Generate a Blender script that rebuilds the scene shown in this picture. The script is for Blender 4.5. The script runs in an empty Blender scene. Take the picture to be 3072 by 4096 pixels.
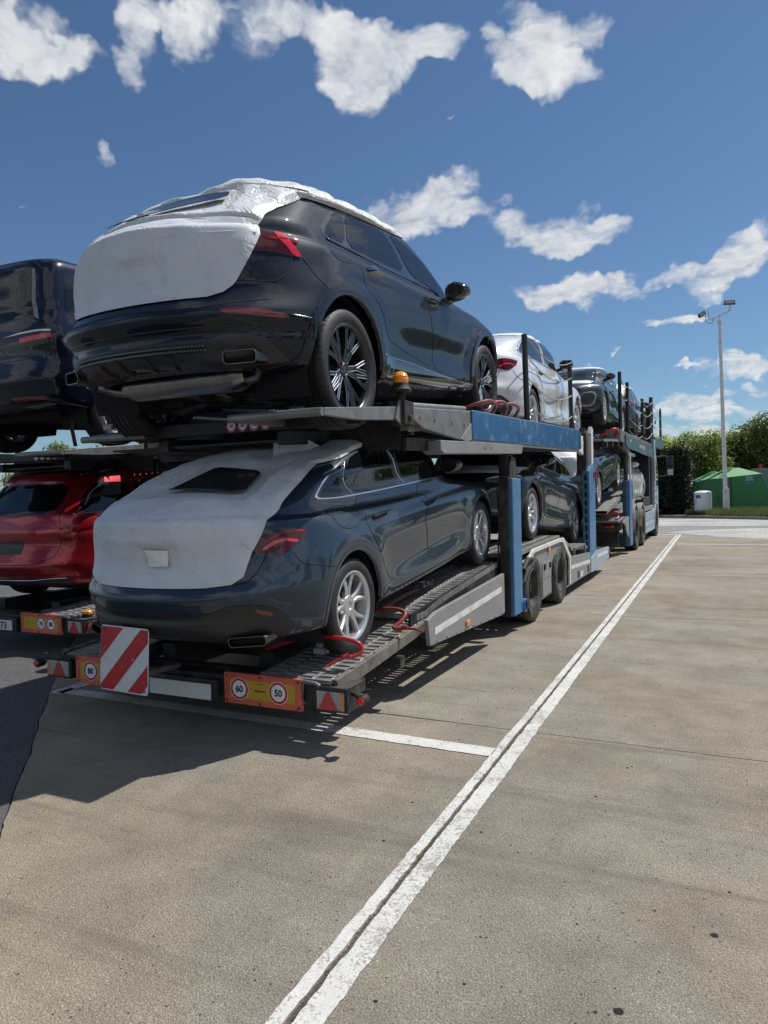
import bpy, bmesh, math, random
import numpy as np
from mathutils import Vector, Matrix, noise
from mathutils.geometry import delaunay_2d_cdt
random.seed(7)
SC = bpy.context.scene
COL = SC.collection

# ================================================================ camera, light, exposure
cam = bpy.data.cameras.new('camera'); cam.sensor_fit = 'HORIZONTAL'; cam.sensor_width = 36.0
cam.lens = 36.0*2833.0/3072.0; cam.clip_start = .05; cam.clip_end = 3000
camo = bpy.data.objects.new('camera', cam); COL.objects.link(camo)
_p, _r, _y = math.radians(-1.335), math.radians(-1.383), math.radians(25.171) + .010
_fw = Vector((-math.sin(_y)*math.cos(_p), math.cos(_y)*math.cos(_p), math.sin(_p)))
_r0 = Vector((math.cos(_y), math.sin(_y), 0)); _u0 = _r0.cross(_fw)
_rt = _r0*math.cos(_r) + _u0*math.sin(_r); _up = _u0*math.cos(_r) - _r0*math.sin(_r)
camo.matrix_world = Matrix(((_rt.x, _up.x, -_fw.x, 0), (_rt.y, _up.y, -_fw.y, 0), (_rt.z, _up.z, -_fw.z, 1.528), (0, 0, 0, 1)))
SC.camera = camo
SC.view_settings.view_transform = 'Standard'; SC.view_settings.look = 'None'
SC.view_settings.gamma = 1; SC.view_settings.exposure = 0.16; SC.view_settings.use_curve_mapping = False
SC.cycles.max_bounces = 6; SC.cycles.diffuse_bounces = 3; SC.cycles.glossy_bounces = 4; SC.cycles.transparent_max_bounces = 8
SC.cycles.sample_clamp_indirect = 6

SUN_EL, SUN_AZ = math.radians(57.5), math.radians(41.6)      # azimuth clockwise from +Y
sun_dir = Vector((math.sin(SUN_AZ)*math.cos(SUN_EL), math.cos(SUN_AZ)*math.cos(SUN_EL), math.sin(SUN_EL)))
sl = bpy.data.lights.new('sun', 'SUN'); sl.energy = 4.7; sl.angle = math.radians(.53); sl.color = (1, .965, .90)
so = bpy.data.objects.new('sun', sl); COL.objects.link(so)
so.rotation_euler = (-sun_dir).to_track_quat('-Z', 'Y').to_euler(); so.location = (20, 20, 40)

world = bpy.data.worlds.new('World'); SC.world = world; world.use_nodes = True
world.cycles.sampling_method = 'MANUAL'; world.cycles.sample_map_resolution = 512
WN = world.node_tree; WN.nodes.clear()

class NT:
    """tiny node-building helper"""
    def __init__(s, tree): s.t = tree
    def n(s, typ, **kw):
        nd = s.t.nodes.new(typ)
        for k, v in kw.items():
            if k.startswith('i_'):
                nd.inputs[int(k[2:])].default_value = v
            else: setattr(nd, k, v)
        return nd
    def l(s, a, b): s.t.links.new(a, b)
    def math(s, op, a, b=None, c=None, clamp=False):
        nd = s.t.nodes.new('ShaderNodeMath'); nd.operation = op; nd.use_clamp = clamp
        for i, v in enumerate((a, b, c)):
            if v is None: continue
            if isinstance(v, (int, float)): nd.inputs[i].default_value = v
            else: s.l(v, nd.inputs[i])
        return nd.outputs[0]
    def vmath(s, op, a, b=None):
        nd = s.t.nodes.new('ShaderNodeVectorMath'); nd.operation = op
        for i, v in enumerate((a, b)):
            if v is None: continue
            if isinstance(v, tuple): nd.inputs[i].default_value = v
            elif isinstance(v, (int, float)) and op == 'SCALE': nd.inputs[3].default_value = v
            elif op == 'SCALE' and i == 1: s.l(v, nd.inputs[3])
            else: s.l(v, nd.inputs[i])
        return nd
    def mix(s, fac, a, b, blend='MIX'):
        nd = s.t.nodes.new('ShaderNodeMix'); nd.data_type = 'RGBA'; nd.blend_type = blend
        for i, v in ((0, fac), (6, a), (7, b)):
            if isinstance(v, (int, float)): nd.inputs[i].default_value = v
            elif isinstance(v, tuple): nd.inputs[i].default_value = (*v[:3], 1)
            else: s.l(v, nd.inputs[i])
        return nd.outputs[2]
    def ramp(s, fac, stops, interp='LINEAR'):
        nd = s.t.nodes.new('ShaderNodeValToRGB'); nd.color_ramp.interpolation = interp
        el = nd.color_ramp.elements
        while len(el) < len(stops): el.new(.5)
        for e, (p, c) in zip(el, stops):
            e.position = p; e.color = (*c, 1) if isinstance(c, tuple) else (c, c, c, 1)
        s.l(fac, nd.inputs[0]); return nd.outputs[0]
    def smooth(s, v, a, b):
        nd = s.t.nodes.new('ShaderNodeMapRange'); nd.interpolation_type = 'SMOOTHSTEP'
        s.l(v, nd.inputs[0]); nd.inputs[1].default_value = a; nd.inputs[2].default_value = b
        return nd.outputs[0]
    def noise(s, vec, scale, detail=4, rough=.55, dist=0.0):
        nd = s.t.nodes.new('ShaderNodeTexNoise'); nd.inputs['Scale'].default_value = scale
        nd.inputs['Detail'].default_value = detail; nd.inputs['Roughness'].default_value = rough
        nd.inputs['Distortion'].default_value = dist
        if vec is not None: s.l(vec, nd.inputs['Vector'])
        return nd.outputs['Fac']

# clouds: (direction, half width, half height in radians, weight) - cumulus lobes hanging in the sky
CLOUDS = [
 ((-0.6704, 0.5366, 0.5124), (10.814, 10.744, 2.896), (12.693, -8.727, 25.744), 1),
 ((-0.6596, 0.5623, 0.4988), (15.669, 15.092, 3.707), (19.494, -14.295, 41.894), 1),
 ((-0.6871, 0.5318, 0.495), (16.611, 17.162, 4.618), (17.095, -11.298, 35.864), 1),
 ((-0.6789, 0.516, 0.5224), (17.111, 17.418, 5.032), (18.916, -12.327, 36.758), 1),
 ((-0.6356, 0.5853, 0.5034), (35.213, 31.992, 7.261), (30.549, -24.326, 66.857), 0.8),
 ((-0.5926, 0.6057, 0.5311), (45.894, 37.945, 7.933), (12.572, -11.216, 26.82), 0.8),
 ((-0.6117, 0.6147, 0.4979), (55.579, 47.582, 9.538), (16.438, -14.327, 37.88), 0.85),
 ((-0.573, 0.6142, 0.5427), (23.242, 18.44, 3.672), (18.331, -17.206, 38.825), 0.8),
 ((-0.5564, 0.6432, 0.5261), (27.536, 20.912, 3.556), (14.869, -15.047, 34.12), 0.9),
 ((-0.527, 0.6604, 0.5349), (27.894, 19.887, 2.93), (14.527, -15.982, 34.046), 0.9),
 ((-0.5053, 0.6669, 0.5476), (40.469, 27.63, 3.694), (16.277, -18.907, 38.044), 0.7),
 ((-0.5457, 0.6323, 0.55), (23.48, 17.558, 3.111), (26.816, -27.295, 57.981), 0.8),
 ((-0.4608, 0.6944, 0.5526), (23.207, 14.387, 1.272), (15.122, -20.084, 37.847), 0.95),
 ((-0.4172, 0.7244, 0.5488), (17.122, 9.608, 0.334), (12.664, -19.352, 35.169), 1.05),
 ((-0.3897, 0.7517, 0.5321), (17.102, 8.922, -0.077), (8.877, -15.007, 27.701), 1.05),
 ((-0.3879, 0.7702, 0.5063), (15.064, 7.699, -0.173), (8.703, -15.08, 29.611), 1.05),
 ((-0.3325, 0.7835, 0.5249), (21.212, 9.606, -0.901), (8.146, -16.71, 30.104), 1.0),
 ((-0.297, 0.7976, 0.525), (31.502, 13.051, -2.008), (10.14, -23.577, 41.558), 0.8),
 ((-0.4137, 0.7647, 0.494), (29.272, 15.794, 0.067), (12.75, -20.55, 42.491), 0.95),
 ((-0.3869, 0.7854, 0.4832), (33.636, 16.909, -0.554), (15.601, -27.508, 57.199), 0.8),
 ((-0.4808, 0.6946, 0.5351), (40.314, 25.915, 2.587), (22.018, -27.965, 56.08), 0.6),
 ((-0.1836, 0.8281, 0.5296), (24.959, 7.586, -3.206), (5.713, -21.528, 35.641), 1.0),
 ((-0.198, 0.8408, 0.5038), (16.682, 5.124, -1.996), (4.56, -16.188, 28.808), 1.05),
 ((-0.1664, 0.856, 0.4895), (20.094, 5.463, -2.721), (4.523, -19.019, 34.794), 1.05),
 ((-0.1439, 0.8382, 0.526), (39.62, 10.547, -5.97), (4.253, -20.13, 33.243), 0.75),
 ((-0.2418, 0.8164, 0.5245), (55.695, 19.916, -5.325), (10.591, -30.559, 52.445), 0.8),
 ((-0.2114, 0.8118, 0.5443), (35.718, 11.999, -4.023), (13.625, -44.434, 71.557), 0.6),
 ((-0.2218, 0.8455, 0.4858), (28.121, 9.097, -2.992), (11.324, -36.278, 68.316), 0.8),
 ((-0.393, 0.8441, 0.3646), (14.844, 7.091, -0.417), (7.118, -12.832, 37.377), 1.0),
 ((-0.3299, 0.8652, 0.3775), (19.82, 8.028, -1.077), (6.101, -13.372, 35.978), 1.0),
 ((-0.296, 0.8841, 0.3615), (29.314, 10.627, -1.987), (7.346, -18.074, 50.217), 0.95),
 ((-0.3043, 0.8656, 0.3976), (37.31, 14.236, -2.435), (10.72, -25.543, 63.807), 0.8),
 ((-0.3626, 0.864, 0.3494), (27.004, 11.786, -1.121), (11.394, -22.55, 67.588), 0.9),
 ((-0.2476, 0.9065, 0.3421), (30.026, 9.158, -2.538), (5.531, -16.263, 47.096), 1.0),
 ((-0.1775, 0.9252, 0.3353), (16.396, 3.791, -1.781), (3.307, -13.227, 38.249), 1.05),
 ((-0.1381, 0.9295, 0.3421), (38.887, 7.558, -4.836), (6.196, -30.856, 86.333), 0.7),
 ((-0.26, 0.8923, 0.3691), (80.092, 26.067, -6.595), (14.516, -40.734, 108.683), 0.6),
 ((-0.1982, 0.9246, 0.3253), (24.713, 6.163, -2.462), (5.571, -20.125, 60.589), 0.9),
 ((-0.1981, 0.946, 0.2565), (15.372, 3.581, -1.334), (3.606, -12.6, 49.25), 1.05),
 ((-0.1346, 0.9545, 0.2661), (17.035, 2.909, -1.82), (3.233, -15.747, 58.123), 1.0),
 ((-0.1683, 0.9475, 0.2718), (18.706, 3.85, -1.841), (4.598, -18.708, 68.077), 0.9),
 ((-0.2219, 0.9425, 0.2499), (31.882, 8.175, -2.523), (5.231, -16.433, 66.613), 0.9),
 ((-0.0002, 0.9656, 0.2599), (20.202, 0.797, -2.945), (0.594, -12.636, 46.947), 1.05),
 ((0.0299, 0.9582, 0.2844), (30.609, 0.559, -5.105), (0.11, -13.493, 45.454), 1.0),
 ((-0.0546, 0.9599, 0.2749), (34.152, 3.253, -4.572), (2.68, -24.726, 86.879), 0.9),
 ((0.0469, 0.962, 0.269), (51.45, -0.123, -8.541), (-0.137, -14.346, 51.332), 0.9),
 ((0.0149, 0.9686, 0.2483), (34.775, 0.765, -5.065), (0.644, -20.548, 80.119), 0.8),
 ((0.0468, 0.9532, 0.2988), (51.726, 0.372, -9.296), (-0.233, -17.35, 55.382), 0.8),
 ((-0.0508, 0.9741, 0.2202), (29.638, 2.318, -3.413), (3.305, -28.823, 128.27), 1.0),
 ((-0.0321, 0.9747, 0.2213), (41.442, 2.498, -4.997), (3.599, -39.053, 172.526), 0.8),
 ((0.0191, 0.9885, 0.1502), (19.175, -0.076, -1.946), (0.596, -10.809, 71.075), 1.0),
 ((0.0469, 0.987, 0.1539), (39.445, -1.204, -4.306), (0.239, -12.395, 79.418), 1.0),
 ((-0.0388, 0.9877, 0.1512), (54.479, 2.899, -4.941), (4.873, -38.617, 253.507), 0.9),
 ((0.0418, 0.9915, 0.1228), (51.812, -1.593, -4.774), (0.593, -13.95, 112.416), 1.0),
 ((-0.0233, 0.9929, 0.117), (22.043, 0.721, -1.737), (1.556, -11.917, 101.446), 0.95),
 ((-0.0452, 0.9935, 0.104), (17.992, 0.95, -1.263), (1.93, -11.157, 107.398), 0.9),
 ((0.003, 0.9957, 0.093), (16.922, 0.062, -1.211), (1.165, -9.564, 102.317), 0.9),
 ((-0.0622, 0.9948, 0.0802), (22.757, 1.53, -1.332), (1.986, -8.445, 106.253), 0.8),
 ((-0.0185, 0.9972, 0.0729), (15.059, 0.346, -0.9), (1.725, -9.198, 126.23), 0.8),
 ((-0.6655, 0.6268, 0.4053), (88.203, 84.149, 14.684), (18.889, -15.021, 54.248), 0.6),
 ((-0.1143, 0.9749, 0.191), (153.95, 20.768, -13.861), (9.54, -47.503, 248.191), 0.8),
 ((-0.1453, 0.9761, 0.1618), (149.729, 24.155, -11.248), (14.86, -58.439, 365.882), 0.6),
 ((-0.7415, 0.5782, 0.3404), (97.432, 113.123, 20.077), (101.056, -63.69, 328.364), 0.4),
 ((-0.2953, 0.8438, 0.4481), (121.216, 46.868, -8.381), (60.294, -146.423, 315.462), 0.4)]
def build_sky():
    T = NT(WN)
    sky = T.n('ShaderNodeTexSky'); sky.sky_type = 'NISHITA'; sky.sun_disc = False
    sky.sun_elevation = SUN_EL; sky.sun_rotation = SUN_AZ
    sky.altitude = 200; sky.air_density = 1.0; sky.dust_density = .4; sky.ozone_density = 1.6
    tc = T.n('ShaderNodeTexCoord'); d = tc.outputs['Generated']
    sep = T.n('ShaderNodeSeparateXYZ'); T.l(d, sep.inputs[0])
    inv = T.math('DIVIDE', 1.0, T.math('ADD', T.math('MAXIMUM', sep.outputs[2], 0.0), .22))
    p = T.vmath('SCALE', d, inv).outputs[0]
    w1 = T.n('ShaderNodeTexNoise'); w1.inputs['Scale'].default_value = 9.0; w1.inputs['Detail'].default_value = 4; w1.inputs['Roughness'].default_value = .62; T.l(d, w1.inputs['Vector'])
    dw = T.vmath('ADD', d, T.vmath('SCALE', T.vmath('SUBTRACT', w1.outputs['Color'], (.5, .5, .5)).outputs[0], .125).outputs[0]).outputs[0]
    acc = None
    for (c, a, b, w) in CLOUDS:
        x = T.vmath('DOT_PRODUCT', dw, a).outputs['Value']; y = T.vmath('DOT_PRODUCT', dw, b).outputs['Value']
        r2 = T.math('MULTIPLY_ADD', x, x, T.math('MULTIPLY', y, y))
        # lobe falls off with distance; only on its own side of the sky
        g = T.math('SUBTRACT', 1.0, T.math('MULTIPLY', r2, .80))
        f = T.vmath('DOT_PRODUCT', d, c).outputs['Value']
        g = T.math('MULTIPLY', g, T.math('GREATER_THAN', f, 0.0))
        g = T.math('MULTIPLY', T.math('MAXIMUM', g, 0.0), w)
        acc = g if acc is None else T.math('ADD', acc, g)
    acc = T.math('MULTIPLY', T.math('MINIMUM', acc, 1.25), .86)
    # the rest of the sky carries the same kind of scattered clouds
    fc = T.vmath('DOT_PRODUCT', d, tuple(_fw)).outputs['Value']
    away = T.smooth(fc, .70, .50)
    big = T.noise(p, 1.15, 2, .5)
    other = T.math('MULTIPLY', T.smooth(big, .46, .62), away)
    acc = T.math('MAXIMUM', acc, other)
    wv = T.n('ShaderNodeTexNoise'); wv.inputs['Scale'].default_value = 7.0; wv.inputs['Detail'].default_value = 3
    T.l(p, wv.inputs['Vector'])
    off = T.vmath('SCALE', T.vmath('SUBTRACT', wv.outputs['Color'], (.5, .5, .5)).outputs[0], .16).outputs[0]
    pw = T.vmath('ADD', p, off).outputs[0]
    n1 = T.math('ADD', T.math('MULTIPLY', T.noise(pw, 5.5, 10, .62), .72), T.math('MULTIPLY', T.noise(pw, 17.0, 5, .6), .28))
    dens = T.math('ADD', acc, T.math('MULTIPLY', T.math('SUBTRACT', n1, .5), 2.4))
    cov = T.math('MULTIPLY', T.smooth(dens, -.02, 1.12), T.smooth(acc, .0, .38))
    cov = T.math('MULTIPLY', cov, .94)
    # puffs: thicker parts slightly greyer, edges and bumps bright
    up = T.vmath('ADD', pw, (.02, .02, -.05)).outputs[0]
    n2 = T.math('ADD', T.math('MULTIPLY', T.noise(up, 5.5, 8, .62), .72), T.math('MULTIPLY', T.noise(up, 17.0, 5, .6), .28))
    relief = T.math('SUBTRACT', n1, n2)
    shade = T.math('ADD', T.math('MULTIPLY', relief, 3.0), T.math('MULTIPLY', T.smooth(dens, .6, 1.6), -.16))
    cc = T.ramp(T.math('ADD', shade, .62, clamp=True), [(0, (.46, .51, .58)), (.45, (.72, .76, .81)), (1, (1, 1, 1))])
    b1 = T.n('ShaderNodeBackground'); T.l(T.mix(1.0, sky.outputs[0], (.80, 1.0, 1.16), 'MULTIPLY'), b1.inputs[0]); b1.inputs[1].default_value = .066
    b2 = T.n('ShaderNodeBackground'); T.l(cc, b2.inputs[0]); b2.inputs[1].default_value = .80
    ms = T.n('ShaderNodeMixShader'); T.l(cov, ms.inputs[0]); T.l(b1.outputs[0], ms.inputs[1]); T.l(b2.outputs[0], ms.inputs[2])
    o = T.n('ShaderNodeOutputWorld'); T.l(ms.outputs[0], o.inputs[0])
build_sky()

# ---------------------------------------------------------------- smooth car bodies
def pchip(xs, ys, xq):
    xs = np.asarray(xs, float); ys = np.asarray(ys, float); xq = np.asarray(xq, float)
    h = np.diff(xs); d = np.diff(ys) / h; m = np.zeros(len(xs)); m[0] = d[0]; m[-1] = d[-1]
    for i in range(1, len(xs) - 1):
        if d[i-1] * d[i] > 0:
            w1 = 2*h[i] + h[i-1]; w2 = h[i] + 2*h[i-1]
            m[i] = (w1 + w2) / (w1 / d[i-1] + w2 / d[i])
    k = np.clip(np.searchsorted(xs, xq) - 1, 0, len(xs) - 2)
    t = (xq - xs[k]) / h[k]; H = h[k]
    return ((1+2*t)*(1-t)**2)*ys[k] + t*(1-t)**2*H*m[k] + t*t*(3-2*t)*ys[k+1] + t*t*(t-1)*H*m[k+1]

NA, NS, NF, PER = 44, 62, 40, 8
NH = NA + NS + NF

def arc_pts(w, a, n, N):
    th = np.linspace(0, np.pi/2, 600)
    x = w*np.sin(th)**(2/n); y = a*(1 - np.cos(th)**(2/n))
    s = np.concatenate([[0], np.cumsum(np.hypot(np.diff(x), np.diff(y)))])
    q = np.linspace(0, s[-1], N)
    return np.interp(q, s, x), np.interp(q, s, y)

def loft(spec):
    """rows = levels from the sill up to the roof, columns = plan loop front centre > left > rear > right > front"""
    L = np.array(spec['levels'], float)
    nl = len(L); vq = np.linspace(0, nl-1, (nl-1)*PER + 1)
    P = [pchip(np.arange(nl), L[:, i], vq) for i in range(L.shape[1])]
    yr, zr, yf, zf, w, zm, ar, nr, af, nf = P
    G = np.zeros((len(vq), 2*NH + 1, 3))
    for i in range(len(vq)):
        W = max(w[i], .004); span = yf[i] - yr[i]
        A = min(ar[i], span*.46); F = min(af[i], span*.46)
        xr, yy = arc_pts(W, A, nr[i], NA + 1)
        xf, yg = arc_pts(W, F, nf[i], NF + 1)
        ys = np.linspace(yr[i] + A, yf[i] - F, NS + 1)[1:-1]
        x = np.concatenate([xr, np.full(NS - 1, W), xf[::-1]])
        y = np.concatenate([yr[i] + yy, ys, (yf[i] - yg)[::-1]])
        t = (y - yr[i]) / span
        z = zr[i]*(1-t)**2 + (2*zm[i] - .5*(zr[i]+zf[i]))*2*t*(1-t) + zf[i]*t*t
        G[i, NH:] = np.stack([x, y, z], 1)
        G[i, :NH+1] = np.stack([-x, y, z], 1)[::-1]
    if 'deform' in spec: G = spec['deform'](G)
    # normals
    du = np.zeros_like(G); du[:, 1:-1] = G[:, 2:] - G[:, :-2]; du[:, 0] = G[:, 1] - G[:, -2]; du[:, -1] = du[:, 0]
    dv = np.zeros_like(G); dv[1:-1] = G[2:] - G[:-2]; dv[0] = G[1] - G[0]; dv[-1] = G[-1] - G[-2]
    N = np.cross(du, dv); N /= np.maximum(np.linalg.norm(N, axis=2, keepdims=True), 1e-9)
    N[-1] = (0, 0, 1)
    return G, N

def bumpf(z, c, s): return np.exp(-((z - c)/s)**2)

def suv_deform(G):
    x, y, z = G[..., 0].copy(), G[..., 1].copy(), G[..., 2].copy()
    sx = np.sign(x); ax = np.abs(x)
    side = np.clip((ax - .6)/.3, 0, 1)
    d1 = np.hypot(y - 1.05, z - .42); d2 = np.hypot(y - 4.05, z - .42)
    ax = ax + side*(.022*np.exp(-((d1-.50)/.12)**2) + .022*np.exp(-((d2-.50)/.12)**2))
    mid = np.exp(-((y - 2.6)/.95)**4)
    ax = ax - side*mid*(.042*bumpf(z, .60, .15) - .012*bumpf(z, .40, .08))
    ax = ax - side*.012*bumpf(z, 1.0, .05)*np.clip((y-.8)/.5, 0, 1)
    up = np.clip((z - 1.12)/.5, 0, 1)
    ax = ax*(1 - up*.14*np.clip((1.7 - y)/1.4, 0, 1)**1.5)
    # tailgate hollow and bumper shelf
    rear = np.clip((.75 - y)/.5, 0, 1)
    y = y + rear*(.035*bumpf(z, .86, .09) - .03*bumpf(z, .70, .05) + .03*bumpf(z, .60, .035))
    return np.stack([sx*ax, y, z], -1)

def sedan_deform(G):
    x, y, z = G[..., 0].copy(), G[..., 1].copy(), G[..., 2].copy()
    sx = np.sign(x); ax = np.abs(x)
    side = np.clip((ax - .6)/.3, 0, 1)
    d1 = np.hypot(y - 1.06, z - .36); d2 = np.hypot(y - 3.95, z - .36)
    ax = ax + side*(.022*np.exp(-((d1-.44)/.11)**2) + .018*np.exp(-((d2-.44)/.11)**2))
    mid = np.exp(-((y - 2.5)/.95)**4)
    ax = ax - side*mid*(.035*bumpf(z, .50, .13) - .012*bumpf(z, .30, .07))
    ax = ax - side*.012*bumpf(z, .88, .035)*np.clip((y-.9)/.5, 0, 1)*np.clip((4.3-y)/.5, 0, 1)
    up = np.clip((z - 1.0)/.4, 0, 1)
    ax = ax*(1 - up*.10*np.clip((1.8 - y)/1.4, 0, 1)**1.5)
    rear = np.clip((.7 - y)/.5, 0, 1)
    y = y + rear*(.03*bumpf(z, .80, .10) - .025*bumpf(z, .63, .05) + .02*bumpf(z, .50, .03))
    return np.stack([sx*ax, y, z], -1)

#          yr    zr    yf    zf    w     zm    ar   nr   af   nf
SUV = dict(levels=[
        (.30, .40, 4.72, .27, .80, .25, .45, 2.3, .8, 2.4),
        (.10, .44, 4.88, .36, .93, .33, .70, 2.2, .80, 2.4),
        (.03, .55, 4.97, .50, .975, .50, .78, 2.2, .85, 2.5),
        (.00, .68, 4.99, .66, .985, .68, .78, 2.2, .85, 2.5),
        (.05, .84, 4.96, .80, .985, .86, .82, 2.15, .85, 2.5),
        (.10, 1.02, 4.88, .93, .97, 1.01, .84, 2.1, .85, 2.4),
        (.10, 1.195, 4.66, 1.02, .94, 1.095, .86, 2.0, .85, 2.3),
        (.14, 1.228, 3.95, 1.13, .895, 1.14, .82, 2.0, .75, 2.3),
        (.34, 1.325, 3.72, 1.28, .85, 1.28, .55, 2.4, .75, 2.4),
        (.56, 1.45, 3.36, 1.46, .80, 1.46, .50, 2.5, .7, 2.5),
        (.70, 1.55, 3.02, 1.59, .735, 1.59, .45, 2.5, .6, 2.5),
        (.95, 1.615, 2.75, 1.665, .58, 1.665, .40, 2.3, .4, 2.3),
        (1.6, 1.68, 2.35, 1.69, .01, 1.70, .1, 2.0, .1, 2.0)],
        deform=suv_deform, axles=((1.05, .395), (4.05, .395)), arch=.475)
SEDAN = dict(levels=[
        (.28, .30, 4.60, .20, .80, .19, .45, 2.3, .8, 2.3),
        (.08, .35, 4.76, .28, .89, .25, .70, 2.2, .75, 2.4),
        (.01, .46, 4.82, .42, .92, .38, .76, 2.2, .80, 2.4),
        (.00, .60, 4.83, .55, .93, .54, .76, 2.2, .80, 2.4),
        (.04, .76, 4.79, .67, .925, .70, .74, 2.2, .80, 2.4),
        (.06, .92, 4.70, .76, .91, .83, .80, 2.1, .80, 2.4),
        (.05, 1.06, 4.45, .85, .875, .915, .84, 2.0, .80, 2.4),
        (.09, 1.09, 3.86, .965, .835, .975, .80, 2.0, .75, 2.2),
        (.36, 1.165, 3.60, 1.09, .795, 1.10, .60, 2.4, .75, 2.4),
        (.72, 1.275, 3.42, 1.235, .78, 1.25, .55, 2.5, .7, 2.5),
        (1.10, 1.355, 3.05, 1.36, .72, 1.37, .55, 2.5, .6, 2.5),
        (1.60, 1.425, 2.72, 1.425, .57, 1.44, .40, 2.3, .4, 2.3),
        (2.00, 1.45, 2.35, 1.445, .01, 1.455, .1, 2.0, .1, 2.0)],
        deform=sedan_deform, axles=((1.06, .335), (3.95, .335)), arch=.395)

SUV_F = {
 'cover_side': [(30.7, 146.0), (31.0, 157.4), (32.4, 165.0), (33.4, 166.0), (35.9, 166.9), (39.4, 167.6), (43.0, 168.4), (49.9, 170.5), (60.4, 172.2), (61.8, 175.2), (67.4, 178.8), (75.3, 184.8)],
 'cover_roof': [(75.7, 185.2), (75.5, 199.3), (75.5, 212.8), (74.9, 234.9), (72.2, 247.0), (69.2, 253.0), (67.4, 256.8)],
 'taillight': [(50.4, 170.5), (56.0, 173.4), (56.0, 176.1), (48.0, 177.6), (44.5, 178.5), (40.8, 180.6), (41.1, 178.3), (41.5, 176.6), (41.9, 173.5), (41.9, 170.6), (41.9, 168.0), (44.4, 168.7)],
 'lightstrip': [(55.9, 175.7), (48.0, 177.6), (44.5, 178.5), (40.9, 180.5), (41.0, 178.5), (42.9, 177.6), (46.4, 175.5)],
 'gate_seam': [(40.9, 178.1), (38.7, 177.7), (35.6, 176.8), (33.8, 175.0), (33.8, 171.6), (34.3, 166.7)],
 'fender_seam': [(40.7, 180.7), (37.2, 182.7), (34.6, 184.9), (32.6, 187.4)],
 'bump_seam': [(28.5, 131.8), (27.5, 143.0), (25.8, 156.0), (25.5, 162.7), (26.8, 168.6), (28.3, 174.4)],
 'crease': [(25.3, 131.3), (24.6, 143.9), (24.1, 156.0), (24.8, 166.0), (24.2, 170.6), (22.9, 179.2), (21.4, 186.4)],
 'reflector': [(25.8, 166.4), (25.9, 168.9), (25.7, 173.6), (24.1, 179.4), (22.9, 178.8), (23.3, 175.2), (24.1, 170.6), (24.4, 167.8)],
 'clad': [(18.4, 123.6), (15.7, 133.6), (15.6, 145.8), (16.2, 157.7), (16.3, 163.8), (18.1, 165.3), (18.2, 169.1), (16.8, 173.5), (12.7, 176.1), (8.3, 179.3), (6.5, 184.8), (3.5, 175.8), (4.1, 161.7), (4.0, 155.0)],
 'tip': [(12.9, 166.2), (13.0, 172.0), (12.0, 173.7), (9.2, 174.9), (8.3, 171.6), (8.4, 167.5), (10.6, 166.4)],
 'lowerline': [(22.6, 128.6), (21.1, 142.1), (20.8, 154.7), (20.9, 166.1), (20.6, 170.4), (19.2, 174.1), (15.9, 177.1), (11.7, 179.2), (7.2, 184.3)],
 'quarter_glass': [(62.4, 194.9), (67.3, 196.0), (74.4, 199.3), (75.5, 204.1), (62.2, 203.0)],
 'rear_glass': [(75.4, 205.3), (76.2, 218.6), (76.0, 232.6), (70.8, 233.2), (61.9, 231.2), (61.4, 220.1), (61.7, 210.8), (62.0, 203.8)],
 'front_glass': [(76.1, 238.1), (75.3, 245.6), (73.5, 249.6), (69.9, 254.4), (66.3, 255.6), (61.0, 256.4), (55.5, 251.1), (60.2, 245.5), (61.3, 235.1), (69.2, 236.1)],
 'rear_door': [(61.0, 205.0), (47.3, 198.0), (36.1, 198.7), (33.6, 201.8), (28.4, 204.8), (22.1, 206.9), (21.0, 209.0), (18.1, 216.1), (14.6, 223.4), (23.6, 224.1), (33.0, 221.3), (42.9, 221.9), (60.5, 236.1), (60.6, 219.3)],
 'front_door': [(60.5, 236.8), (43.3, 222.5), (33.2, 221.7), (23.7, 224.5), (14.4, 223.7), (12.7, 232.7), (11.7, 242.5), (22.4, 241.9), (36.9, 243.7), (48.2, 249.2), (51.1, 243.3), (59.4, 245.6)],
 'flap': [(59.5, 193.7), (46.8, 189.6), (43.7, 190.7), (43.3, 192.7), (44.3, 195.3), (57.6, 201.2), (60.3, 201.9)],
 'handle': [(45.9, 199.7), (56.5, 209.9), (56.2, 212.1), (43.4, 204.7), (41.8, 202.3), (42.1, 199.9)],
 'handle2': [(43.8, 223.0), (44.5, 226.2), (43.5, 227.6), (40.6, 227.6), (39.0, 224.3), (39.8, 222.7)],
 'sill': [(16.2, 203.4), (15.6, 212.6), (13.4, 223.2), (10.1, 245.7), (1.7, 258.4), (8.1, 225.7), (9.1, 212.9), (9.1, 204.0)],
 'mirror': [(49.7, 237.1), (49.0, 239.5)],
 'sensor': [(18.6, 183.5)],
 'headlamp': [(35.3, 278.4), (37.9, 275.4), (39.6, 270.6), (39.5, 265.9), (37.1, 264.9), (35.3, 267.5), (33.9, 272.4), (33.2, 277.1)],
 'grille': [(37.3, 291.5), (37.2, 283.9), (34.2, 279.6), (27.8, 278.5), (19.5, 280.2), (16.5, 283.9), (16.5, 291.5)],
 'intake': [(27.2, 276.8), (29.8, 270.4), (25.4, 269.0), (17.6, 271.0), (16.6, 276.1), (20.5, 277.1)],
 'intake_rim': [(28.4, 277.7), (31.5, 269.7), (26.4, 267.3), (16.1, 269.9), (14.5, 276.9)],
 'windshield': [(59.0, 291.4), (59.1, 281.3), (61.5, 272.0), (63.4, 270.2), (78.8, 271.4), (79.6, 281.1), (79.7, 291.3)]}
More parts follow.
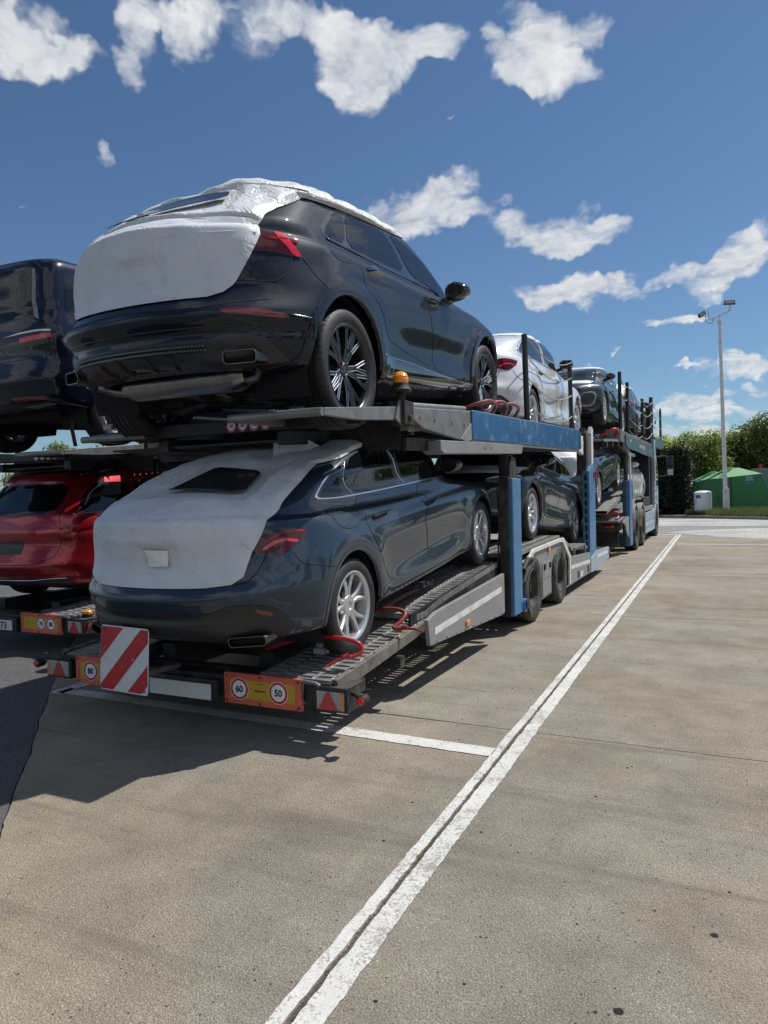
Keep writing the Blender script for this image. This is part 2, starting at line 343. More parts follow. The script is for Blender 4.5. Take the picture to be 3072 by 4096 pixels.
SEDAN_F = {
 'cover_side': [(28.6, 159.0), (28.2, 165.9), (30.7, 167.8), (34.0, 168.1), (37.5, 168.3), (40.3, 169.1), (42.6, 170.0), (45.0, 170.3), (52.8, 171.7), (59.1, 175.0), (64.2, 177.6), (69.6, 177.7), (73.1, 176.2), (76.8, 172.8)],
 'cover_roof': [(78.0, 183.4), (82.6, 189.5), (84.4, 226.6), (80.9, 261.0)],
 'cover_window': [(65.8, 141.2), (68.8, 142.7), (72.3, 144.2), (75.3, 145.2), (74.0, 155.1), (72.3, 164.4), (68.3, 165.8), (64.8, 166.1), (65.5, 158.5), (66.2, 149.3)],
 'cover_patch': [(40.4, 146.9), (40.1, 152.3), (34.6, 151.9), (34.5, 146.9)],
 'cover_fold': [(48.6, 161.5), (38.0, 168.2)],
 'taillight': [(37.5, 168.3), (40.0, 168.2), (42.5, 170.2), (43.9, 173.5), (43.9, 178.1), (43.1, 180.2), (42.0, 180.9), (39.9, 179.5), (36.7, 176.4), (36.2, 174.4), (37.1, 171.3)],
 'lightstrip': [(39.6, 170.4), (41.1, 171.7), (41.7, 174.2), (40.4, 177.1), (38.5, 176.3), (37.5, 174.4), (37.7, 171.0)],
 'quarter_seam': [(33.1, 179.9), (32.1, 181.9), (31.3, 184.0), (28.9, 190.9)],
 'quarter_seam0': [(36.5, 176.9), (34.5, 178.6), (32.9, 180.2), (31.8, 182.6), (30.5, 186.4)],
 'diffuser': [(22.8, 130.2), (22.8, 134.6), (21.1, 138.4), (21.0, 144.7), (21.0, 153.7), (20.5, 161.1), (21.6, 163.1), (22.7, 165.0), (22.6, 169.2), (21.5, 172.8), (17.6, 176.3), (14.0, 177.7), (5.0, 175.8), (6.0, 169.6), (8.2, 160.3), (8.8, 153.5)],
 'reflector': [(21.4, 169.9), (19.5, 172.8), (17.6, 173.4), (19.2, 170.3)],
 'hatch': [(20.8, 163.5), (21.4, 164.3), (21.1, 165.7), (20.1, 165.9), (18.8, 164.8), (19.2, 163.4)],
 'tip': [(10.8, 163.2), (7.7, 164.6), (4.2, 168.1), (7.4, 175.4), (10.2, 174.0), (12.2, 172.5)],
 'bumptop': [(29.8, 130.9), (27.8, 134.5), (27.4, 145.3), (26.9, 156.3), (26.8, 165.4), (27.4, 169.6), (27.9, 173.9), (28.1, 180.4)],
 'frame': [(62.2, 187.3), (65.8, 186.5), (72.7, 184.5), (77.0, 184.5), (79.9, 185.8), (82.7, 193.8), (84.0, 224.9), (81.9, 252.9), (77.2, 256.7), (70.9, 259.0), (66.2, 261.4), (60.7, 258.8), (61.0, 234.0), (61.0, 203.7), (61.2, 194.3)],
 'quarter_glass': [(62.6, 189.6), (67.0, 189.0), (72.4, 186.4), (75.3, 185.9), (61.7, 200.8), (61.8, 194.3)],
 'rear_glass': [(76.4, 187.3), (80.3, 189.8), (82.7, 220.2), (70.5, 224.4), (61.7, 229.3), (62.0, 215.8), (61.6, 204.2)],
 'front_glass': [(82.5, 229.3), (81.1, 250.2), (76.7, 255.2), (70.5, 258.5), (67.3, 262.3), (60.9, 256.4), (61.9, 234.7), (69.9, 230.3)],
 'rear_door': [(60.6, 202.9), (40.3, 199.6), (32.8, 202.1), (25.5, 203.8), (17.9, 206.2), (15.6, 206.9), (14.3, 209.1), (14.7, 214.8), (15.5, 221.5), (22.5, 222.6), (35.7, 220.6), (60.4, 234.5), (61.0, 215.3)],
 'front_door': [(60.4, 235.2), (35.5, 221.0), (22.4, 223.0), (15.6, 222.0), (13.5, 232.3), (10.7, 243.9), (19.0, 241.8), (31.1, 242.0), (52.0, 265.2), (59.5, 256.8)],
 'flap': [(55.1, 189.7), (57.6, 193.1), (57.4, 199.0), (50.9, 198.5), (41.7, 197.9), (40.1, 197.1), (39.9, 193.4), (43.9, 190.7)],
 'handle': [(43.3, 201.9), (43.6, 208.2), (41.8, 207.9), (39.7, 205.1), (39.6, 202.1)],
 'handle2': [(45.1, 224.5), (45.0, 230.8), (42.5, 228.9), (40.1, 225.4), (40.4, 222.4)],
 'sill': [(13.9, 203.9), (15.2, 213.4), (14.4, 224.9), (12.0, 243.0), (5.0, 244.4), (7.2, 225.1), (6.8, 205.8), (10.2, 203.4)],
 'sensor': [(25.5, 140.1), (24.8, 159.3)],
 'mirror': [(61.3, 258.3)],
 'headlamp': [(33.6, 277.4), (37.4, 274.1), (39.8, 268.7), (39.9, 263.2), (36.8, 261.8), (34.1, 264.9), (31.9, 270.7), (30.9, 275.9)],
 'grille': [(36.3, 291.4), (36.3, 283.4), (32.0, 278.7), (24.7, 277.5), (15.0, 279.2), (11.7, 283.2), (11.7, 291.4)],
 'intake': [(24.1, 275.6), (27.3, 268.4), (22.5, 266.6), (13.3, 268.7), (12.0, 274.5), (16.2, 275.8)],
 'intake_rim': [(25.4, 276.6), (29.2, 267.5), (23.8, 264.8), (11.8, 267.2), (9.7, 275.2)],
 'windshield': [(57.4, 291.4), (57.1, 280.8), (57.8, 270.6), (59.1, 268.7), (81.5, 269.6), (82.6, 280.0), (82.9, 291.2)]}

# ================================================================ materials
def mat(name, color, rough=.5, metal=0.0, coat=0.0, spec=.5, emit=None, alpha=None, ior=None, trans=0.0, vary=0.0, vscale=6.0,
        bump=0.0, bscale=40.0, dirt=None, dscale=3.0, damt=.5, dthr=.5, rvary=0.0, flake=0.0):
    m = bpy.data.materials.new(name); m.use_nodes = True
    T = NT(m.node_tree); b = m.node_tree.nodes['Principled BSDF']
    b.inputs['Base Color'].default_value = (*color, 1); b.inputs['Roughness'].default_value = rough
    b.inputs['Metallic'].default_value = metal; b.inputs['Coat Weight'].default_value = coat
    b.inputs['Coat Roughness'].default_value = .015; b.inputs['Specular IOR Level'].default_value = spec
    if trans: b.inputs['Transmission Weight'].default_value = trans
    if ior: b.inputs['IOR'].default_value = ior
    if emit: b.inputs['Emission Color'].default_value = (*emit[:3], 1); b.inputs['Emission Strength'].default_value = emit[3]
    if vary or bump or dirt or rvary or flake:
        tc = T.n('ShaderNodeTexCoord'); v = tc.outputs['Object']
    col = None
    if vary:
        n = T.noise(v, vscale, 6, .6)
        lo = tuple(c*(1-vary) for c in color); hi = tuple(min(1, c*(1+vary)) for c in color)
        col = T.ramp(n, [(.3, lo), (.7, hi)])
    if flake:
        w = T.n('ShaderNodeTexVoronoi'); w.inputs['Scale'].default_value = 420; T.l(v, w.inputs['Vector'])
        s = T.math('GREATER_THAN', T.math('FRACT', T.math('MULTIPLY', w.outputs['Color'], 7.3)), .93)
        col = T.mix(T.math('MULTIPLY', s, flake), col or color, (.35, .42, .55))
    if dirt:
        n = T.noise(v, dscale, 9, .68, .4)
        fa = T.math('MULTIPLY', T.smooth(n, dthr, dthr + .16), damt)
        col = T.mix(fa, col or color, dirt)
        r = T.n('ShaderNodeMapRange'); T.l(fa, r.inputs[0]); r.inputs[3].default_value = rough; r.inputs[4].default_value = .85
        T.l(r.outputs[0], b.inputs['Roughness'])
    elif rvary:
        n = T.noise(v, vscale*1.7, 5, .6)
        r = T.n('ShaderNodeMapRange'); T.l(n, r.inputs[0]); r.inputs[1].default_value = .3; r.inputs[2].default_value = .7
        r.inputs[3].default_value = max(0, rough - rvary); r.inputs[4].default_value = rough + rvary
        T.l(r.outputs[0], b.inputs['Roughness'])
    if col: T.l(col, b.inputs['Base Color'])
    if bump:
        bn = T.n('ShaderNodeBump'); bn.inputs['Distance'].default_value = .02; bn.inputs['Strength'].default_value = bump
        T.l(T.noise(v, bscale, 5, .6), bn.inputs['Height']); T.l(bn.outputs[0], b.inputs['Normal'])
    return m

M = {}
M['paint_suv'] = mat('midnight_blue_paint', (.004, .008, .018), .5, .05, .68, spec=.08, flake=.06)
M['paint_grey'] = mat('grey_blue_paint', (.024, .039, .062), .36, .4, .85, spec=.15, flake=.06)
M['paint_dark'] = mat('dark_metal_paint', (.008, .013, .020), .4, .4, .8, spec=.15, flake=.06)
M['paint_black'] = mat('black_paint', (.006, .008, .012), .3, .4, 1.0, flake=.2)
M['paint_silver'] = mat('silver_white_paint', (.66, .67, .70), .35, .10, 1.0)
M['paint_navy'] = mat('navy_van_paint', (.004, .006, .020), .3, .4, .85, spec=.15, flake=.08)
M['paint_red'] = mat('metallic_red_paint', (.30, .006, .012), .3, .55, .9, flake=.1)
M['paint_green'] = mat('green_paint', (.03, .07, .035), .32, .5, 1.0)
M['glass'] = mat('tinted_glass', (.004, .005, .007), .015, 0, 0, .5)
M['glass_front'] = mat('clear_dark_glass', (.015, .022, .026), .02, 0, 0, .7)
M['chrome'] = mat('satin_chrome', (.62, .64, .67), .18, 1.0)
M['gloss_black'] = mat('gloss_black_plastic', (.006, .006, .007), .08, 0, 1.0)
M['plastic'] = mat('black_plastic', (.014, .015, .017), .42, 0, .15, vary=.2)
M['seam'] = mat('panel_gap', (.002, .002, .003), .8)
M['well'] = mat('wheel_housing', (.006, .006, .007), .9)
M['tyre'] = mat('tyre_rubber', (.016, .016, .017), .62, vary=.35, vscale=14, dirt=(.045, .042, .04), dscale=9, damt=.3, dthr=.52)
M['tyre_truck'] = mat('dusty_truck_tyre', (.02, .02, .02), .75, vary=.3, dirt=(.13, .115, .10), dscale=6, damt=.6, dthr=.42)
M['tyre_text'] = mat('tyre_lettering', (.006, .006, .006), .35)
M['rim_silver'] = mat('silver_alloy', (.58, .59, .61), .32, .75, .3)
M['tip_metal'] = mat('dark_tailpipe_trim', (.13, .125, .115), .3, 1.0)
M['rim_dark'] = mat('gloss_black_alloy', (.007, .008, .010), .3, 0, .3)
M['rim_cut'] = mat('machined_spoke_edge', (.11, .145, .19), .5, .35, .15)
M['rim_steel'] = mat('dusty_steel_wheel', (.055, .053, .052), .7, .3, vary=.4, dirt=(.20, .18, .16), dscale=5, damt=.6)
M['disc'] = mat('brake_disc', (.12, .115, .11), .4, .9, vary=.3)
M['lamp_red'] = mat('red_lamp_lens', (.26, .004, .010), .10, 0, .7, .2)
M['lamp_bright'] = mat('bright_red_lamp', (.62, .010, .022), .12, 0, 1.0)
M['lamp_dark'] = mat('smoked_lamp_lens', (.055, .002, .005), .06, 0, .7, .2)
M['reflector'] = mat('dull_red_reflector', (.16, .012, .016), .2, 0, 1.0)
M['headlamp'] = mat('headlamp_lens', (.10, .11, .12), .08, .3, 1.0)
M['led'] = mat('headlamp_led_strip', (.85, .87, .9), .2, 0, 1.0)
M['steel_dark'] = mat('dark_worn_steel', (.035, .035, .036), .55, .5, vary=.4, vscale=7, dirt=(.13, .115, .10), dscale=4, damt=.55, dthr=.5, bump=.15)
M['steel'] = mat('galvanised_steel', (.21, .215, .215), .45, .55, vary=.28, vscale=8, dirt=(.20, .15, .11), dscale=3.4, damt=.55, dthr=.55, bump=.1)
M['steel_brown'] = mat('dusty_side_beam', (.15, .135, .12), .65, .2, vary=.3, vscale=9, dirt=(.06, .05, .045), dscale=5, damt=.7, dthr=.5, bump=.2)
M['deck'] = mat('perforated_deck_steel', (.20, .20, .195), .50, .3, vary=.35, vscale=10, dirt=(.24, .225, .20), dscale=6, damt=.55, dthr=.47, bump=.15)
M['skirt'] = mat('grey_side_panel', (.225, .23, .235), .5, .15, vary=.12, vscale=4, dirt=(.16, .14, .12), dscale=3, damt=.5, dthr=.56)
M['reflect_strip'] = mat('pale_reflective_strip', (.60, .60, .58), .45, 0, vary=.1, dirt=(.25, .23, .2), dscale=8, damt=.5)
M['blue'] = mat('worn_blue_paint', (.008, .085, .235), .38, 0, .4, vary=.12, vscale=3, dirt=(.13, .24, .36), dscale=5.5, damt=.6, dthr=.52)
M['blue_post'] = mat('dusty_blue_post', (.045, .15, .30), .5, 0, .1, vary=.15, vscale=5, dirt=(.20, .29, .38), dscale=3, damt=.4, dthr=.52)
M['blue_post_shaded'] = mat('shaded_blue_post', (.015, .045, .10), .5, 0, .1, vary=.2, dirt=(.10, .11, .12), dscale=5, damt=.5)  # darker copy of the post blue: shade on the rear face, as colour
M['truck_blue'] = mat('pale_blue_truck_panel', (.28, .37, .46), .45, 0, .2, vary=.08, dirt=(.2, .2, .2), dscale=3, damt=.4)
M['truck_fascia'] = mat('teal_fascia', (.05, .11, .145), .5, 0, .2, vary=.2, dirt=(.16, .18, .18), dscale=4, damt=.5)
M['pole'] = mat('black_pole', (.012, .017, .016), .45, .2, .2)
M['rope'] = mat('grey_rope', (.34, .33, .31), .8)
M['red_bar'] = mat('red_wheel_bar', (.42, .012, .02), .35, 0, .4, vary=.15, dirt=(.10, .03, .025), dscale=14, damt=.6, dthr=.52)
M['red_bar_old'] = mat('rusty_red_wheel_bar', (.22, .025, .02), .5, 0, .2, vary=.3, dirt=(.07, .035, .025), dscale=12, damt=.8, dthr=.46)
M['strap'] = mat('faded_red_strap', (.36, .15, .13), .85, vary=.2, vscale=20)
M['strap_dark'] = mat('dark_red_strap', (.055, .018, .016), .85, vary=.2, vscale=20)
M['strap_grey'] = mat('grey_printed_strap', (.17, .165, .16), .8, vary=.2, vscale=25)
M['amber'] = mat('amber_lens', (.95, .30, .008), .15, 0, .8)
M['amber_dull'] = mat('amber_reflector', (.62, .20, .03), .3, 0, .6)
M['red_marker'] = mat('red_marker_lens', (.5, .01, .015), .15, 0, 1.0)
M['white_lens'] = mat('clear_lamp_lens', (.42, .41, .40), .22, 0, .8, bump=.9, bscale=75)
M['tri_red'] = mat('red_triangle_reflector', (.42, .02, .028), .3, 0, .6, bump=.2, bscale=150)
M['plate_orange'] = mat('faded_orange_border', (.62, .115, .06), .5, 0, .2, vary=.1, dirt=(.28, .08, .05), dscale=9, damt=.6, dthr=.47)
M['plate_yellow'] = mat('yellow_centre_field', (.48, .31, .02), .5, 0, .2, vary=.12, dirt=(.20, .13, .02), dscale=12, damt=.5, dthr=.52)
M['white_print'] = mat('white_print', (.72, .73, .74), .5, 0, .2)
M['board_white'] = mat('scuffed_white_sheet', (.58, .60, .62), .45, 0, .2, vary=.08, dirt=(.16, .155, .15), dscale=7, damt=.8, dthr=.56)
M['board_red'] = mat('scratched_red_sheet', (.40, .012, .018), .42, 0, .3, vary=.06, dirt=(.60, .56, .56), dscale=22, damt=.95, dthr=.60)
M['print_red'] = mat('red_print', (.45, .012, .02), .5)
M['print_black'] = mat('black_print', (.008, .008, .008), .5)
M['number_plate'] = mat('number_plate_white', (.62, .64, .64), .4, 0, .3)
M['rubber'] = mat('black_rubber', (.01, .01, .01), .7)
M['alu'] = mat('aluminium_heat_shield', (.42, .42, .42), .35, .9, bump=.4, bscale=60)
M['exhaust'] = mat('exhaust_steel', (.30, .29, .28), .3, 1.0, vary=.25, bump=.1)
M['interior'] = mat('dark_interior', (.004, .004, .005), .9)
M['interior_blue'] = mat('dark_blue_curtain', (.012, .014, .03), .8)
M['lamp_post'] = mat('white_painted_post', (.62, .62, .62), .45, 0, .1, vary=.06, dirt=(.32, .30, .28), dscale=4, damt=.4)
M['lamp_head'] = mat('floodlight_housing', (.05, .055, .06), .5)
M['lamp_glass'] = mat('floodlight_glass', (.35, .36, .36), .2, 0, .5)
M['bin_white'] = mat('white_bin_shell', (.66, .66, .68), .45, 0, .1, vary=.04, dirt=(.4, .38, .36), dscale=4, damt=.3)
M['bin_grey'] = mat('concrete_bin_foot', (.22, .21, .20), .8, vary=.15)
M['green_plastic'] = mat('green_container', (.022, .20, .06), .45, 0, .2, vary=.08, vscale=2)
M['green_plastic_top'] = mat('sunlit_green_lid', (.22, .42, .22), .5, 0, .1, vary=.12, vscale=2)  # paler than the tub: sun on the lid slopes is in the colour
M['fence_green'] = mat('green_wire', (.05, .26, .13), .5, 0, .2)
M['fence_post'] = mat('dark_green_post', (.008, .06, .03), .5)
M['sign_blue'] = mat('blue_sign', (.05, .09, .3), .5)
M['sign_pale'] = mat('pale_blue_notice', (.35, .45, .62), .5)
M['kerb'] = mat('kerb_concrete', (.20, .19, .175), .85, vary=.2, vscale=3, bump=.3)
M['bark'] = mat('bark', (.07, .052, .038), .9, vary=.3, vscale=12, bump=.6)
M['building'] = mat('pale_hall_wall', (.5, .5, .5), .7, vary=.05)

def film_mat(name, col, rough, crinkle, scl):
    m = mat(name, col, rough, 0, 0, .5)
    T = NT(m.node_tree); b = m.node_tree.nodes['Principled BSDF']
    tc = T.n('ShaderNodeTexCoord'); v = tc.outputs['Object']
    wv = T.n('ShaderNodeTexNoise'); wv.inputs['Scale'].default_value = 4; T.l(v, wv.inputs['Vector'])
    p = T.vmath('ADD', v, T.vmath('SCALE', wv.outputs['Color'], .25).outputs[0]).outputs[0]
    a = T.noise(p, scl, 4, .55, 1.2)
    rid = T.math('ABSOLUTE', T.math('SUBTRACT', a, .5))
    rid = T.smooth(rid, 0.0, .10)
    h = T.math('ADD', T.math('MULTIPLY', rid, .6), T.math('MULTIPLY', T.noise(v, 220, 2, .5), .12))
    bn = T.n('ShaderNodeBump'); bn.inputs['Strength'].default_value = crinkle; bn.inputs['Distance'].default_value = .02
    T.l(h, bn.inputs['Height']); T.l(bn.outputs[0], b.inputs['Normal'])
    c = T.ramp(T.noise(v, 5, 6, .6), [(.3, tuple(x*.88 for x in col)), (.7, col)]); T.l(c, b.inputs['Base Color'])
    b.inputs['Sheen Weight'].default_value = .15
    return m
M['film'] = film_mat('white_protective_film', (.60, .63, .68), .6, .30, 3.0)
M['film_shiny'] = film_mat('silvery_protective_film', (.64, .66, .69), .34, .45, 5)
M['film_window'] = mat('dark_film_window', (.02, .024, .03), .18, 0, .5, bump=.3, bscale=9)
M['film_tape'] = mat('plain_film_patch', (.76, .77, .78), .35, 0, .2, bump=.5, bscale=12)

# ================================================================ geometry helpers
def tag(o, label=None, cat=None, group=None, kind=None):
    if label: o['label'] = label
    if cat: o['category'] = cat
    if group: o['group'] = group
    if kind: o['kind'] = kind
    return o
def link(name, me, m=None, parent=None, bevel=0.0):
    o = bpy.data.objects.new(name, me); COL.objects.link(o)
    if parent is not None: o.parent = parent
    if m is not None:
        mm = M[m] if isinstance(m, str) else m
        if not me.materials: me.materials.append(None)
        o.material_slots[0].link = 'OBJECT'; o.material_slots[0].material = mm
    if bevel:
        md = o.modifiers.new('bevel', 'BEVEL'); md.width = bevel; md.segments = 2; md.limit_method = 'ANGLE'; md.angle_limit = .7
        md.harden_normals = False
    return o
def empty(name, loc=(0, 0, 0), parent=None):
    o = bpy.data.objects.new(name, None); COL.objects.link(o); o.location = loc; o.empty_display_size = .3
    if parent is not None: o.parent = parent
    return o
def dup(o, parent=None):
    c = o.copy(); COL.objects.link(c); c.parent = parent
    for ch in list(o.children): dup(ch, c)
    return c

class MB:
    def __init__(s): s.v = []; s.f = []; s.mi = []; s.cur = 0
    def add(s, vs, fs):
        k = len(s.v); s.v += [tuple(p) for p in vs]; s.f += [tuple(i + k for i in f) for f in fs]; s.mi += [s.cur]*len(fs); return s
    def box(s, a, b):
        (x0, y0, z0), (x1, y1, z1) = a, b
        x0, x1 = min(x0, x1), max(x0, x1); y0, y1 = min(y0, y1), max(y0, y1); z0, z1 = min(z0, z1), max(z0, z1)
        return s.add([(x0,y0,z0),(x1,y0,z0),(x1,y1,z0),(x0,y1,z0),(x0,y0,z1),(x1,y0,z1),(x1,y1,z1),(x0,y1,z1)],
                     [(0,3,2,1),(4,5,6,7),(0,1,5,4),(1,2,6,5),(2,3,7,6),(3,0,4,7)])
    def hexa(s, p):   # 8 corners, same order as box
        return s.add(p, [(0,3,2,1),(4,5,6,7),(0,1,5,4),(1,2,6,5),(2,3,7,6),(3,0,4,7)])
    def prism(s, poly, axis, a, b):
        """extrude a 2D polygon along an axis: 'x' poly=(y,z), 'y' poly=(x,z), 'z' poly=(x,y)"""
        def P(q, t): return (t, q[0], q[1]) if axis == 'x' else ((q[0], t, q[1]) if axis == 'y' else (q[0], q[1], t))
        n = len(poly); ar = sum(poly[i][0]*poly[(i+1) % n][1] - poly[(i+1) % n][0]*poly[i][1] for i in range(n))
        if ar < 0: poly = poly[::-1]
        if axis == 'y': a, b = max(a, b), min(a, b)
        else: a, b = min(a, b), max(a, b)
        vs = [P(q, a) for q in poly] + [P(q, b) for q in poly]
        fs = [tuple(range(n))[::-1], tuple(range(n, 2*n))] + [(i, (i+1) % n, n + (i+1) % n, n + i) for i in range(n)]
        return s.add(vs, fs)
    def tube(s, path, r, n=8, closed=False, caps=True):
        P = [Vector(p) for p in path]; N = len(P); rings = []
        for i in range(N):
            a = P[i-1] if (i > 0 or closed) else P[i]; b = P[(i+1) % N] if (i < N-1 or closed) else P[i]
            t = (b - a).normalized() if (b-a).length > 1e-9 else Vector((0, 0, 1))
            u = t.cross(Vector((0, 0, 1))) if abs(t.z) < .95 else t.cross(Vector((0, 1, 0)))
            u.normalize(); w = t.cross(u)
            rr = r[i] if isinstance(r, (list, tuple)) else r
            rings.append([P[i] + (u*math.cos(2*math.pi*k/n) + w*math.sin(2*math.pi*k/n))*rr for k in range(n)])
        vs = [p for R in rings for p in R]; fs = []
        for i in range(N if closed else N-1):
            j = (i+1) % N
            for k in range(n): fs.append((i*n+k, i*n+(k+1) % n, j*n+(k+1) % n, j*n+k))
        if not closed and caps: fs += [tuple(range(n))[::-1], tuple(range((N-1)*n, N*n))]
        return s.add(vs, fs)
    def cyl(s, a, b, r, n=20, r2=None): return s.tube([a, b], [r, r if r2 is None else r2], n)
    def lathe(s, prof, axis='z', c=(0, 0, 0), n=32, cap0=False, cap1=False):
        """profile = [(radius, height)] around an axis through c"""
        vs = []
        for (r, hh) in prof:
            for k in range(n):
                t = 2*math.pi*k/n; a, b = r*math.cos(t), r*math.sin(t)
                p = (a, b, hh) if axis == 'z' else ((hh, a, b) if axis == 'x' else (b, hh, a))
                vs.append((p[0]+c[0], p[1]+c[1], p[2]+c[2]))
        fs = [(i*n+k, i*n+(k+1) % n, (i+1)*n+(k+1) % n, (i+1)*n+k) for i in range(len(prof)-1) for k in range(n)]
        if cap0: fs.append(tuple(range(n))[::-1])
        if cap1: fs.append(tuple(range((len(prof)-1)*n, len(prof)*n)))
        return s.add(vs, fs)
    def xform(s, f, k0=0): s.v[k0:] = [tuple(f(Vector(p))) for p in s.v[k0:]]; return s
    def mesh(s, name, smooth=False, fix=False):
        me = bpy.data.meshes.new(name); me.from_pydata(s.v, [], s.f)
        if fix:
            bm = bmesh.new(); bm.from_mesh(me); bmesh.ops.recalc_face_normals(bm, faces=bm.faces); bm.to_mesh(me); bm.free()
        if smooth:
            me.polygons.foreach_set('use_smooth', [True]*len(me.polygons))
            if smooth != 'all': me.set_sharp_from_angle(angle=math.radians(38))
        me.update(); return me
    def build(s, name, m, parent=None, smooth=False, bevel=0.0, fix=False):
        return link(name, s.mesh(name, smooth, fix), m, parent, bevel)

def rbox(w, h, r, n=4):
    """rounded rectangle outline centred on 0"""
    o = []
    for cx, cy, a0 in ((w/2-r, h/2-r, 0), (-w/2+r, h/2-r, 90), (-w/2+r, -h/2+r, 180), (w/2-r, -h/2+r, 270)):
        for k in range(n+1):
            t = math.radians(a0 + 90*k/n); o.append((cx + r*math.cos(t), cy + r*math.sin(t)))
    return o

_TXT = {}
def text_geo(s, size=1.0, bold=0.0):
    """letter shapes as flat triangles, centred on the origin, height about `size`"""
    key = (s, bold)
    if key not in _TXT:
        c = bpy.data.curves.new('lettering', 'FONT'); c.body = s; c.size = 1.0; c.align_x = 'CENTER'; c.align_y = 'CENTER'
        c.offset = bold; c.resolution_u = 3
        o = bpy.data.objects.new('lettering', c); COL.objects.link(o)
        bpy.context.view_layer.update()
        dg = bpy.context.evaluated_depsgraph_get(); me = o.evaluated_get(dg).to_mesh()
        vs = [tuple(v.co) for v in me.vertices]; fs = [tuple(p.vertices) for p in me.polygons]
        o.evaluated_get(dg).to_mesh_clear(); bpy.data.objects.remove(o); bpy.data.curves.remove(c)
        xs = [v[0] for v in vs]; ys = [v[1] for v in vs]
        cx, cy = (min(xs)+max(xs))/2, (min(ys)+max(ys))/2; hh = max(ys)-min(ys)
        _TXT[key] = ([((x-cx)/hh, (y-cy)/hh) for x, y, z in vs], fs)
    vs, fs = _TXT[key]
    return [(x*size, y*size) for x, y in vs], fs
def text_obj(s, size, fn, m, parent, bold=.02, name='lettering', maxw=None):
    vs, fs = text_geo(s, size, bold)
    if maxw:
        w = max(v[0] for v in vs)*2
        if w > maxw: vs = [(x*maxw/w, y) for x, y in vs]
    mb = MB(); mb.add([fn(x, y) for x, y in vs], fs)
    return mb.build(name, m, parent)

# ================================================================ surface patches on the lofted bodies
def ev(G, r, c):
    nr, nc = G.shape[:2]; r = min(max(r, 0), nr-1.001); c = c % (nc-1)
    i = int(r); j = int(c); a = r-i; b = c-j
    return G[i, j]*(1-a)*(1-b) + G[i+1, j]*a*(1-b) + G[i, j+1]*(1-a)*b + G[i+1, j+1]*a*b
def evn(N, r, c):
    n = ev(N, r, c); return n/max(np.linalg.norm(n), 1e-9)
def chaikin(P, it=1):
    for _ in range(it):
        Q = []
        for i in range(len(P)):
            a, b = P[i], P[(i+1) % len(P)]
            Q += [(a[0]*.78+b[0]*.22, a[1]*.78+b[1]*.22), (a[0]*.22+b[0]*.78, a[1]*.22+b[1]*.78)]
        P = Q
    return P
def dens(P, step=1.0, closed=True):
    Q = []
    for i in range(len(P) if closed else len(P)-1):
        a, b = P[i], P[(i+1) % len(P)]; L = math.hypot(b[0]-a[0], b[1]-a[1]); n = max(1, int(math.ceil(L/step)))
        Q += [(a[0]+(b[0]-a[0])*k/n, a[1]+(b[1]-a[1])*k/n) for k in range(n)]
    if not closed: Q.append(P[-1])
    return Q
def mirror(P): return [(r, 2*NH - c) for r, c in P][::-1]
def clip_half(P):
    out = []
    for i in range(len(P)):
        a, b = P[i], P[(i+1) % len(P)]
        if a[1] >= NH: out.append(a)
        if (a[1] >= NH) != (b[1] >= NH):
            t = (NH - a[1])/(b[1]-a[1]); out.append((a[0]+(b[0]-a[0])*t, NH + 1e-4))
    return out
def inset(P, d):
    cx = sum(p[0] for p in P)/len(P); cy = sum(p[1] for p in P)/len(P); Q = []
    for r, c in P:
        L = math.hypot(r-cx, c-cy); Q.append((r - (r-cx)/L*d, c - (c-cy)/L*d))
    return Q
def patch_mesh(GN, polys, off, name, skirt=.012, round_=1, step=1.0, fn=None):
    """panel that follows the body surface; polys in (row, column) of the body grid"""
    G, N = GN; vs, fs, ns = [], [], []
    for P in polys:
        if round_: P = chaikin(P, round_)
        B = dens(P, step); nb = len(B)
        lo = [min(p[k] for p in B) for k in (0, 1)]; hi = [max(p[k] for p in B) for k in (0, 1)]
        I = []
        r = lo[0] + step*.5
        def inside(q):
            k = False
            for i in range(nb):
                (y0, x0), (y1, x1) = B[i], B[(i+1) % nb]
                if (y0 > q[0]) != (y1 > q[0]) and q[1] < (x1-x0)*(q[0]-y0)/(y1-y0) + x0: k = not k
            return k
        BB = np.array(B)
        while r < hi[0]:
            c = lo[1] + step*.5
            while c < hi[1]:
                if inside((r, c)) and np.min((BB[:, 0]-r)**2 + (BB[:, 1]-c)**2) > (step*.45)**2: I.append((r, c))
                c += step
            r += step
        vv, ee, ff, *_ = delaunay_2d_cdt([Vector(p) for p in B + I], [], [list(range(nb))], 1, 1e-5)
        k0 = len(vs)
        for q in vv:
            p = ev(G, q.x, q.y); n = evn(N, q.x, q.y)
            o = off if fn is None else fn(q.x, q.y, p, n, off)
            vs.append(tuple(p + n*o)); ns.append(n)
        edges = {}
        for f in ff:
            a, b, c = [Vector(vs[k0+i]) for i in f[:3]]
            g = tuple(k0+i for i in f)
            if (b-a).cross(c-a).dot(Vector(ns[k0+f[0]])) < 0: g = g[::-1]
            fs.append(g)
            for i in range(len(g)):
                e = (g[i], g[(i+1) % len(g)]); edges[e] = edges.get(e, 0) + 1
        if skirt:
            m = {}
            for (a, b) in [e for e in edges if (e[1], e[0]) not in edges]:
                for q in (a, b):
                    if q not in m:
                        m[q] = len(vs); vs.append(tuple(Vector(vs[q]) - Vector(ns[q])*skirt)); ns.append(ns[q])
                fs.append((b, a, m[a], m[b]))
    me = bpy.data.meshes.new(name); me.from_pydata(vs, [], fs); me.update()
    me.polygons.foreach_set('use_smooth', [True]*len(me.polygons))
    me.normals_split_custom_set_from_vertices([tuple(n) for n in ns]) if fn is None else None
    return me
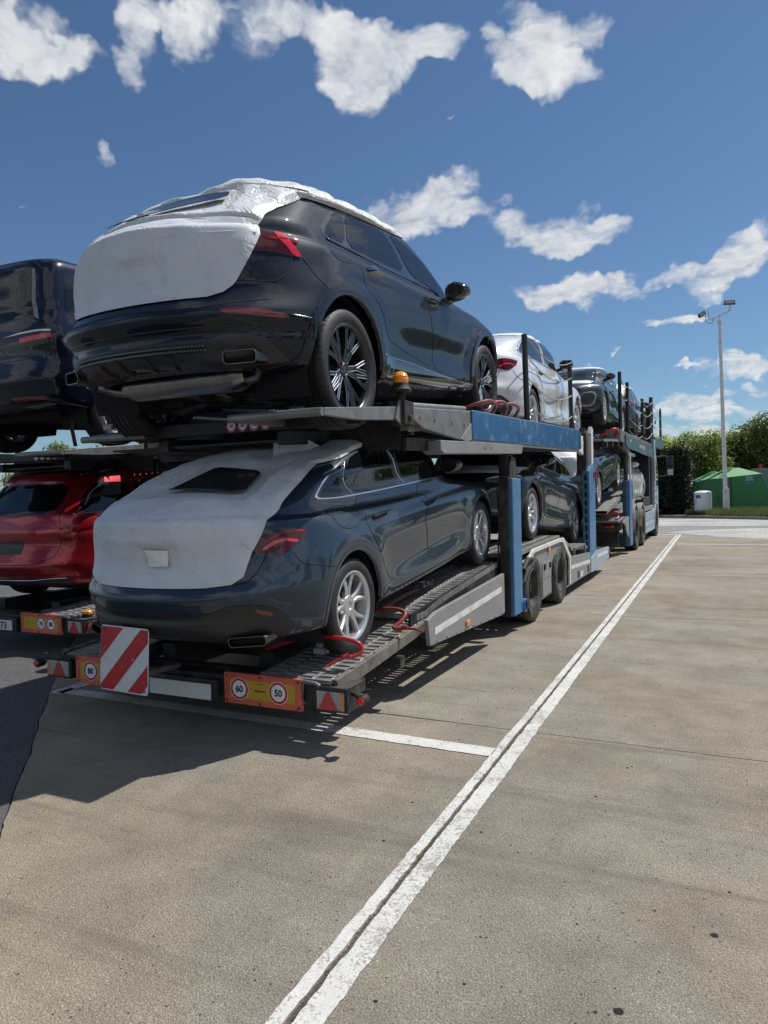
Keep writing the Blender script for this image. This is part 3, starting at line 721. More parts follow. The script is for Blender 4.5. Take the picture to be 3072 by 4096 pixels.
def line_mesh(GN, paths, off, r, name, closed=False, sides=5):
    G, N = GN; mb = MB()
    for P in paths:
        Q = dens(P, .8, closed)
        mb.tube([tuple(ev(G, a, b) + evn(N, a, b)*off) for a, b in Q], r, sides, closed)
    return mb.mesh(name, 'all')

# ================================================================ cars
def van_deform(G):
    x, y, z = G[..., 0].copy(), G[..., 1].copy(), G[..., 2].copy()
    rear = np.clip((.6 - y)/.4, 0, 1)
    y = y + rear*(.03*bumpf(z, .86, .10) - .03*bumpf(z, .66, .06) + .012*bumpf(z, 1.36, .05))
    return np.stack([x, y, z], -1)
def estate_deform(G):
    x, y, z = G[..., 0].copy(), G[..., 1].copy(), G[..., 2].copy()
    sx = np.sign(x); ax = np.abs(x); side = np.clip((ax - .6)/.3, 0, 1)
    ax = ax - side*.02*bumpf(z, .60, .12) - side*.012*bumpf(z, .86, .03)
    rear = np.clip((.6 - y)/.45, 0, 1)
    y = y + rear*(.04*bumpf(z, .74, .08) - .035*bumpf(z, .54, .06) + .03*bumpf(z, .40, .04))
    return np.stack([sx*ax, y, z], -1)
VAN = dict(levels=[
        (.25, .38, 4.75, .30, .82, .28, .40, 2.6, .7, 2.4), (.08, .42, 4.88, .36, .92, .34, .42, 2.8, .8, 2.4),
        (.00, .55, 4.95, .52, .955, .50, .42, 3.0, .8, 2.5), (.00, .78, 4.95, .75, .965, .76, .38, 3.2, .8, 2.5),
        (.04, .98, 4.85, .95, .965, .97, .34, 3.4, .8, 2.5), (.05, 1.16, 4.5, 1.08, .955, 1.13, .30, 3.4, .8, 2.5),
        (.09, 1.36, 4.1, 1.28, .925, 1.30, .28, 3.4, .7, 2.5), (.14, 1.60, 3.7, 1.52, .895, 1.58, .26, 3.4, .6, 2.5),
        (.18, 1.80, 3.3, 1.76, .86, 1.80, .26, 3.4, .5, 2.5), (.24, 1.885, 3.0, 1.86, .78, 1.885, .26, 3.0, .4, 2.5),
        (.50, 1.915, 2.8, 1.90, .50, 1.92, .3, 2.4, .3, 2.4), (1.2, 1.925, 2.2, 1.925, .01, 1.93, .1, 2, .1, 2)],
        deform=van_deform, axles=((.92, .345), (4.04, .345)), arch=.40)
ESTATE = dict(levels=[
        (.25, .28, 4.40, .20, .78, .20, .45, 2.4, .7, 2.4), (.07, .33, 4.53, .27, .86, .26, .60, 2.4, .8, 2.4),
        (.00, .45, 4.62, .40, .885, .40, .62, 2.4, .8, 2.4), (.01, .62, 4.62, .58, .895, .58, .60, 2.4, .8, 2.4),
        (.06, .80, 4.52, .72, .89, .76, .55, 2.5, .8, 2.4), (.09, .93, 4.3, .82, .875, .90, .52, 2.5, .8, 2.4),
        (.13, 1.04, 3.6, .97, .84, 1.0, .48, 2.5, .7, 2.4), (.30, 1.18, 3.2, 1.16, .77, 1.16, .45, 2.6, .6, 2.4),
        (.46, 1.32, 2.8, 1.34, .69, 1.34, .42, 2.6, .5, 2.4), (.60, 1.42, 2.5, 1.42, .60, 1.44, .4, 2.5, .4, 2.4),
        (.95, 1.465, 2.3, 1.46, .38, 1.48, .3, 2.3, .3, 2.3), (1.4, 1.48, 2.0, 1.48, .01, 1.49, .1, 2, .1, 2)],
        deform=estate_deform, axles=((.98, .32), (3.66, .32)), arch=.375)

def uv_of(G, ax, p):
    """nearest (row, column) on the right half for side ('R': y,z), rear ('B': x,z) or front ('F': x,z) coordinates"""
    i, j = (1, 2) if ax == 'R' else (0, 2)
    c0, c1 = NH, 2*NH
    if ax == 'B': c1 = NH + NA + 8
    if ax == 'F': c0 = 2*NH - NF - 8
    if ax == 'R': c0, c1 = NH + 14, 2*NH - 12
    H = G[:, c0:c1+1]; d = (H[..., i]-p[0])**2 + (H[..., j]-p[1])**2
    r, c = np.unravel_index(np.argmin(d), d.shape); r, c = float(r), float(c + c0)
    for _ in range(6):
        r = min(max(r, .01), G.shape[0]-1.01); q = ev(G, r, c)
        e = np.array([p[0]-q[i], p[1]-q[j]]); h = .25
        a = (ev(G, min(r+h, G.shape[0]-1.001), c) - q)/h; b = (ev(G, r, c+h) - q)/h
        J = np.array([[a[i], b[i]], [a[j], b[j]]])
        if abs(np.linalg.det(J)) < 1e-7: break
        s = np.linalg.solve(J, e); s = np.clip(s, -1, 1); r += s[0]; c += s[1]
    return (min(max(r, .01), G.shape[0]-1.01), c)
def U(G, ax, pts): return [uv_of(G, ax, p) for p in pts]

def body_mesh(spec, G, N):
    nr, nc = G.shape[:2]; V = G.copy(); keep = np.ones((nr, nc), bool)
    R = spec['arch']
    for (ya, za) in spec['axles']:
        dy = V[..., 1] - ya; dz = V[..., 2] - za; d = np.hypot(dy, dz)
        ins = (d < R) & (np.abs(V[..., 0]) > .5)
        keep &= ~ins
    F = []; use = np.zeros((nr, nc), bool)
    for i in range(nr-1):
        for j in range(nc-1):
            if keep[i, j] or keep[i+1, j] or keep[i, j+1] or keep[i+1, j+1]:
                F.append((i, j)); 
    for (ya, za) in spec['axles']:
        dy = V[..., 1] - ya; dz = V[..., 2] - za; d = np.hypot(dy, dz)
        ins = (d < R) & (np.abs(V[..., 0]) > .5)
        s = R/np.maximum(d, 1e-6)
        V[..., 1] = np.where(ins, ya + dy*s, V[..., 1]); V[..., 2] = np.where(ins, za + dz*s, V[..., 2])
    idx = np.arange(nr*nc).reshape(nr, nc); idx[:, -1] = idx[:, 0]
    fs = [(int(idx[i, j]), int(idx[i, j+1]), int(idx[i+1, j+1]), int(idx[i+1, j])) for i, j in F]
    # drop collapsed faces
    P = V.reshape(-1, 3); out = []
    for f in fs:
        a, b, c, d = P[f[0]], P[f[1]], P[f[2]], P[f[3]]
        if np.linalg.norm(np.cross(c-a, d-b)) > 1e-7: out.append(f)
    me = bpy.data.meshes.new('body'); me.from_pydata(P.tolist(), [], out)
    ns = N.reshape(-1, 3)
    me.polygons.foreach_set('use_smooth', [True]*len(me.polygons)); me.update()
    me.normals_split_custom_set_from_vertices(ns.tolist())
    me.validate(); return me

def tyre_mesh(R, w, rr):
    h = w/2
    prof = [(rr-.01, -h*.80), (rr+.012, -h*.92), (rr + (R-rr)*.35, -h*1.0), (R-.035, -h*.99), (R-.012, -h*.90), (R-.002, -h*.78)]
    for gx in (-.52, -.17, .17, .52):
        prof += [(R, h*(gx-.045)), (R-.009, h*(gx-.035)), (R-.009, h*(gx+.035)), (R, h*(gx+.045))]
    prof += [(R-.002, h*.78), (R-.012, h*.90), (R-.035, h*.99), (rr + (R-rr)*.55, h*1.0), (rr + (R-rr)*.5, h*1.012), (rr+.03, h*.97), (rr+.012, h*.90), (rr-.006, h*.84)]
    mb = MB(); mb.lathe(prof, 'x', n=72)
    # tread blocks: thin dark sipes cut across the shoulders
    n = 60
    for k in range(n):
        t = 2*math.pi*k/n; t2 = t + .010
        for s in (-1, 1):
            p = []
            for (tt) in (t, t2):
                for (r, x) in ((R+.0012, s*h*.57), (R-.0010, s*h*.80), (R-.016, s*h*.955)):
                    p.append((x, (r+.0014)*math.cos(tt), (r+.0014)*math.sin(tt)))
            mb.cur = 1; mb.add(p, [(0, 1, 4, 3), (1, 2, 5, 4)]); mb.cur = 0
    me = mb.mesh('tyre', True); me.materials.append(None); me.materials.append(M['seam'])
    me.polygons.foreach_set('material_index', mb.mi); return me

def spoke(mb, a0, a1, r0, r1, w0, w1, x0, x1, th=.03, ridge=.008, kink=None):
    """tapered spoke between two polar points, crowned on the outside face"""
    pts = [(r0, a0)] + ([kink] if kink else []) + [(r1, a1)]; n = len(pts); vs = []
    for i, (r, a) in enumerate(pts):
        t = i/(n-1) if not kink else [0, (kink[0]-r0)/(r1-r0), 1][i]
        w = w0 + (w1-w0)*t; x = x0 + (x1-x0)*t; ca, sa = math.cos(a), math.sin(a)
        c = (r*ca, r*sa); tx, ty = -sa, ca
        for (s, dx) in ((-.5, -th), (-.5, -ridge), (-.22, 0), (.22, 0), (.5, -ridge), (.5, -th)):
            vs.append((x+dx, c[0] + tx*w*s, c[1] + ty*w*s))
    fs = []
    for i in range(n-1):
        for k in range(5): fs.append((i*6+k, i*6+k+1, (i+1)*6+k+1, (i+1)*6+k))
    fs += [(0, 1, 2, 3, 4, 5)[::-1], tuple((n-1)*6+k for k in range(6))]
    mb.add(vs, fs)

def rim_barrel(mb, rr, w):
    h = w/2
    mb.lathe([(rr+.012, h*.84), (rr+.014, h*.90), (rr+.006, h*.93), (rr-.004, h*.90), (rr-.016, h*.80), (rr-.022, h*.30), (rr-.035, -h*.2), (rr-.03, -h*.8), (rr, -h*.85)], 'x', n=64)

def wheel_meshes(style):
    if style == 'twin': R, w, rr = .335, .225, .232
    elif style == 'multi': R, w, rr = .395, .285, .285
    elif style == 'van': R, w, rr = .345, .235, .222
    else: R, w, rr = .32, .215, .222
    h = w/2; xo = h*.80; out = {'tyre': tyre_mesh(R, w, rr)}
    rim = MB(); rim_barrel(rim, rr, w); cut = MB()
    if style in ('twin', 'plain'):
        for k in range(5):
            a = math.radians(72*k + 90)
            for s in (-1, 1):
                spoke(rim, a + s*.20, a + s*.29, .055, rr-.006, .040, .026, xo-.030, xo-.006, .036, .010, kink=(.13, a + s*.175))
        rim.lathe([(.0, xo-.030), (.026, xo-.030), (.030, xo-.022), (.040, xo-.020), (.072, xo-.026), (.085, xo-.045), (.085, xo-.09)], 'x', n=40)
        m = 'rim_silver'
    elif style == 'van':
        for k in range(5):
            a = math.radians(72*k + 20)
            spoke(rim, a, a, .05, rr-.004, .060, .085, xo-.03, xo-.005, .04, .014)
            for s in (-1, 1): spoke(rim, a + s*.22, a + s*.45, .07, rr-.004, .018, .022, xo-.035, xo-.008, .03, .006)
        rim.lathe([(0, xo-.02), (.045, xo-.02), (.075, xo-.03), (.085, xo-.08)], 'x', n=36)
        m = 'rim_silver'
    else:
        for k in range(10):
            a = math.radians(36*k + 8 + (9 if k % 2 else -3)); kk = .50*rr
            spoke(rim, a, a, .04, kk, .040, .030, xo-.035, xo-.020, .04, .006)
            for s in (-1, 1):
                a1 = a + s*.155
                spoke(rim, a + s*.04, a1, kk*.97, rr-.008, .021, .021, xo-.020, xo-.004, .032, .002)
                for e in (-1, 1):
                    for (ra, aa, rb, ab, xa, xb) in ((kk, a + s*.05, rr-.012, a1, xo-.018, xo-.002),):
                        o = e*.0102
                        cut.tube([(xa, ra*math.cos(aa) - o*math.sin(aa), ra*math.sin(aa) + o*math.cos(aa)),
                                  (xb, rb*math.cos(ab) - o*math.sin(ab), rb*math.sin(ab) + o*math.cos(ab))], .0044, 4)
                o = s*.0165
                cut.tube([(xo-.033, .06*math.cos(a) - o*math.sin(a), .06*math.sin(a) + o*math.cos(a)),
                          (xo-.018, kk*math.cos(a) - o*math.sin(a), kk*math.sin(a) + o*math.cos(a))], .0026, 4)
        rim.lathe([(0, xo-.030), (.034, xo-.030), (.050, xo-.034), (.062, xo-.06)], 'x', n=36)
        cut.lathe([(.036, xo-.029), (.039, xo-.025), (.043, xo-.029)], 'x', n=36)
        cut.lathe([(rr-.016, xo-.001), (rr-.006, xo+.006), (rr+.008, h*.935)], 'x', n=64)
        m = 'rim_dark'
    out['rim'] = rim.mesh('rim', True, True); out['rim_mat'] = m
    if cut.v: out['cut'] = cut.mesh('machined_edge', True, True)
    bolts = MB()
    for k in range(5):
        a = math.radians(72*k + 54); bolts.cyl((xo-.05, .052*math.cos(a), .052*math.sin(a)), (xo-.024, .052*math.cos(a), .052*math.sin(a)), .010, 8)
    out['bolts'] = bolts.mesh('wheel_bolt', True)
    hub = MB(); hub.lathe([(.02, -.01), (rr*.72, -.01), (rr*.72, .015), (.08, .018), (.075, .05), (0, .05)], 'x', n=40)
    hub.box((-.02, -.05, rr*.45), (.06, .05, rr*.74)); hub.cyl((-h*.9, 0, 0), (0, 0, 0), .07, 12)
    out['hub'] = hub.mesh('brake_disc', True)
    out['R'], out['h'], out['rr'] = R, h, rr
    return out
_WH = {}
def add_wheel(car, style, pos, side, text=None, rot=0.0):
    if style not in _WH: _WH[style] = wheel_meshes(style)
    W = _WH[style]
    o = link('wheel', W['hub'], 'disc', car); o.location = pos
    o.rotation_euler = (rot if side > 0 else -rot, 0, 0 if side > 0 else math.pi)
    link('tyre', W['tyre'], 'tyre', o); link('rim', W['rim'], W['rim_mat'], o); link('wheel_bolts', W['bolts'], 'chrome' if W['rim_mat'] == 'rim_silver' else 'gloss_black', o)
    if 'cut' in W: link('machined_edge', W['cut'], 'rim_cut', o)
    if text:
        vs, fs = text_geo(text[0], text[1], .012); mb = MB(); rm = W['rr'] + (W['R']-W['rr'])*.53; P = []
        for x, y in vs:
            a = math.radians(text[2]) - x/rm; r = rm + y; P.append((W['h']*1.012 + .0015 - abs(y)*.12, r*math.cos(a), r*math.sin(a)))
        mb.add(P, fs); mb.build('tyre_lettering', 'tyre_text', o)
    return o

def film_cover(GN, edge, r0, r1, name, off, amp, fold, seed, nc=110, nr=90, top_front=None, tent=None):
    """loose film over the tail: width of each row given by edge(row), wrinkled by folded noise"""
    G, N = GN; vs, fs = [], []
    for i in range(nr+1):
        r = r0 + (r1-r0)*i/nr; ce = edge(r)
        for j in range(nc+1):
            t = -1 + 2*j/nc; c = NH + t*ce; p = ev(G, r, c); n = evn(N, r, c)
            q = Vector(p*1.0) + Vector((seed, 0, 0))
            w = noise.noise(q*1.7)*1.0 + .6*(1 - 2*abs(noise.noise(Vector((q.x*2.6, q.y*2.6, q.z*4.0)))))
            w += fold*(1 - 2*abs(noise.noise(Vector((q.x*3.2 + q.z*2.2, q.y*5.0, q.z*2.0)) + Vector((9, 3, 1)))))
            up = min(1, max(0, (r - 55)/10.0))
            flat = 0
            for (fa, fb, fc, fd) in ((62, 78, 138, 169), (33, 42, 144, 155)):
                flat = max(flat, min(1, max(0, min(r-fa, fb-r, c-fc, fd-c)/2)))
            a = off + amp*((w + .3)*(1 + 1.1*up*fold)*(1 - .9*flat) - .6*flat)
            if tent: a += tent(p)
            ed = min(1, min(1-abs(t), .08)/.08*1.0 + 0); ev_ = min(1, (i+.01)/4)
            a = .008 + (a-.008)*min(ed, 1)*ev_
            vs.append(tuple(p + n*max(a, .006)))
    k0 = len(vs)
    for i in range(nr):
        for j in range(nc): fs.append((i*(nc+1)+j, i*(nc+1)+j+1, (i+1)*(nc+1)+j+1, (i+1)*(nc+1)+j))
    me = bpy.data.meshes.new(name); me.from_pydata(vs, [], fs)
    me.polygons.foreach_set('use_smooth', [True]*len(me.polygons)); me.update(); return me

def lin(pts):
    xs, ys = zip(*pts)
    return lambda r: float(np.interp(r, xs, ys))
def bump2(p, c, s): return math.exp(-sum(((p[i]-c[i])/s[i])**2 for i in range(3)))

_CAR = {}
def car_kit(kind):
    """all meshes of one kind of car, in the car's own coordinates (x right, y forward from the tail, z up from the road)"""
    if kind in _CAR: return _CAR[kind]
    spec = dict(suv=SUV, sedan=SEDAN, van=VAN, estate=ESTATE)[kind]
    GN = loft(spec); G, N = GN; K = []        # (name, mesh, material key, parent name or None, flags)
    F = dict(suv=SUV_F, sedan=SEDAN_F, van=None, estate=None)[kind]
    def patch(name, P, m, off=.002, skirt=.010, both=True, merge=False, rnd=1, step=1.1, flags='', parent=None, fn=None):
        polys = [P]
        if merge: h = clip_half(P); polys = [h, mirror(h)]
        if both and not merge:
            K.append((name, patch_mesh(GN, [P], off, name, skirt, rnd, step, fn), m, parent, flags))
            K.append((name, patch_mesh(GN, [mirror(P)], off, name, skirt, rnd, step, fn), m, parent, flags + 'L'))
        else: K.append((name, patch_mesh(GN, polys, off, name, skirt, 0 if merge else rnd, step, fn), m, parent, flags))
    def line(name, P, m, r=.0028, off=.0, closed=False, both=True, flags=''):
        K.append((name, line_mesh(GN, [P], off, r, name, closed), m, None, flags))
        if both: K.append((name, line_mesh(GN, [mirror(P)], off, r, name, closed), m, None, flags))
    K.append(('body', body_mesh(spec, G, N), 'PAINT', None, ''))
    # underside and wheel housings
    L = spec['levels'][2][2]; zb = spec['levels'][0][5]
    un = MB(); ax = spec['axles']; R = spec['arch']
    un.box((-.62, .78 if kind == 'suv' else .42, zb+.03), (.62, L-.45, zb+.16))
    un.box((-.80, ax[0][0]+R+.02, zb), (.80, ax[1][0]-R-.02, zb+.12)); un.box((-.58, .22, zb+.24), (.58, .6, zb+.34))
    un.box((-.66, L-.62, zb+.02), (.66, L-.28, zb+.18))
    K.append(('underbody', un.mesh('underbody'), 'well', None, ''))
    for (ya, za) in ax:
        for s in (-1, 1):
            wl = MB(); a0, a1, n = -22, 202, 26; vs = []
            for i in range(n+1):
                t = math.radians(a0 + (a1-a0)*i/n)
                for x in (.52, spec['levels'][3][4]-.055): vs.append((s*x, ya + (R+.012)*math.cos(t), za + (R+.012)*math.sin(t)))
            wl.add(vs, [(2*i, 2*i+1, 2*i+3, 2*i+2) for i in range(n)] + [tuple(2*i for i in range(n+1))])
            K.append(('wheel_housing', wl.mesh('wheel_housing'), 'well', None, ''))
            # lip round the arch
            ri, ro = R-.004, R + (.062 if kind == 'suv' else .020)
            b0, b1 = (-26, 206) if kind == 'suv' else (-14, 194)
            ring = [(ya + ro*math.cos(math.radians(b0+(b1-b0)*i/22)), za + ro*math.sin(math.radians(b0+(b1-b0)*i/22))) for i in range(23)]
            ring += [(ya + ri*math.cos(math.radians(b1+(b0-b1)*i/22)), za + ri*math.sin(math.radians(b1+(b0-b1)*i/22))) for i in range(23)]
            if s > 0 or kind in ('suv', 'sedan'):
                P = U(G, 'R', ring)
                if s < 0: P = mirror(P)
                K.append(('wheel_arch', patch_mesh(GN, [P], .013 if kind == 'suv' else .005, 'wheel_arch', .03, 0, 1.2), 'PAINT', None, ''))
    if F:
        patch('rear_door', F['rear_door'], 'PAINT', .0022, .006); patch('front_door', F['front_door'], 'PAINT', .0022, .006)
        line('door_gap', dens(chaikin(F['rear_door'], 1), 3), 'seam', .0034, -.0005, True)
        line('front_door_gap', dens(chaikin(F['front_door'], 1), 3), 'seam', .0034, -.0005, True)
        patch('fuel_flap', F['flap'], 'PAINT', .0022, .006, both=False); line('flap_gap', chaikin(F['flap']), 'seam', .003, 0, True, both=False)
        if kind == 'sedan':
            patch('window_frame', F['frame'], 'chrome', .0045, .012); patch('window_surround', inset(F['frame'], .95), 'PAINT', .0062, .004)
            for nm in ('quarter_glass', 'rear_glass', 'front_glass'): patch('side_window', F[nm], 'glass', .0082, .006)
            line('window_pillar', [(75.8, 186.6), (68, 196), (62.2, 203.6)], 'chrome', .006, .008); line('window_pillar', [(82.5, 224.5), (70, 227.4), (61.6, 232.4)], 'chrome', .006, .008)
        else:
            fr = [(61.2, 194.2), (66, 193.6), (73, 196.2), (76.4, 203), (77.2, 218), (77.2, 236), (76.4, 246), (73.8, 252), (69, 258), (64, 260.5), (57, 258.5), (53.5, 250), (58.8, 244.5), (60.2, 236), (60.3, 221), (61, 205)]
            patch('window_surround', fr, 'gloss_black', .003, .012)
            for nm in ('quarter_glass', 'rear_glass', 'front_glass'): patch('side_window', F[nm], 'glass', .0065, .004)
            line('window_trim', [(61.0, 194.5), (60.6, 205), (60.0, 221), (59.6, 236), (58.4, 246), (54.5, 252)], 'gloss_black', .006, .004)
        for nm, hh in (('handle', 'rear'), ('handle2', 'front')):
            P = F[nm]
            patch('door_handle', P, 'seam', .0035, .004, rnd=1, step=.8)
            patch('door_handle_grip', [(P[0][0]+.3, P[0][1]+.4)] + [(min(p[0], 60)*.35 + max(q[0] for q in P)*.65 - (.0 if kind == 'sedan' else .5), p[1]) for p in (P[1], P[2])] + [(P[-1][0]*.4 + P[0][0]*.6, P[-1][1]+.5)],
                  'PAINT' if kind == 'sedan' else 'gloss_black', .020, .016, rnd=1, step=.8)
        if kind == 'sedan': patch('sill_panel', F['sill'], 'PAINT', .004, .01)
        else: patch('sill_panel', F['sill'], 'gloss_black', .010, .02); line('sill_strip', [(16.4, 204), (15.2, 214), (12.4, 226), (9.5, 246)], 'chrome', .004, .012)
        patch('tail_light', F['taillight'], 'lamp_dark', .006, .02, step=.9)
        if kind == 'suv':
            patch('light_strip', F['lightstrip'], 'lamp_bright', .0095, .004, step=.7, parent='tail_light')
            patch('light_strip', [(46.0, 174.0), (46.2, 176.4), (46.1, 178.6), (45.4, 180.2), (44.9, 179.6), (45.4, 178.2), (45.4, 176.2), (45.2, 173.9)], 'lamp_red', .0095, .004, step=.6, rnd=0, parent='tail_light')
        else:
            patch('light_strip', [(38.4, 171.0), (40.6, 173.4), (41.2, 176.0), (40.0, 179.0), (39.2, 178.6), (40.2, 176.0), (39.6, 173.9), (37.7, 171.3)], 'lamp_bright', .0095, .004, step=.6, rnd=0, parent='tail_light')
            patch('light_strip', [(41.4, 172.2), (43.2, 174.8), (43.6, 178.4), (43.0, 181.0), (42.4, 180.6), (42.9, 178.2), (42.5, 175.2), (40.9, 172.8)], 'lamp_red', .0095, .004, step=.6, rnd=0, parent='tail_light')
        patch('reflector', F['reflector'], 'reflector', .004 if kind == 'suv' else .011, .006, step=.8)
        low = F['clad'] if kind == 'suv' else F['diffuser']
        patch('rear_diffuser', low, 'plastic', .006, .02, merge=True)
        # cover
        if kind == 'suv':
            e = lin([(29.6, 17), (30.8, 19.5), (33.1, 21.1), (38.7, 23.4), (46.3, 26.6), (58.6, 27.6), (61.1, 29.6), (67.4, 32.6), (75.3, 38.8), (76.3, 52), (77.4, 100), (79, 112), (84, 125), (97, 145)])
            tent = lambda p: .040*bump2(p, (.40, .80, 1.60), (.22, .25, .3)) + .035*bump2(p, (-.15, .30, 1.36), (.5, .25, .15)) + .018*bump2(p, (.15, .0, 1.02), (.35, 1, .05))
            K.append(('protective_cover', film_cover(GN, e, 29.6, 60, 'protective_cover', .012, .0110, .50, 3.1), 'film', None, 'C'))
            K.append(('protective_cover', film_cover(GN, e, 60, 96, 'protective_cover', .016, .0055, 1.3, 8.3, tent=tent, nc=150, nr=110), 'film_shiny', None, 'C'))
            win = [(64, 128), (69.5, 130), (72.5, 146), (73.0, 165), (68.5, 166), (66.5, 158), (64.5, 148)]
            patch('cover_window', win, 'film_window', .060, .004, both=False, flags='C')
            K.append(('cover_seam', line_mesh(GN, [[(43.5, 131), (44.5, 140), (45.2, 150), (45.8, 160), (46.4, 168), (46.6, 172)]], .021, .0035, 'cover_seam'), 'film', None, 'C'))
            K.append(('cover_seam', line_mesh(GN, [[(57.6, 130), (58.6, 140), (59.3, 150), (59.6, 160), (59.4, 168), (58.8, 173)]], .019, .0040, 'cover_seam'), 'film', None, 'C'))
            line('gate_gap', F['gate_seam'], 'seam', .004, 0, flags=''); line('fender_gap', F['fender_seam'], 'seam', .003)
            line('bumper_gap', [(27.6, 146), (26.6, 156.1), (26.5, 162.8), (27.8, 168.8), (28.6, 174.9)], 'seam', .0030)
            line('bumper_crease', [(20.9, 146), (20.9, 157), (20.9, 166.1), (20.6, 170.4), (19.2, 174.1), (15.9, 177.1), (11.7, 179.2), (8, 183)], 'plastic', .006, .001)
            line('bumper_strip', [(24.2, 180), (23.4, 184), (22.4, 188)], 'chrome', .0035, .002)
            # honeycomb band and diffuser fins
            hx = MB()
            for k in range(-26, 27):
                for q in (0, 1):
                    r, c = 14.6 - q*1.35, NH + k*.62 + q*.31; p = ev(G, r, c) + evn(N, r, c)*.010
                    hx.lathe([(.013, 0), (.010, -.010), (.0, -.011)], 'y', c=tuple(p), n=6)
            K.append(('honeycomb_band', hx.mesh('honeycomb_band'), 'gloss_black', None, 'S'))
            for k in (-9, -3.5, 3.5, 9):
                patch('diffuser_fin', [(12.0, NH+k-.9), (12.0, NH+k+.3), (5.2, NH+k+.9), (5.2, NH+k-.2)], 'plastic', .022, .02, both=False, rnd=0)
            for s, cc in ((1, 1), (-1, -1)):
                P = F['tip'] if s > 0 else mirror(F['tip'])
                patch('tip_surround', inset(P, -1.6), 'plastic', .018, .05, both=False)
                tip = MB(); c0 = np.mean([ev(G, *q) for q in P], 0); T0 = Vector(c0) + Vector((.0, -.082, -.005))
                out_, in_ = rbox(.205, .078, .025), rbox(.194, .068, .022)
                ya = .34*s
                def W(q, d): return (T0.x + q[0]*math.cos(ya) , T0.y + q[0]*math.sin(ya) + d, T0.z + q[1] - .004)
                n = len(out_)
                tip.add([W(q, 0) for q in out_] + [W(q, 0) for q in in_] + [W(q, .12) for q in out_] + [W(q, .13) for q in in_],
                        [(i, (i+1) % n, n+(i+1) % n, n+i) for i in range(n)] + [(i, (i+1) % n, 2*n+(i+1) % n, 2*n+i) for i in range(n)] + [(n+i, n+(i+1) % n, 3*n+(i+1) % n, 3*n+i) for i in range(n)])
                K.append(('exhaust_tip', tip.mesh('exhaust_tip', True, True), 'tip_metal', None, ''))
                bk = MB(); bk.add([W(q, .06) for q in in_], [tuple(range(n))]); K.append(('exhaust_mouth', bk.mesh('exhaust_mouth'), 'seam', None, ''))
            # silencer and running gear seen from below
            mf = MB(); mf.lathe([(.0, -.52), (.085, -.52), (.115, -.46)] + [(.118 + (.005 if i % 2 else 0), -.44 + i*.032) for i in range(28)] + [(.115, .46), (.08, .52), (0, .52)], 'x', c=(0, .52, .345), n=24)
            mf.xform(lambda q: Vector((q.x, .52+(q.y-.52)*.85, .375+(q.z-.345)*.80)))
            K.append(('silencer', mf.mesh('silencer', True), 'exhaust', None, ''))
            pp = MB(); pp.tube([(.50, .52, .345), (.62, .50, .36), (.70, .42, .40), (.72, .36, .42)], .035, 12); pp.tube([(-.50, .52, .345), (-.62, .50, .36), (-.70, .42, .40)], .035, 12)
            pp.tube([(.10, .62, .33), (.12, .9, .27), (.10, 1.3, .26), (.10, 3.2, .25)], .032, 10); pp.tube([(-.12, .62, .33), (-.14, .9, .27), (-.1, 1.3, .26), (-.1, 3.2, .25)], .032, 10)
            K.append(('exhaust_pipe', pp.mesh('exhaust_pipe', True), 'exhaust', None, ''))
            hs = MB(); hs.box((.40, .66, .40), (.66, .92, .44)); K.append(('heat_shield', hs.mesh('heat_shield'), 'alu', None, ''))
            sp = MB(); sp.cyl((-.62, 1.05, .37), (.62, 1.05, .37), .035, 10); sp.lathe([(0, -.14), (.10, -.12), (.12, 0), (.10, .12), (0, .14)], 'x', c=(0, 1.02, .34), n=16)
            for s in (-1, 1):
                sp.tube([(s*.12, .98, .28), (s*.45, .95, .22), (s*.66, 1.02, .25)], [.03, .045, .03], 8); sp.tube([(s*.25, 1.3, .27), (s*.66, 1.12, .27)], .022, 8)
                sp.cyl((s*.55, .93, .24), (s*.52, .95, .62), .045, 12); sp.box((s*.30, .80, .24), (s*.62, .90, .30))
            K.append(('rear_suspension', sp.mesh('rear_suspension', True), 'steel_dark', None, ''))
        else:
            e = lin([(28.4, 15), (28.6, 19.4), (30.7, 21.8), (34.1, 22.3), (37.7, 23.0), (43, 25.2), (45.9, 26.2), (55, 28.6), (59.4, 30.6), (64.2, 31.5), (69.6, 31.6), (73.5, 30.5), (76.2, 30.0), (77.6, 37), (80.8, 39), (83.2, 45), (84.4, 80), (85.0, 105), (90, 125), (97, 145)])
            tent = lambda p: .055*bump2(p, (0, .28, 1.16), (.6, .16, .14)) + .03*bump2(p, (0, 1.2, 1.40), (.4, .25, .2)) + .015*bump2(p, (.1, .0, .98), (.4, 1, .04))
            K.append(('protective_cover', film_cover(GN, e, 28.4, 96, 'protective_cover', .014, .0100, .75, 5.7, nr=150, tent=tent), 'film', None, 'C'))
            tfn = lambda r, c, p, n, off: off + tent(p)
            patch('cover_window', F['cover_window'], 'film_window', .044, .004, both=False, flags='C', fn=tfn)
            patch('cover_patch', F['cover_patch'], 'film_tape', .030, .004, both=False, flags='C', rnd=0, fn=lambda r, c, p, n, off: off + .012*noise.noise(Vector(p*1.0)*14))
            K.append(('cover_seam', line_mesh(GN, [[(54.8, 127), (55.6, 140), (56, 150), (55.7, 160), (55.2, 168), (54.6, 172)]], .024, .0040, 'cover_seam'), 'film', None, 'C'))
            K.append(('cover_seam', line_mesh(GN, [[(39.8, 125.5), (40.6, 136), (40.9, 150), (40.6, 160), (40.2, 169)]], .019, .0030, 'cover_seam'), 'film', None, 'C'))
            K.append(('cover_fold', line_mesh(GN, [[(51.2, 156), (50.6, 160), (47, 163.5), (42, 167), (38.6, 168.8)]], .021, .0045, 'cover_fold'), 'film', None, 'C'))
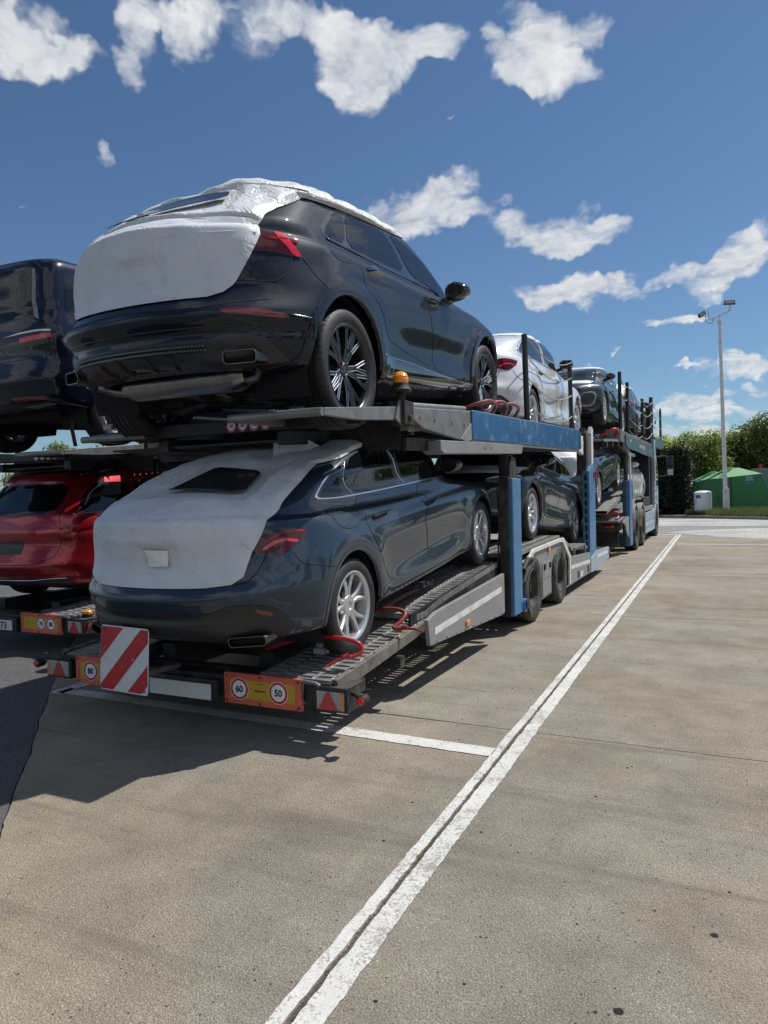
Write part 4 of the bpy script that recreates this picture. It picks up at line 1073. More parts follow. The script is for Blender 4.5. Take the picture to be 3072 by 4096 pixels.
            K.append(('cover_fold', line_mesh(GN, [[(51.2, 133), (47, 129), (42, 126)]], .021, .0035, 'cover_fold'), 'film', None, 'C'))
            flap = MB(); q = [ev(G, 80.5, 158) + evn(N, 80.5, 158)*.03, ev(G, 82.0, 166) + evn(N, 82, 166)*.03]
            flap.add([tuple(q[0]), tuple(q[1]), tuple(q[1] + np.array((.02, .06, .085))), tuple(q[0] + np.array((-.01, .04, .10))), tuple(q[1] + np.array((.07, .14, .03)))], [(0, 1, 2, 3), (1, 4, 2)])
            K.append(('cover_flap', flap.mesh('cover_flap'), 'film', None, 'C'))
            line('quarter_gap', [(36.6, 177.8), (34.5, 179.0), (32.9, 180.3), (31.8, 182.6), (30.5, 186.3), (28.9, 190.9)], 'seam', .003)
            line('lid_gap', [(29.2, 146), (28.8, 156), (28.6, 164), (29.2, 168.6), (32, 170.6), (36.5, 172)], 'seam', .004)
            patch('tow_hatch', F['hatch'], 'plastic', .0095, .004, both=False, rnd=0, step=.6)
            for s in (-1, 1):
                P = F['tip'] if s > 0 else mirror(F['tip'])
                tip = MB(); c0 = np.mean([ev(G, *q) for q in P], 0); T0 = Vector(c0) + Vector((0, -.095, -.008))
                out_, in_ = rbox(.235, .062, .022), rbox(.225, .053, .019); ya = .42*s; n = len(out_)
                def W(q, d): return (T0.x + q[0]*math.cos(ya), T0.y + q[0]*math.sin(ya) + d, T0.z + q[1])
                tip.add([W(q, 0) for q in out_] + [W(q, 0) for q in in_] + [W(q, .12) for q in out_] + [W(q, .12) for q in in_],
                        [(i, (i+1) % n, n+(i+1) % n, n+i) for i in range(n)] + [(i, (i+1) % n, 2*n+(i+1) % n, 2*n+i) for i in range(n)] + [(n+i, n+(i+1) % n, 3*n+(i+1) % n, 3*n+i) for i in range(n)])
                K.append(('exhaust_tip', tip.mesh('exhaust_tip', True, True), 'tip_metal', None, ''))
                bk = MB(); bk.add([W(q, .06) for q in in_], [tuple(range(n))]); K.append(('exhaust_mouth', bk.mesh('exhaust_mouth'), 'seam', None, ''))
        # front end
        patch('headlamp', F['headlamp'], 'headlamp', .006, .015, step=.9)
        hl = F['headlamp']; patch('led_strip', [hl[0], hl[1], hl[2], hl[3], ((hl[3][0]*.7+hl[5][0]*.3), hl[5][1]*.3+hl[3][1]*.7), (hl[2][0]*.75+hl[5][0]*.25, hl[5][1]*.25+hl[2][1]*.75), (hl[1][0]*.75+hl[6][0]*.25, hl[1][1]*.75+hl[6][1]*.25)], 'led', .010, .003, step=.8, parent='headlamp')
        patch('intake_frame', F['intake_rim'], 'skirt', .006, .012, step=.9); patch('air_intake', F['intake'], 'plastic', .012, .008, step=.9, parent='intake_frame')  # outer outline is a plain grey frame round the intake
        K.append(('grille', patch_mesh(GN, [F['grille'], mirror(F['grille'])], .006, 'grille', .012, 0, 1.0), 'gloss_black', None, ''))
        K.append(('windscreen', patch_mesh(GN, [F['windshield'], mirror(F['windshield'])], .004, 'windscreen', .008, 0, 1.0), 'glass_front', None, ''))
        line('bonnet_gap', U(G, 'R', [(3.25, spec['levels'][7][5]-.03), (3.8, spec['levels'][6][5]-.02), (4.2, spec['levels'][5][5]+.02)]), 'seam', .003)
        # mirrors
        for s in (1, -1):
            r, c = F['mirror'][0]; p = ev(G, r, c); b = Vector((p[0], p[1], p[2]))
            mm = MB(); sc = 1.0 if kind == 'sedan' else 1.12
            prof = [(.0, -.14), (.045, -.135), (.078, -.10), (.092, -.02), (.088, .06), (.070, .10)]
            k0 = len(mm.v); mm.lathe(prof, 'y', n=20, cap1=True)
            mm.xform(lambda q: Vector((q.x*1.15*sc + .135 - .12*(q.y+.0)*.3, (-q.y)*.66*sc, q.z*.82*sc*(1.0 - .25*(q.x/.09)) + .085)), k0)
            mm.hexa([(-.02, -.05, -.02), (.12, -.03, .02), (.12, .06, .02), (-.02, .09, -.02), (-.02, -.04, .03), (.12, -.02, .07), (.12, .05, .07), (-.02, .06, .03)])
            gl = MB(); gl.lathe([(0, .0), (.058, 0)], 'y', n=20); gl.xform(lambda q: Vector((q.x*1.15*sc + .133, -.068*sc, q.z*.82*sc*(1.0 - .25*(q.x/.09)) + .085)))
            for mb_ in (mm, gl): mb_.xform(lambda q: Vector(((q.x + b.x)*s, q.y + b.y, q.z + b.z)))
            K.append(('mirror', mm.mesh('mirror', True, True), 'gloss_black' if kind == 'suv' else 'MIRROR', None, 'M'))
            K.append(('mirror_glass', gl.mesh('mirror_glass', False, True), 'glass', 'mirror', 'M'))
    else:
        R_ = lambda pts: U(G, 'R', pts); B_ = lambda pts: U(G, 'B', pts)
        if kind == 'van':
            patch('rear_window', B_([(.002, 1.26), (.60, 1.27), (.72, 1.33), (.70, 1.55), (.66, 1.72), (.55, 1.78), (.002, 1.79)]), 'glass', .004, .01, merge=True)
            patch('window_fin', B_([(.745, 1.27), (.80, 1.245), (.745, 1.40), (.725, 1.60), (.70, 1.76), (.67, 1.76), (.69, 1.60), (.705, 1.40)]), 'skirt', .008, .01, step=.8, rnd=0)
            patch('tail_light', B_([(.30, 1.06), (.34, 1.11), (.56, 1.14), (.80, 1.155), (.90, 1.15), (.915, 1.05), (.80, 1.03), (.60, 1.01), (.42, 1.02)]), 'lamp_dark', .006, .02, step=.9, rnd=0)
            patch('light_strip', B_([(.37, 1.10), (.56, 1.125), (.80, 1.142), (.90, 1.14), (.90, 1.125), (.80, 1.127), (.56, 1.11)]), 'led', .010, .004, step=.7, rnd=0, parent='tail_light')
            patch('light_strip', B_([(.58, 1.03), (.80, 1.05), (.90, 1.065), (.90, 1.10), (.80, 1.095), (.58, 1.075)]), 'lamp_bright', .009, .004, step=.7, rnd=0, parent='tail_light')
            patch('rear_window_side', R_([(.30, 1.28), (1.4, 1.25), (1.4, 1.70), (.42, 1.70)]), 'glass', .004, .01)
            patch('rear_window_side', R_([(1.45, 1.25), (2.9, 1.22), (2.7, 1.70), (1.45, 1.70)]), 'glass', .004, .01)
            line('gate_gap', B_([(.003, .60), (.60, .60), (.80, .66), (.84, .80), (.84, 1.0)]), 'seam', .004)
            line('gate_gap_upper', B_([(.86, 1.16), (.84, 1.28), (.80, 1.5), (.76, 1.76), (.66, 1.84)]), 'seam', .004)
            line('bumper_gap', B_([(.003, .86), (.5, .86), (.80, .88)]), 'seam', .003); line('plate_hollow', B_([(.30, 1.0), (.36, .94), (.42, .86)]), 'plastic', .004)
            patch('reflector', B_([(.42, .50), (.78, .50), (.82, .47), (.46, .455)]), 'reflector', .004, .006, step=.8, rnd=0)
            patch('rear_diffuser', B_([(.004, .44), (.80, .44), (.76, .39), (.004, .385)]), 'steel_dark', .006, .02, merge=True)
            patch('bumper_strip', B_([(.50, .415), (.78, .44), (.84, .43), (.60, .40)]), 'steel', .012, .006, step=.8, rnd=0)
        else:
            patch('rear_window', B_([(.002, 1.055), (.50, 1.06), (.60, 1.09), (.585, 1.20), (.545, 1.30), (.44, 1.345), (.002, 1.36)]), 'glass', .004, .01, merge=True)
            patch('tail_light', B_([(.36, .905), (.46, .93), (.80, .935), (.87, .90), (.80, .86), (.76, .835), (.62, .83), (.44, .835)]), 'lamp_red', .006, .02, step=.9, rnd=0)
            patch('light_strip', B_([(.48, .86), (.72, .86), (.80, .885), (.72, .90), (.48, .895)]), 'lamp_bright', .009, .004, step=.7, rnd=0, parent='tail_light')
            patch('side_window', R_([(.38, 1.04), (1.15, 1.02), (1.20, 1.30), (.80, 1.335), (.60, 1.25)]), 'glass', .004, .01)
            patch('side_window', R_([(1.22, 1.02), (2.05, 1.01), (1.95, 1.33), (1.27, 1.31)]), 'glass', .004, .01)
            patch('side_window', R_([(2.12, 1.01), (2.95, .98), (2.60, 1.22), (2.02, 1.33)]), 'glass', .004, .01)
            line('window_trim', R_([(.36, 1.035), (1.15, 1.013), (2.05, 1.003), (2.95, .975)]), 'chrome', .006, .004)
            line('gate_gap', B_([(.003, .56), (.50, .56), (.66, .62), (.70, .75), (.69, .83)]), 'seam', .004); line('gate_gap_upper', B_([(.70, .94), (.66, 1.08), (.60, 1.25), (.52, 1.37)]), 'seam', .004)
            patch('number_plate_recess', B_([(.003, .79), (.30, .79), (.30, .66), (.003, .66)]), 'plastic', .004, .006, merge=True)
            patch('rear_diffuser', B_([(.004, .40), (.74, .40), (.76, .33), (.004, .32)]), 'plastic', .006, .02, merge=True)
            line('bumper_strip', B_([(.003, .385), (.40, .385), (.60, .40), (.72, .39)]), 'chrome', .007, .010)
            line('roof_rail', R_([(.70, 1.40), (1.2, 1.435), (2.2, 1.43)]), 'gloss_black', .016, .03)
            patch('spoiler', B_([(.003, 1.365), (.46, 1.35), (.52, 1.375), (.40, 1.43), (.003, 1.435)]), 'PAINT', .030, .03, merge=True)
    _CAR[kind] = (spec, K); return _CAR[kind]

def build_car(kind, paint, label, axle, tilt, yaw=0.0, sc=1.0, cover=True, group=None, wheels='', cat='car', mirror_m=None, text=None, small=False, wrot=0.0, xs=1.0):
    spec, K = car_kit(kind)
    root = empty('parked_car' if kind != 'van' else 'parked_van', (0, 0, 0))
    tag(root, label, cat, group)
    Rm = Matrix.Rotation(math.radians(yaw), 4, 'Z') @ Matrix.Rotation(math.radians(tilt), 4, 'X')
    a = Rm @ Vector((0, spec['axles'][0][0]*sc, 0))
    root.location = Vector(axle) - a; root.rotation_euler = Rm.to_euler(); root.scale = (sc*xs, sc, sc)
    last = {}
    for name, me, m, par, fl in K:
        if 'C' in fl and not cover: continue
        if small and name in ('wheel_bolts', 'honeycomb_band', 'rear_suspension', 'silencer', 'heat_shield'): continue
        mk = paint if m == 'PAINT' else ((mirror_m or paint) if m == 'MIRROR' else m)
        p = last.get(par, root) if par else root
        if par and 'L' in fl: p = last.get(par + 'L', root)
        o = link(name, me, mk, p)
        last[name + ('L' if 'L' in fl else '')] = o
        if 'S' in fl: o['kind'] = 'stuff'
    st = wheels or dict(suv='multi', sedan='twin', van='van', estate='plain')[kind]
    for i, (ya, za) in enumerate(spec['axles']):
        hw = spec['levels'][3][4]
        for s in (1, -1):
            W = dict(twin=.1125, multi=.1425, van=.1175, plain=.1075)[st]
            add_wheel(root, st, (s*(hw + (.0 if kind == 'suv' else -.012) - W), ya, za), s, text if (s > 0 and text) else None, wrot + .35*i)
    return root

# ================================================================ perforated decks, trailers, truck
def pline(P, y):
    ys, zs = zip(*P); return float(np.interp(y, ys, zs))
def perf_plate(P, x0, x1, y0, y1, px=.125, py=.074, sw=.040, sh=.0155, lip=.004, name='deck_plate'):
    """steel track plate with real pressed slots; P = height profile along y"""
    mb = MB(); nx = max(1, int(round((x1-x0-.03)/px))); ny = max(1, int(round((y1-y0-.02)/py)))
    px = (x1-x0)/nx; py = (y1-y0)/ny
    a = [(sw+sh*.9, 0), (sw+sh*.55, sh*.75), (0, sh), (-sw-sh*.55, sh*.75), (-sw-sh*.9, 0), (-sw-sh*.55, -sh*.75), (0, -sh), (sw+sh*.55, -sh*.75)]
    for i in range(nx):
        for j in range(ny):
            cx, cy = x0 + (i+.5)*px, y0 + (j+.5)*py; hx, hy = px/2, py/2
            so = (.012 if i % 2 else -.012)
            rect = [(hx, 0), (hx, hy), (0, hy), (-hx, hy), (-hx, 0), (-hx, -hy), (0, -hy), (hx, -hy)]
            vs = [(cx+q[0], cy+q[1], pline(P, cy+q[1])) for q in rect]
            vs += [(cx+q[0]*1.10, cy+so+q[1]*1.22, pline(P, cy+q[1])+.0005) for q in a]
            vs += [(cx+q[0], cy+so+q[1], pline(P, cy+q[1])+lip) for q in a]
            vs += [(cx+q[0]*.94, cy+so+q[1]*.88, pline(P, cy+q[1])-.014) for q in a]
            fs = [(i0, (i0+1) % 8, 8+(i0+1) % 8, 8+i0) for i0 in range(8)]
            fs += [(8+i0, 8+(i0+1) % 8, 16+(i0+1) % 8, 16+i0) for i0 in range(8)]
            fs += [(16+i0, 16+(i0+1) % 8, 24+(i0+1) % 8, 24+i0) for i0 in range(8)]
            mb.add(vs, fs)
    for (xa, xb) in ((x0-.006, x0), (x1, x1+.006)):
        ks = [y0 + (y1-y0)*k/6 for k in range(7)]
        mb.prism([(y, pline(P, y)+.002) for y in ks] + [(y, pline(P, y)-.05) for y in ks[::-1]], 'x', xa, xb)
    for (ya, yb) in ((y0-.006, y0), (y1, y1+.006)): mb.box((x0, ya, pline(P, ya)-.04), (x1, yb, pline(P, yb)+.001))
    return mb.mesh(name)

def side_panel(poly, x0, x1, name, m, par, bevel=.004): return MB().prism(poly, 'x', x0, x1).build(name, m, par, bevel=bevel)
def rpoly(w, h, r, cx=0, cy=0): return [(cx+a, cy+b) for a, b in rbox(w, h, r, 4)]

def speed_disc(x, y, z, R, txt, par, nrm='y'):
    """round speed sticker facing backwards"""
    d = MB(); d.lathe([(0, 0), (R*.80, 0)], 'y', n=32); d.xform(lambda q: Vector((q.x + x, y - .0022, q.z + z)))
    o = d.build('speed_sticker', 'white_print', par)
    r = MB(); r.lathe([(R*.78, 0), (R, 0), (R, .001)], 'y', n=32); r.xform(lambda q: Vector((q.x + x, y - .0034 + q.y, q.z + z))); r.build('sticker_ring', 'print_red', o)
    w = MB(); w.lathe([(R, 0), (R*1.06, 0)], 'y', n=32); w.xform(lambda q: Vector((q.x + x, y - .0020, q.z + z))); w.build('sticker_edge', 'white_print', o)
    text_obj(txt, R*.66, lambda a, b: (x + a, y - .0036, z + b), 'print_black', o, .035, 'speed_number')

def lamp_unit(par, x0, x1, z0, z1, y, side):
    b = MB(); b.box((x0-.015, y, z0-.012), (x1+.012, y+.17, z1+.02)); b.box((x0-.02, y-.012, z1+.012), (x1+.016, y+.2, z1+.024))
    o = b.build('tail_light_box', 'steel_dark', par, bevel=.004)
    m = MB(); m.box((x0+.006, y-.012, z0+.004), (x1-.006, y, z1-.004)); l = m.build('tail_light_lens', 'white_lens', o, bevel=.003)
    a = MB()
    for k in range(3): a.box((x0+.006, y-.0150, z0+.006 + k*(z1-z0-.012)/3), (x0+.006, y-.012, z0))
    ax = x1-.026 if side > 0 else x0+.008
    MB().box((ax, y-.0155, z0+.005), (ax+.018, y-.012, z1-.005)).build('indicator_strip', 'amber_dull', o)
    cx = (x0+x1)/2 - .012*side; h = (z1-z0)
    t = chaikin([(cx-.062, z0+.006), (cx+.062, z0+.006), (cx, z1-.002)], 2)
    t = [(cx-.062, z0+.012), (cx-.055, z0+.004), (cx+.055, z0+.004), (cx+.062, z0+.012), (cx+.012, z1-.012), (cx, z1-.004), (cx-.012, z1-.012)]
    MB().prism(t, 'y', y-.0185, y-.0115).build('reflector_triangle', 'tri_red', o)
    # lens cells: rows of small raised optics
    g = MB(); nx, nz = 12, 6
    for i in range(nx):
        for j in range(nz):
            gx, gz = x0+.012 + (i+.5)*(x1-x0-.024)/nx, z0+.010 + (j+.5)*(z1-z0-.020)/nz
            w_, hz = (x1-x0)/nx*.40, (z1-z0)/nz*.40
            g.add([(gx-w_, y-.0122, gz-hz), (gx+w_, y-.0122, gz-hz), (gx+w_, y-.0122, gz+hz), (gx-w_, y-.0122, gz+hz), (gx, y-.0158, gz)], [(0, 1, 4), (1, 2, 4), (2, 3, 4), (3, 0, 4)])
    s = g.build('lens_cells', 'white_lens', o); s['kind'] = 'stuff'
    return o

def wheel_steel(R=.40, w=.27):
    mb = MB(); h = w/2; rr = R*.60
    mb.lathe([(rr, -h*.9), (R*.9, -h), (R-.012, -h*.92), (R, -h*.8)] + [q for g in (-.4, 0, .4) for q in ((R, h*(g-.06)), (R-.012, h*(g-.05)), (R-.012, h*(g+.05)), (R, h*(g+.06)))] +
             [(R, h*.8), (R-.012, h*.92), (R*.93, h), (R*.80, h*1.02), (R*.70, h*.98), (rr, h*.86)], 'x', n=64)
    t = mb.mesh('tyre', True)
    d = MB(); d.lathe([(rr+.004, h*.84), (rr-.004, h*.90), (rr-.016, h*.86), (rr-.022, h*.45), (rr-.06, h*.05), (rr*.62, -h*.15), (rr*.58, -h*.10), (rr*.45, -h*.05), (rr*.42, h*.30), (rr*.30, h*.36), (0, h*.36)], 'x', n=48)
    for k in range(8):
        a = 2*math.pi*k/8; d.cyl((-h*.1, rr*.52*math.cos(a), rr*.52*math.sin(a)), (h*.06, rr*.52*math.cos(a), rr*.52*math.sin(a)), .014, 6)
    return t, d.mesh('steel_rim', True, True)
_SW = {}
def add_steel_wheel(par, x, y, R, side=1, w=.27):
    if R not in _SW: _SW[R] = wheel_steel(R, w)
    t, d = _SW[R]; o = link('wheel', d, 'rim_steel', par); o.location = (x, y, R); o.rotation_euler = (.3*y, 0, 0 if side > 0 else math.pi)
    link('tyre', t, 'tyre_truck', o); return o

def hooked_bar(par_name, pts, r, m, label, hook=True, world=True):
    """bent tubular wheel stop lying on the deck"""
    P = [Vector(p) for p in pts]; Q = []
    for i in range(len(P)-1):            # smooth through the points
        p0, p1, p2, p3 = P[max(i-1, 0)], P[i], P[i+1], P[min(i+2, len(P)-1)]
        for k in range(6):
            t = k/6; Q.append(.5*((2*p1) + (p2-p0)*t + (2*p0-5*p1+4*p2-p3)*t*t + (3*p1-p0-3*p2+p3)*t**3))
    Q.append(P[-1]); mb = MB(); rr = [r]*len(Q); rr[-1] = r*1.25; rr[-2] = r*1.15
    mb.tube([tuple(q) for q in Q], rr, 12); o = mb.build(par_name, m, None, smooth=True)
    if hook:
        e = P[-1]; d = (P[-1]-P[-2]).normalized(); h = MB()
        h.tube([tuple(e), tuple(e + d*.04 + Vector((0, .0, .012))), tuple(e + d*.10 + Vector((0, .02, .012))), tuple(e + d*.17 + Vector((0, .01, .0)))], [.010, .012, .010, .007], 8)
        h.cyl(tuple(e + d*.01 + Vector((0, 0, .02))), tuple(e + d*.05 + Vector((0, 0, .02))), r*.9, 10)
        h.build('locking_pin', m, o, smooth=True)
    tag(o, label, 'wheel chock', 'red wheel bars on the decks'); return o

LOWER = [(-.2, .385), (1.55, .525), (1.60, .585), (1.9, .64), (3.65, .79), (3.80, .86), (6.25, .915), (6.35, .90), (7.1, .68), (8.8, .60)]
LOWER0 = [(-.2, .385), (1.6, .529)]
UPPER = [(-.2, 1.95), (.9, 2.02), (3.9, 2.33), (4.7, 2.36), (4.82, 2.14), (9.0, 2.38)]
def plates(par, prof, segs, x0, x1, **kw):
    for (a, b) in segs:
        o = link('deck_plate', perf_plate(prof, x0, x1, a, b, **kw), 'deck', par)

def build_trailer(root_at, label, plate_text, speeds, left=False):
    T = empty('car_trailer', root_at); tag(T, label, 'car transporter', 'car transporter trailers parked side by side')
    # ---- lower deck, right and left tracks (x from the middle, y forward from the tail, z up)
    for s in (1, -1):
        if left and s < 0: continue
        x0, x1 = (.66, 1.235) if s > 0 else (-1.235, -.66)
        plates(T, [(y, z) for y, z in LOWER0], [(.03, .78), (.79, 1.56)], x0 - (.02 if s > 0 else -.10), x1 - (.10 if s > 0 else -.02), px=.118)
        plates(T, LOWER[2:], [(1.42, 1.98), (1.99, 2.80), (2.81, 3.62)], x0 + (.0 if s > 0 else .12), x1 - (.12 if s > 0 else 0), px=.13)
        plates(T, LOWER[5:], [(3.80, 5.0), (5.01, 6.22)], x0, x1, px=.145, py=.09)
        plates(T, LOWER[7:], [(6.40, 7.1), (7.11, 8.75)], x0, x1, px=.145, py=.09)
        fl = MB(); xi = .63*s
        fl.prism([(.03, .415), (1.55, .537), (1.55, .517), (.03, .395)], 'x', xi-.012*s, xi+.020*s)
        fl.prism([(.03, .395), (1.55, .517), (1.55, .40), (.03, .30)], 'x', xi, xi+.008*s)
        fl.build('inner_rail', 'steel', T, bevel=.002)
        sb = MB(); xo = 1.155*s
        sb.prism([(.01, .418), (1.60, .545), (1.60, .47), (.04, .328)], 'x', xo, xo+.035*s)
        for k in range(12): sb.box((xo+.002*s, .07+k*.125, .420+k*.0100), (xo+.012*s, .12+k*.125, .431+k*.0100))
        sb.build('side_beam', 'steel_brown', T, bevel=.004)
    bm_ = MB()
    for k in range(14): bm_.box((-1.22, .25+k*.62, .28+.02*k*.5), (1.22, .33+k*.62, .36+.02*k*.5))
    bm_.box((-.50, .35, .26), (-.38, 8.5, .46)); bm_.box((.38, .35, .26), (.50, 8.5, .46))
    bm_.build('chassis_frame', 'steel_dark', T)
    pr = MB(); pr.prism([(3.7, .80), (6.3, .85), (6.9, .55), (8.8, .45), (8.8, .3), (3.7, .4)], 'x', -.62, .62); pr.build('axle_housing', 'steel_dark', T)
    rb = MB(); rb.box((-1.24, .02, .235), (1.24, .14, .372)); rb.box((-1.16, -.012, .372), (-.60, .03, .395)); rb.box((.60, -.012, .372), (1.16, .03, .395))
    rb.box((-.30, -.03, .19), (.31, .04, .345)); rb.build('rear_beam', 'steel_dark', T, bevel=.005)
    for s in (1, -1):
        a, b = (.36, .952) if s > 0 else (-1.0, -.41)
        p = MB(); p.box((a, -.015, .205), (b, .012, .405)); q = p.build('marker_panel', 'plate_orange', T, bevel=.003)
        MB().box((a+.05, -.0178, .245), (b-.045, -.013, .365)).build('panel_centre', 'plate_yellow', q)
        for (bx, bz) in ((.02, .02), (.02, .18), (.28, .185), (.28, .015), (.57, .18), (.57, .02)):
            MB().lathe([(0, -.004), (.006, -.004), (.008, 0)], 'y', c=(a+bx, -.0155, .205+bz), n=8).build('rivet', 'steel_dark', q)
        for k, (sp, off) in enumerate(speeds[0 if s < 0 else 1]): speed_disc((a + off), -.0175, .306, .068, sp, q)
        if s > 0 and not left:
            text_obj('Kässbohrer', .016, lambda u, v: (a+.285+u+v*.25, -.0190, .305+v), 'print_black', q, .02, maxw=.085)
            text_obj('www.kaessbohrer.com', .008, lambda u, v: (a+.285+u, -.0190, .350+v), 'print_black', q, .0, maxw=.09)
        x0, x1 = (1.062, 1.262) if s > 0 else (-1.292, -1.062)
        lamp_unit(T, x0, x1, .240, .358, -.015, s)
        sx = 1.30*s if s > 0 else -1.325
        mk = MB(); mk.cyl((sx-.03*s, .05, .34), (sx+.06*s, .0, .325), .013, 8); k0 = len(mk.v)
        mk.lathe([(0, -.035), (.030, -.033), (.034, -.02), (.030, .03), (0, .035)], 'y', c=(sx+.075*s, 0, .32), n=18)
        mo = mk.build('marker_lamp', 'rubber', T, smooth=True)
        MB().lathe([(0, -.046), (.018, -.044), (.026, -.034)], 'y', c=(sx+.075*s, 0, .32), n=18).build('marker_lens', 'red_marker', mo, smooth=True)
        MB().lathe([(0, .046), (.018, .044), (.026, .034)], 'y', c=(sx+.075*s, 0, .32), n=18).build('marker_lens', 'amber_dull', mo, smooth=True)
    lt = MB(); lt.tube([(.97, -.02, .39), (.975, -.03, .34), (.955, -.028, .30), (.985, -.02, .26)], .004, 6); lt.tube([(.955, -.02, .40), (1.06, -.02, .395), (1.09, -.02, .38)], .012, 8)
    lt.build('latch', 'steel', T, smooth=True)
    npx = (-.258, .27) if not left else (-.26, .26)
    n = MB().box((npx[0], -.045, .214), (npx[1], -.036, .318)).build('number_plate', 'number_plate', T, bevel=.002)
    if plate_text: text_obj(plate_text, .075, lambda u, v: (npx[1]-.155+u, -.0462, .266+v), 'print_black', n, .02, 'plate_number')
    # ---- side of the chassis
    sk = side_panel([(1.25, .575), (1.42, .610), (3.31, .705), (3.31, .31), (3.22, .297), (1.29, .372)], 1.25, 1.285, 'side_skirt', 'skirt', T)
    side_panel([(1.38, .495), (3.20, .585), (3.20, .530), (1.38, .440)], 1.2855, 1.288, 'reflective_strip', 'reflect_strip', sk, 0)
    side_panel([(2.10, .425), (2.19, .43), (2.19, .385), (2.10, .38)], 1.286, 1.300, 'side_reflector', 'amber_dull', sk)
    inner = MB(); inner.prism([(1.30, .60), (3.6, .80), (3.6, .5), (1.3, .42)], 'x', 1.10, 1.12); inner.build('inner_web', 'steel_dark', T)
    p1 = MB(); p1.box((1.18, 3.69, .20), (1.285, 4.03, 1.68)); o = p1.build('lift_post', 'blue_post', T, bevel=.012)
    side_panel([(3.70, 1.66), (4.04, 1.66), (4.04, 1.74), (3.98, 1.80), (3.96, 1.90), (3.80, 1.92), (3.73, 1.80)], 1.16, 1.25, 'post_head', 'steel_dark', o)
    MB().box((1.12, 3.74, 1.68), (1.22, 3.96, 1.99)).build('post_ram', 'steel_dark', o, bevel=.01)
    MB().box((1.14, 3.66, .20), (1.245, 3.70, 1.70)).build('post_rear_face', 'steel_dark', o, bevel=.005)
    MB().lathe([(.062, -.05), (.075, -.05), (.075, .06), (.062, .06)], 'x', c=(1.25, 4.08, .27), n=24).build('post_roller', 'blue_post', o, smooth=True)
    side_panel([(1.60, 1.958), (4.13, 2.062), (4.15, 2.03), (4.10, 1.955), (1.68, 1.852), (1.60, 1.88)], 1.12, 1.285, 'lift_beam', 'skirt', T, .006)
    for yy in (2.75, 2.95):
        MB().lathe([(0, 0), (.014, 0)], 'x', c=(1.2862, yy, 1.95+(yy-2.75)*.04), n=14).build('beam_hole', 'seam', T)
    # wheels, fenders and lockers
    fend = MB(); A = [(4.30, .76), (4.54, .858), (6.02, .885), (6.28, .879), (6.73, .60), (6.72, .18)]
    B = [(6.65, .18), (6.65, .56), (6.22, .82), (6.0, .835), (4.58, .81), (4.36, .72)]
    fend.prism(A + B, 'x', 1.262, 1.29); fo = fend.build('fender_edge', 'reflect_strip', T, bevel=.004)
    side_panel([(4.06, .74), (4.30, .76), (4.58, .81), (6.0, .835), (6.22, .82), (6.55, .64), (6.40, .60), (6.25, .66), (5.75, .68), (5.62, .60), (5.55, .40), (5.55, .20), (5.0, .19), (5.0, .42), (4.92, .62), (4.80, .72), (4.2, .72)], 1.235, 1.262, 'fender_panel', 'skirt', T)
    for (ya, yb, za, zb) in ((5.04, 5.52, .22, .42), (5.04, 5.52, .43, .64)): MB().box((1.262, ya, za), (1.272, yb, zb)).build('locker_door', 'skirt', T, bevel=.004)
    for yy in (5.12, 5.42): MB().box((1.272, yy, .55), (1.288, yy+.05, .62)).build('locker_handle', 'rubber', T, bevel=.003)
    side_panel([(5.35, .82), (5.45, .823), (5.45, .765), (5.35, .76)], 1.263, 1.285, 'side_reflector', 'amber_dull', T)
    for q in (((.9, 3.88, .28), (1.25, 3.90, .85)), ((.9, 5.00, .25), (1.23, 5.03, .8)), ((.9, 5.53, .25), (1.23, 5.55, .8)), ((.9, 6.9, .2), (1.25, 6.93, .7))): MB().box(*q).build('mudguard', 'rubber', T)
    for yw in (8.25-3.69, 9.77-3.69):
        for s in (1, -1): add_steel_wheel(T, s*(1.29-.135), yw, .392, s)
    hose = MB(); hose.tube([(1.25, 4.10, .50), (1.27, 4.13, .66), (1.28, 4.28, .76), (1.29, 4.44, .75), (1.28, 4.38, .66), (1.27, 4.24, .58), (1.26, 4.16, .50)], .030, 10); hose.build('coiled_hose', 'rubber', T, smooth=True)
    # front side box, second post, drawbar
    side_panel([(6.73, .575), (8.40, .50), (8.40, .165), (6.73, .165)], 1.255, 1.285, 'front_side_panel', 'skirt', T)
    side_panel([(6.76, .44), (8.36, .385), (8.36, .33), (6.76, .385)], 1.2855, 1.288, 'reflective_strip', 'reflect_strip', T, 0)
    side_panel([(8.10, .30), (8.25, .31), (8.28, .20), (8.12, .19)], 1.2855, 1.287, 'panel_opening', 'seam', T, 0)
    side_panel([(7.25, .30), (7.42, .30), (7.42, .20), (7.25, .20)], 1.2855, 1.287, 'notice', 'steel_dark', T, 0); side_panel([(7.50, .28), (7.70, .27), (7.70, .19), (7.50, .19)], 1.2855, 1.287, 'notice', 'reflect_strip', T, 0)
    bx = MB(); bx.box((1.0, 7.2, .52), (1.26, 7.24, .66)); bx.box((1.0, 8.1, .50), (1.26, 8.14, .64)); bx.box((1.0, 7.2, .64), (1.26, 8.14, .67)); bx.build('valve_frame', 'steel', T, bevel=.004)
    p2 = MB(); p2.box((1.165, 8.42, .17), (1.285, 9.02, 1.86)); o = p2.build('lift_post', 'blue_post', T, bevel=.012)
    side_panel([(8.46, 1.85), (9.02, 1.85), (9.02, 1.92), (8.85, 2.0), (8.62, 1.95)], 1.24, 1.285, 'post_cap', 'blue_post', o)
    for k in range(9): MB().prism(rpoly(.04, .10, .018, 1.225, .62+k*.14), 'y', 8.414, 8.4215).build('post_slot', 'seam', o)
    MB().box((1.08, 8.44, 1.80), (1.24, 8.62, 2.50)).build('post_ram', 'steel_dark', o, bevel=.01)
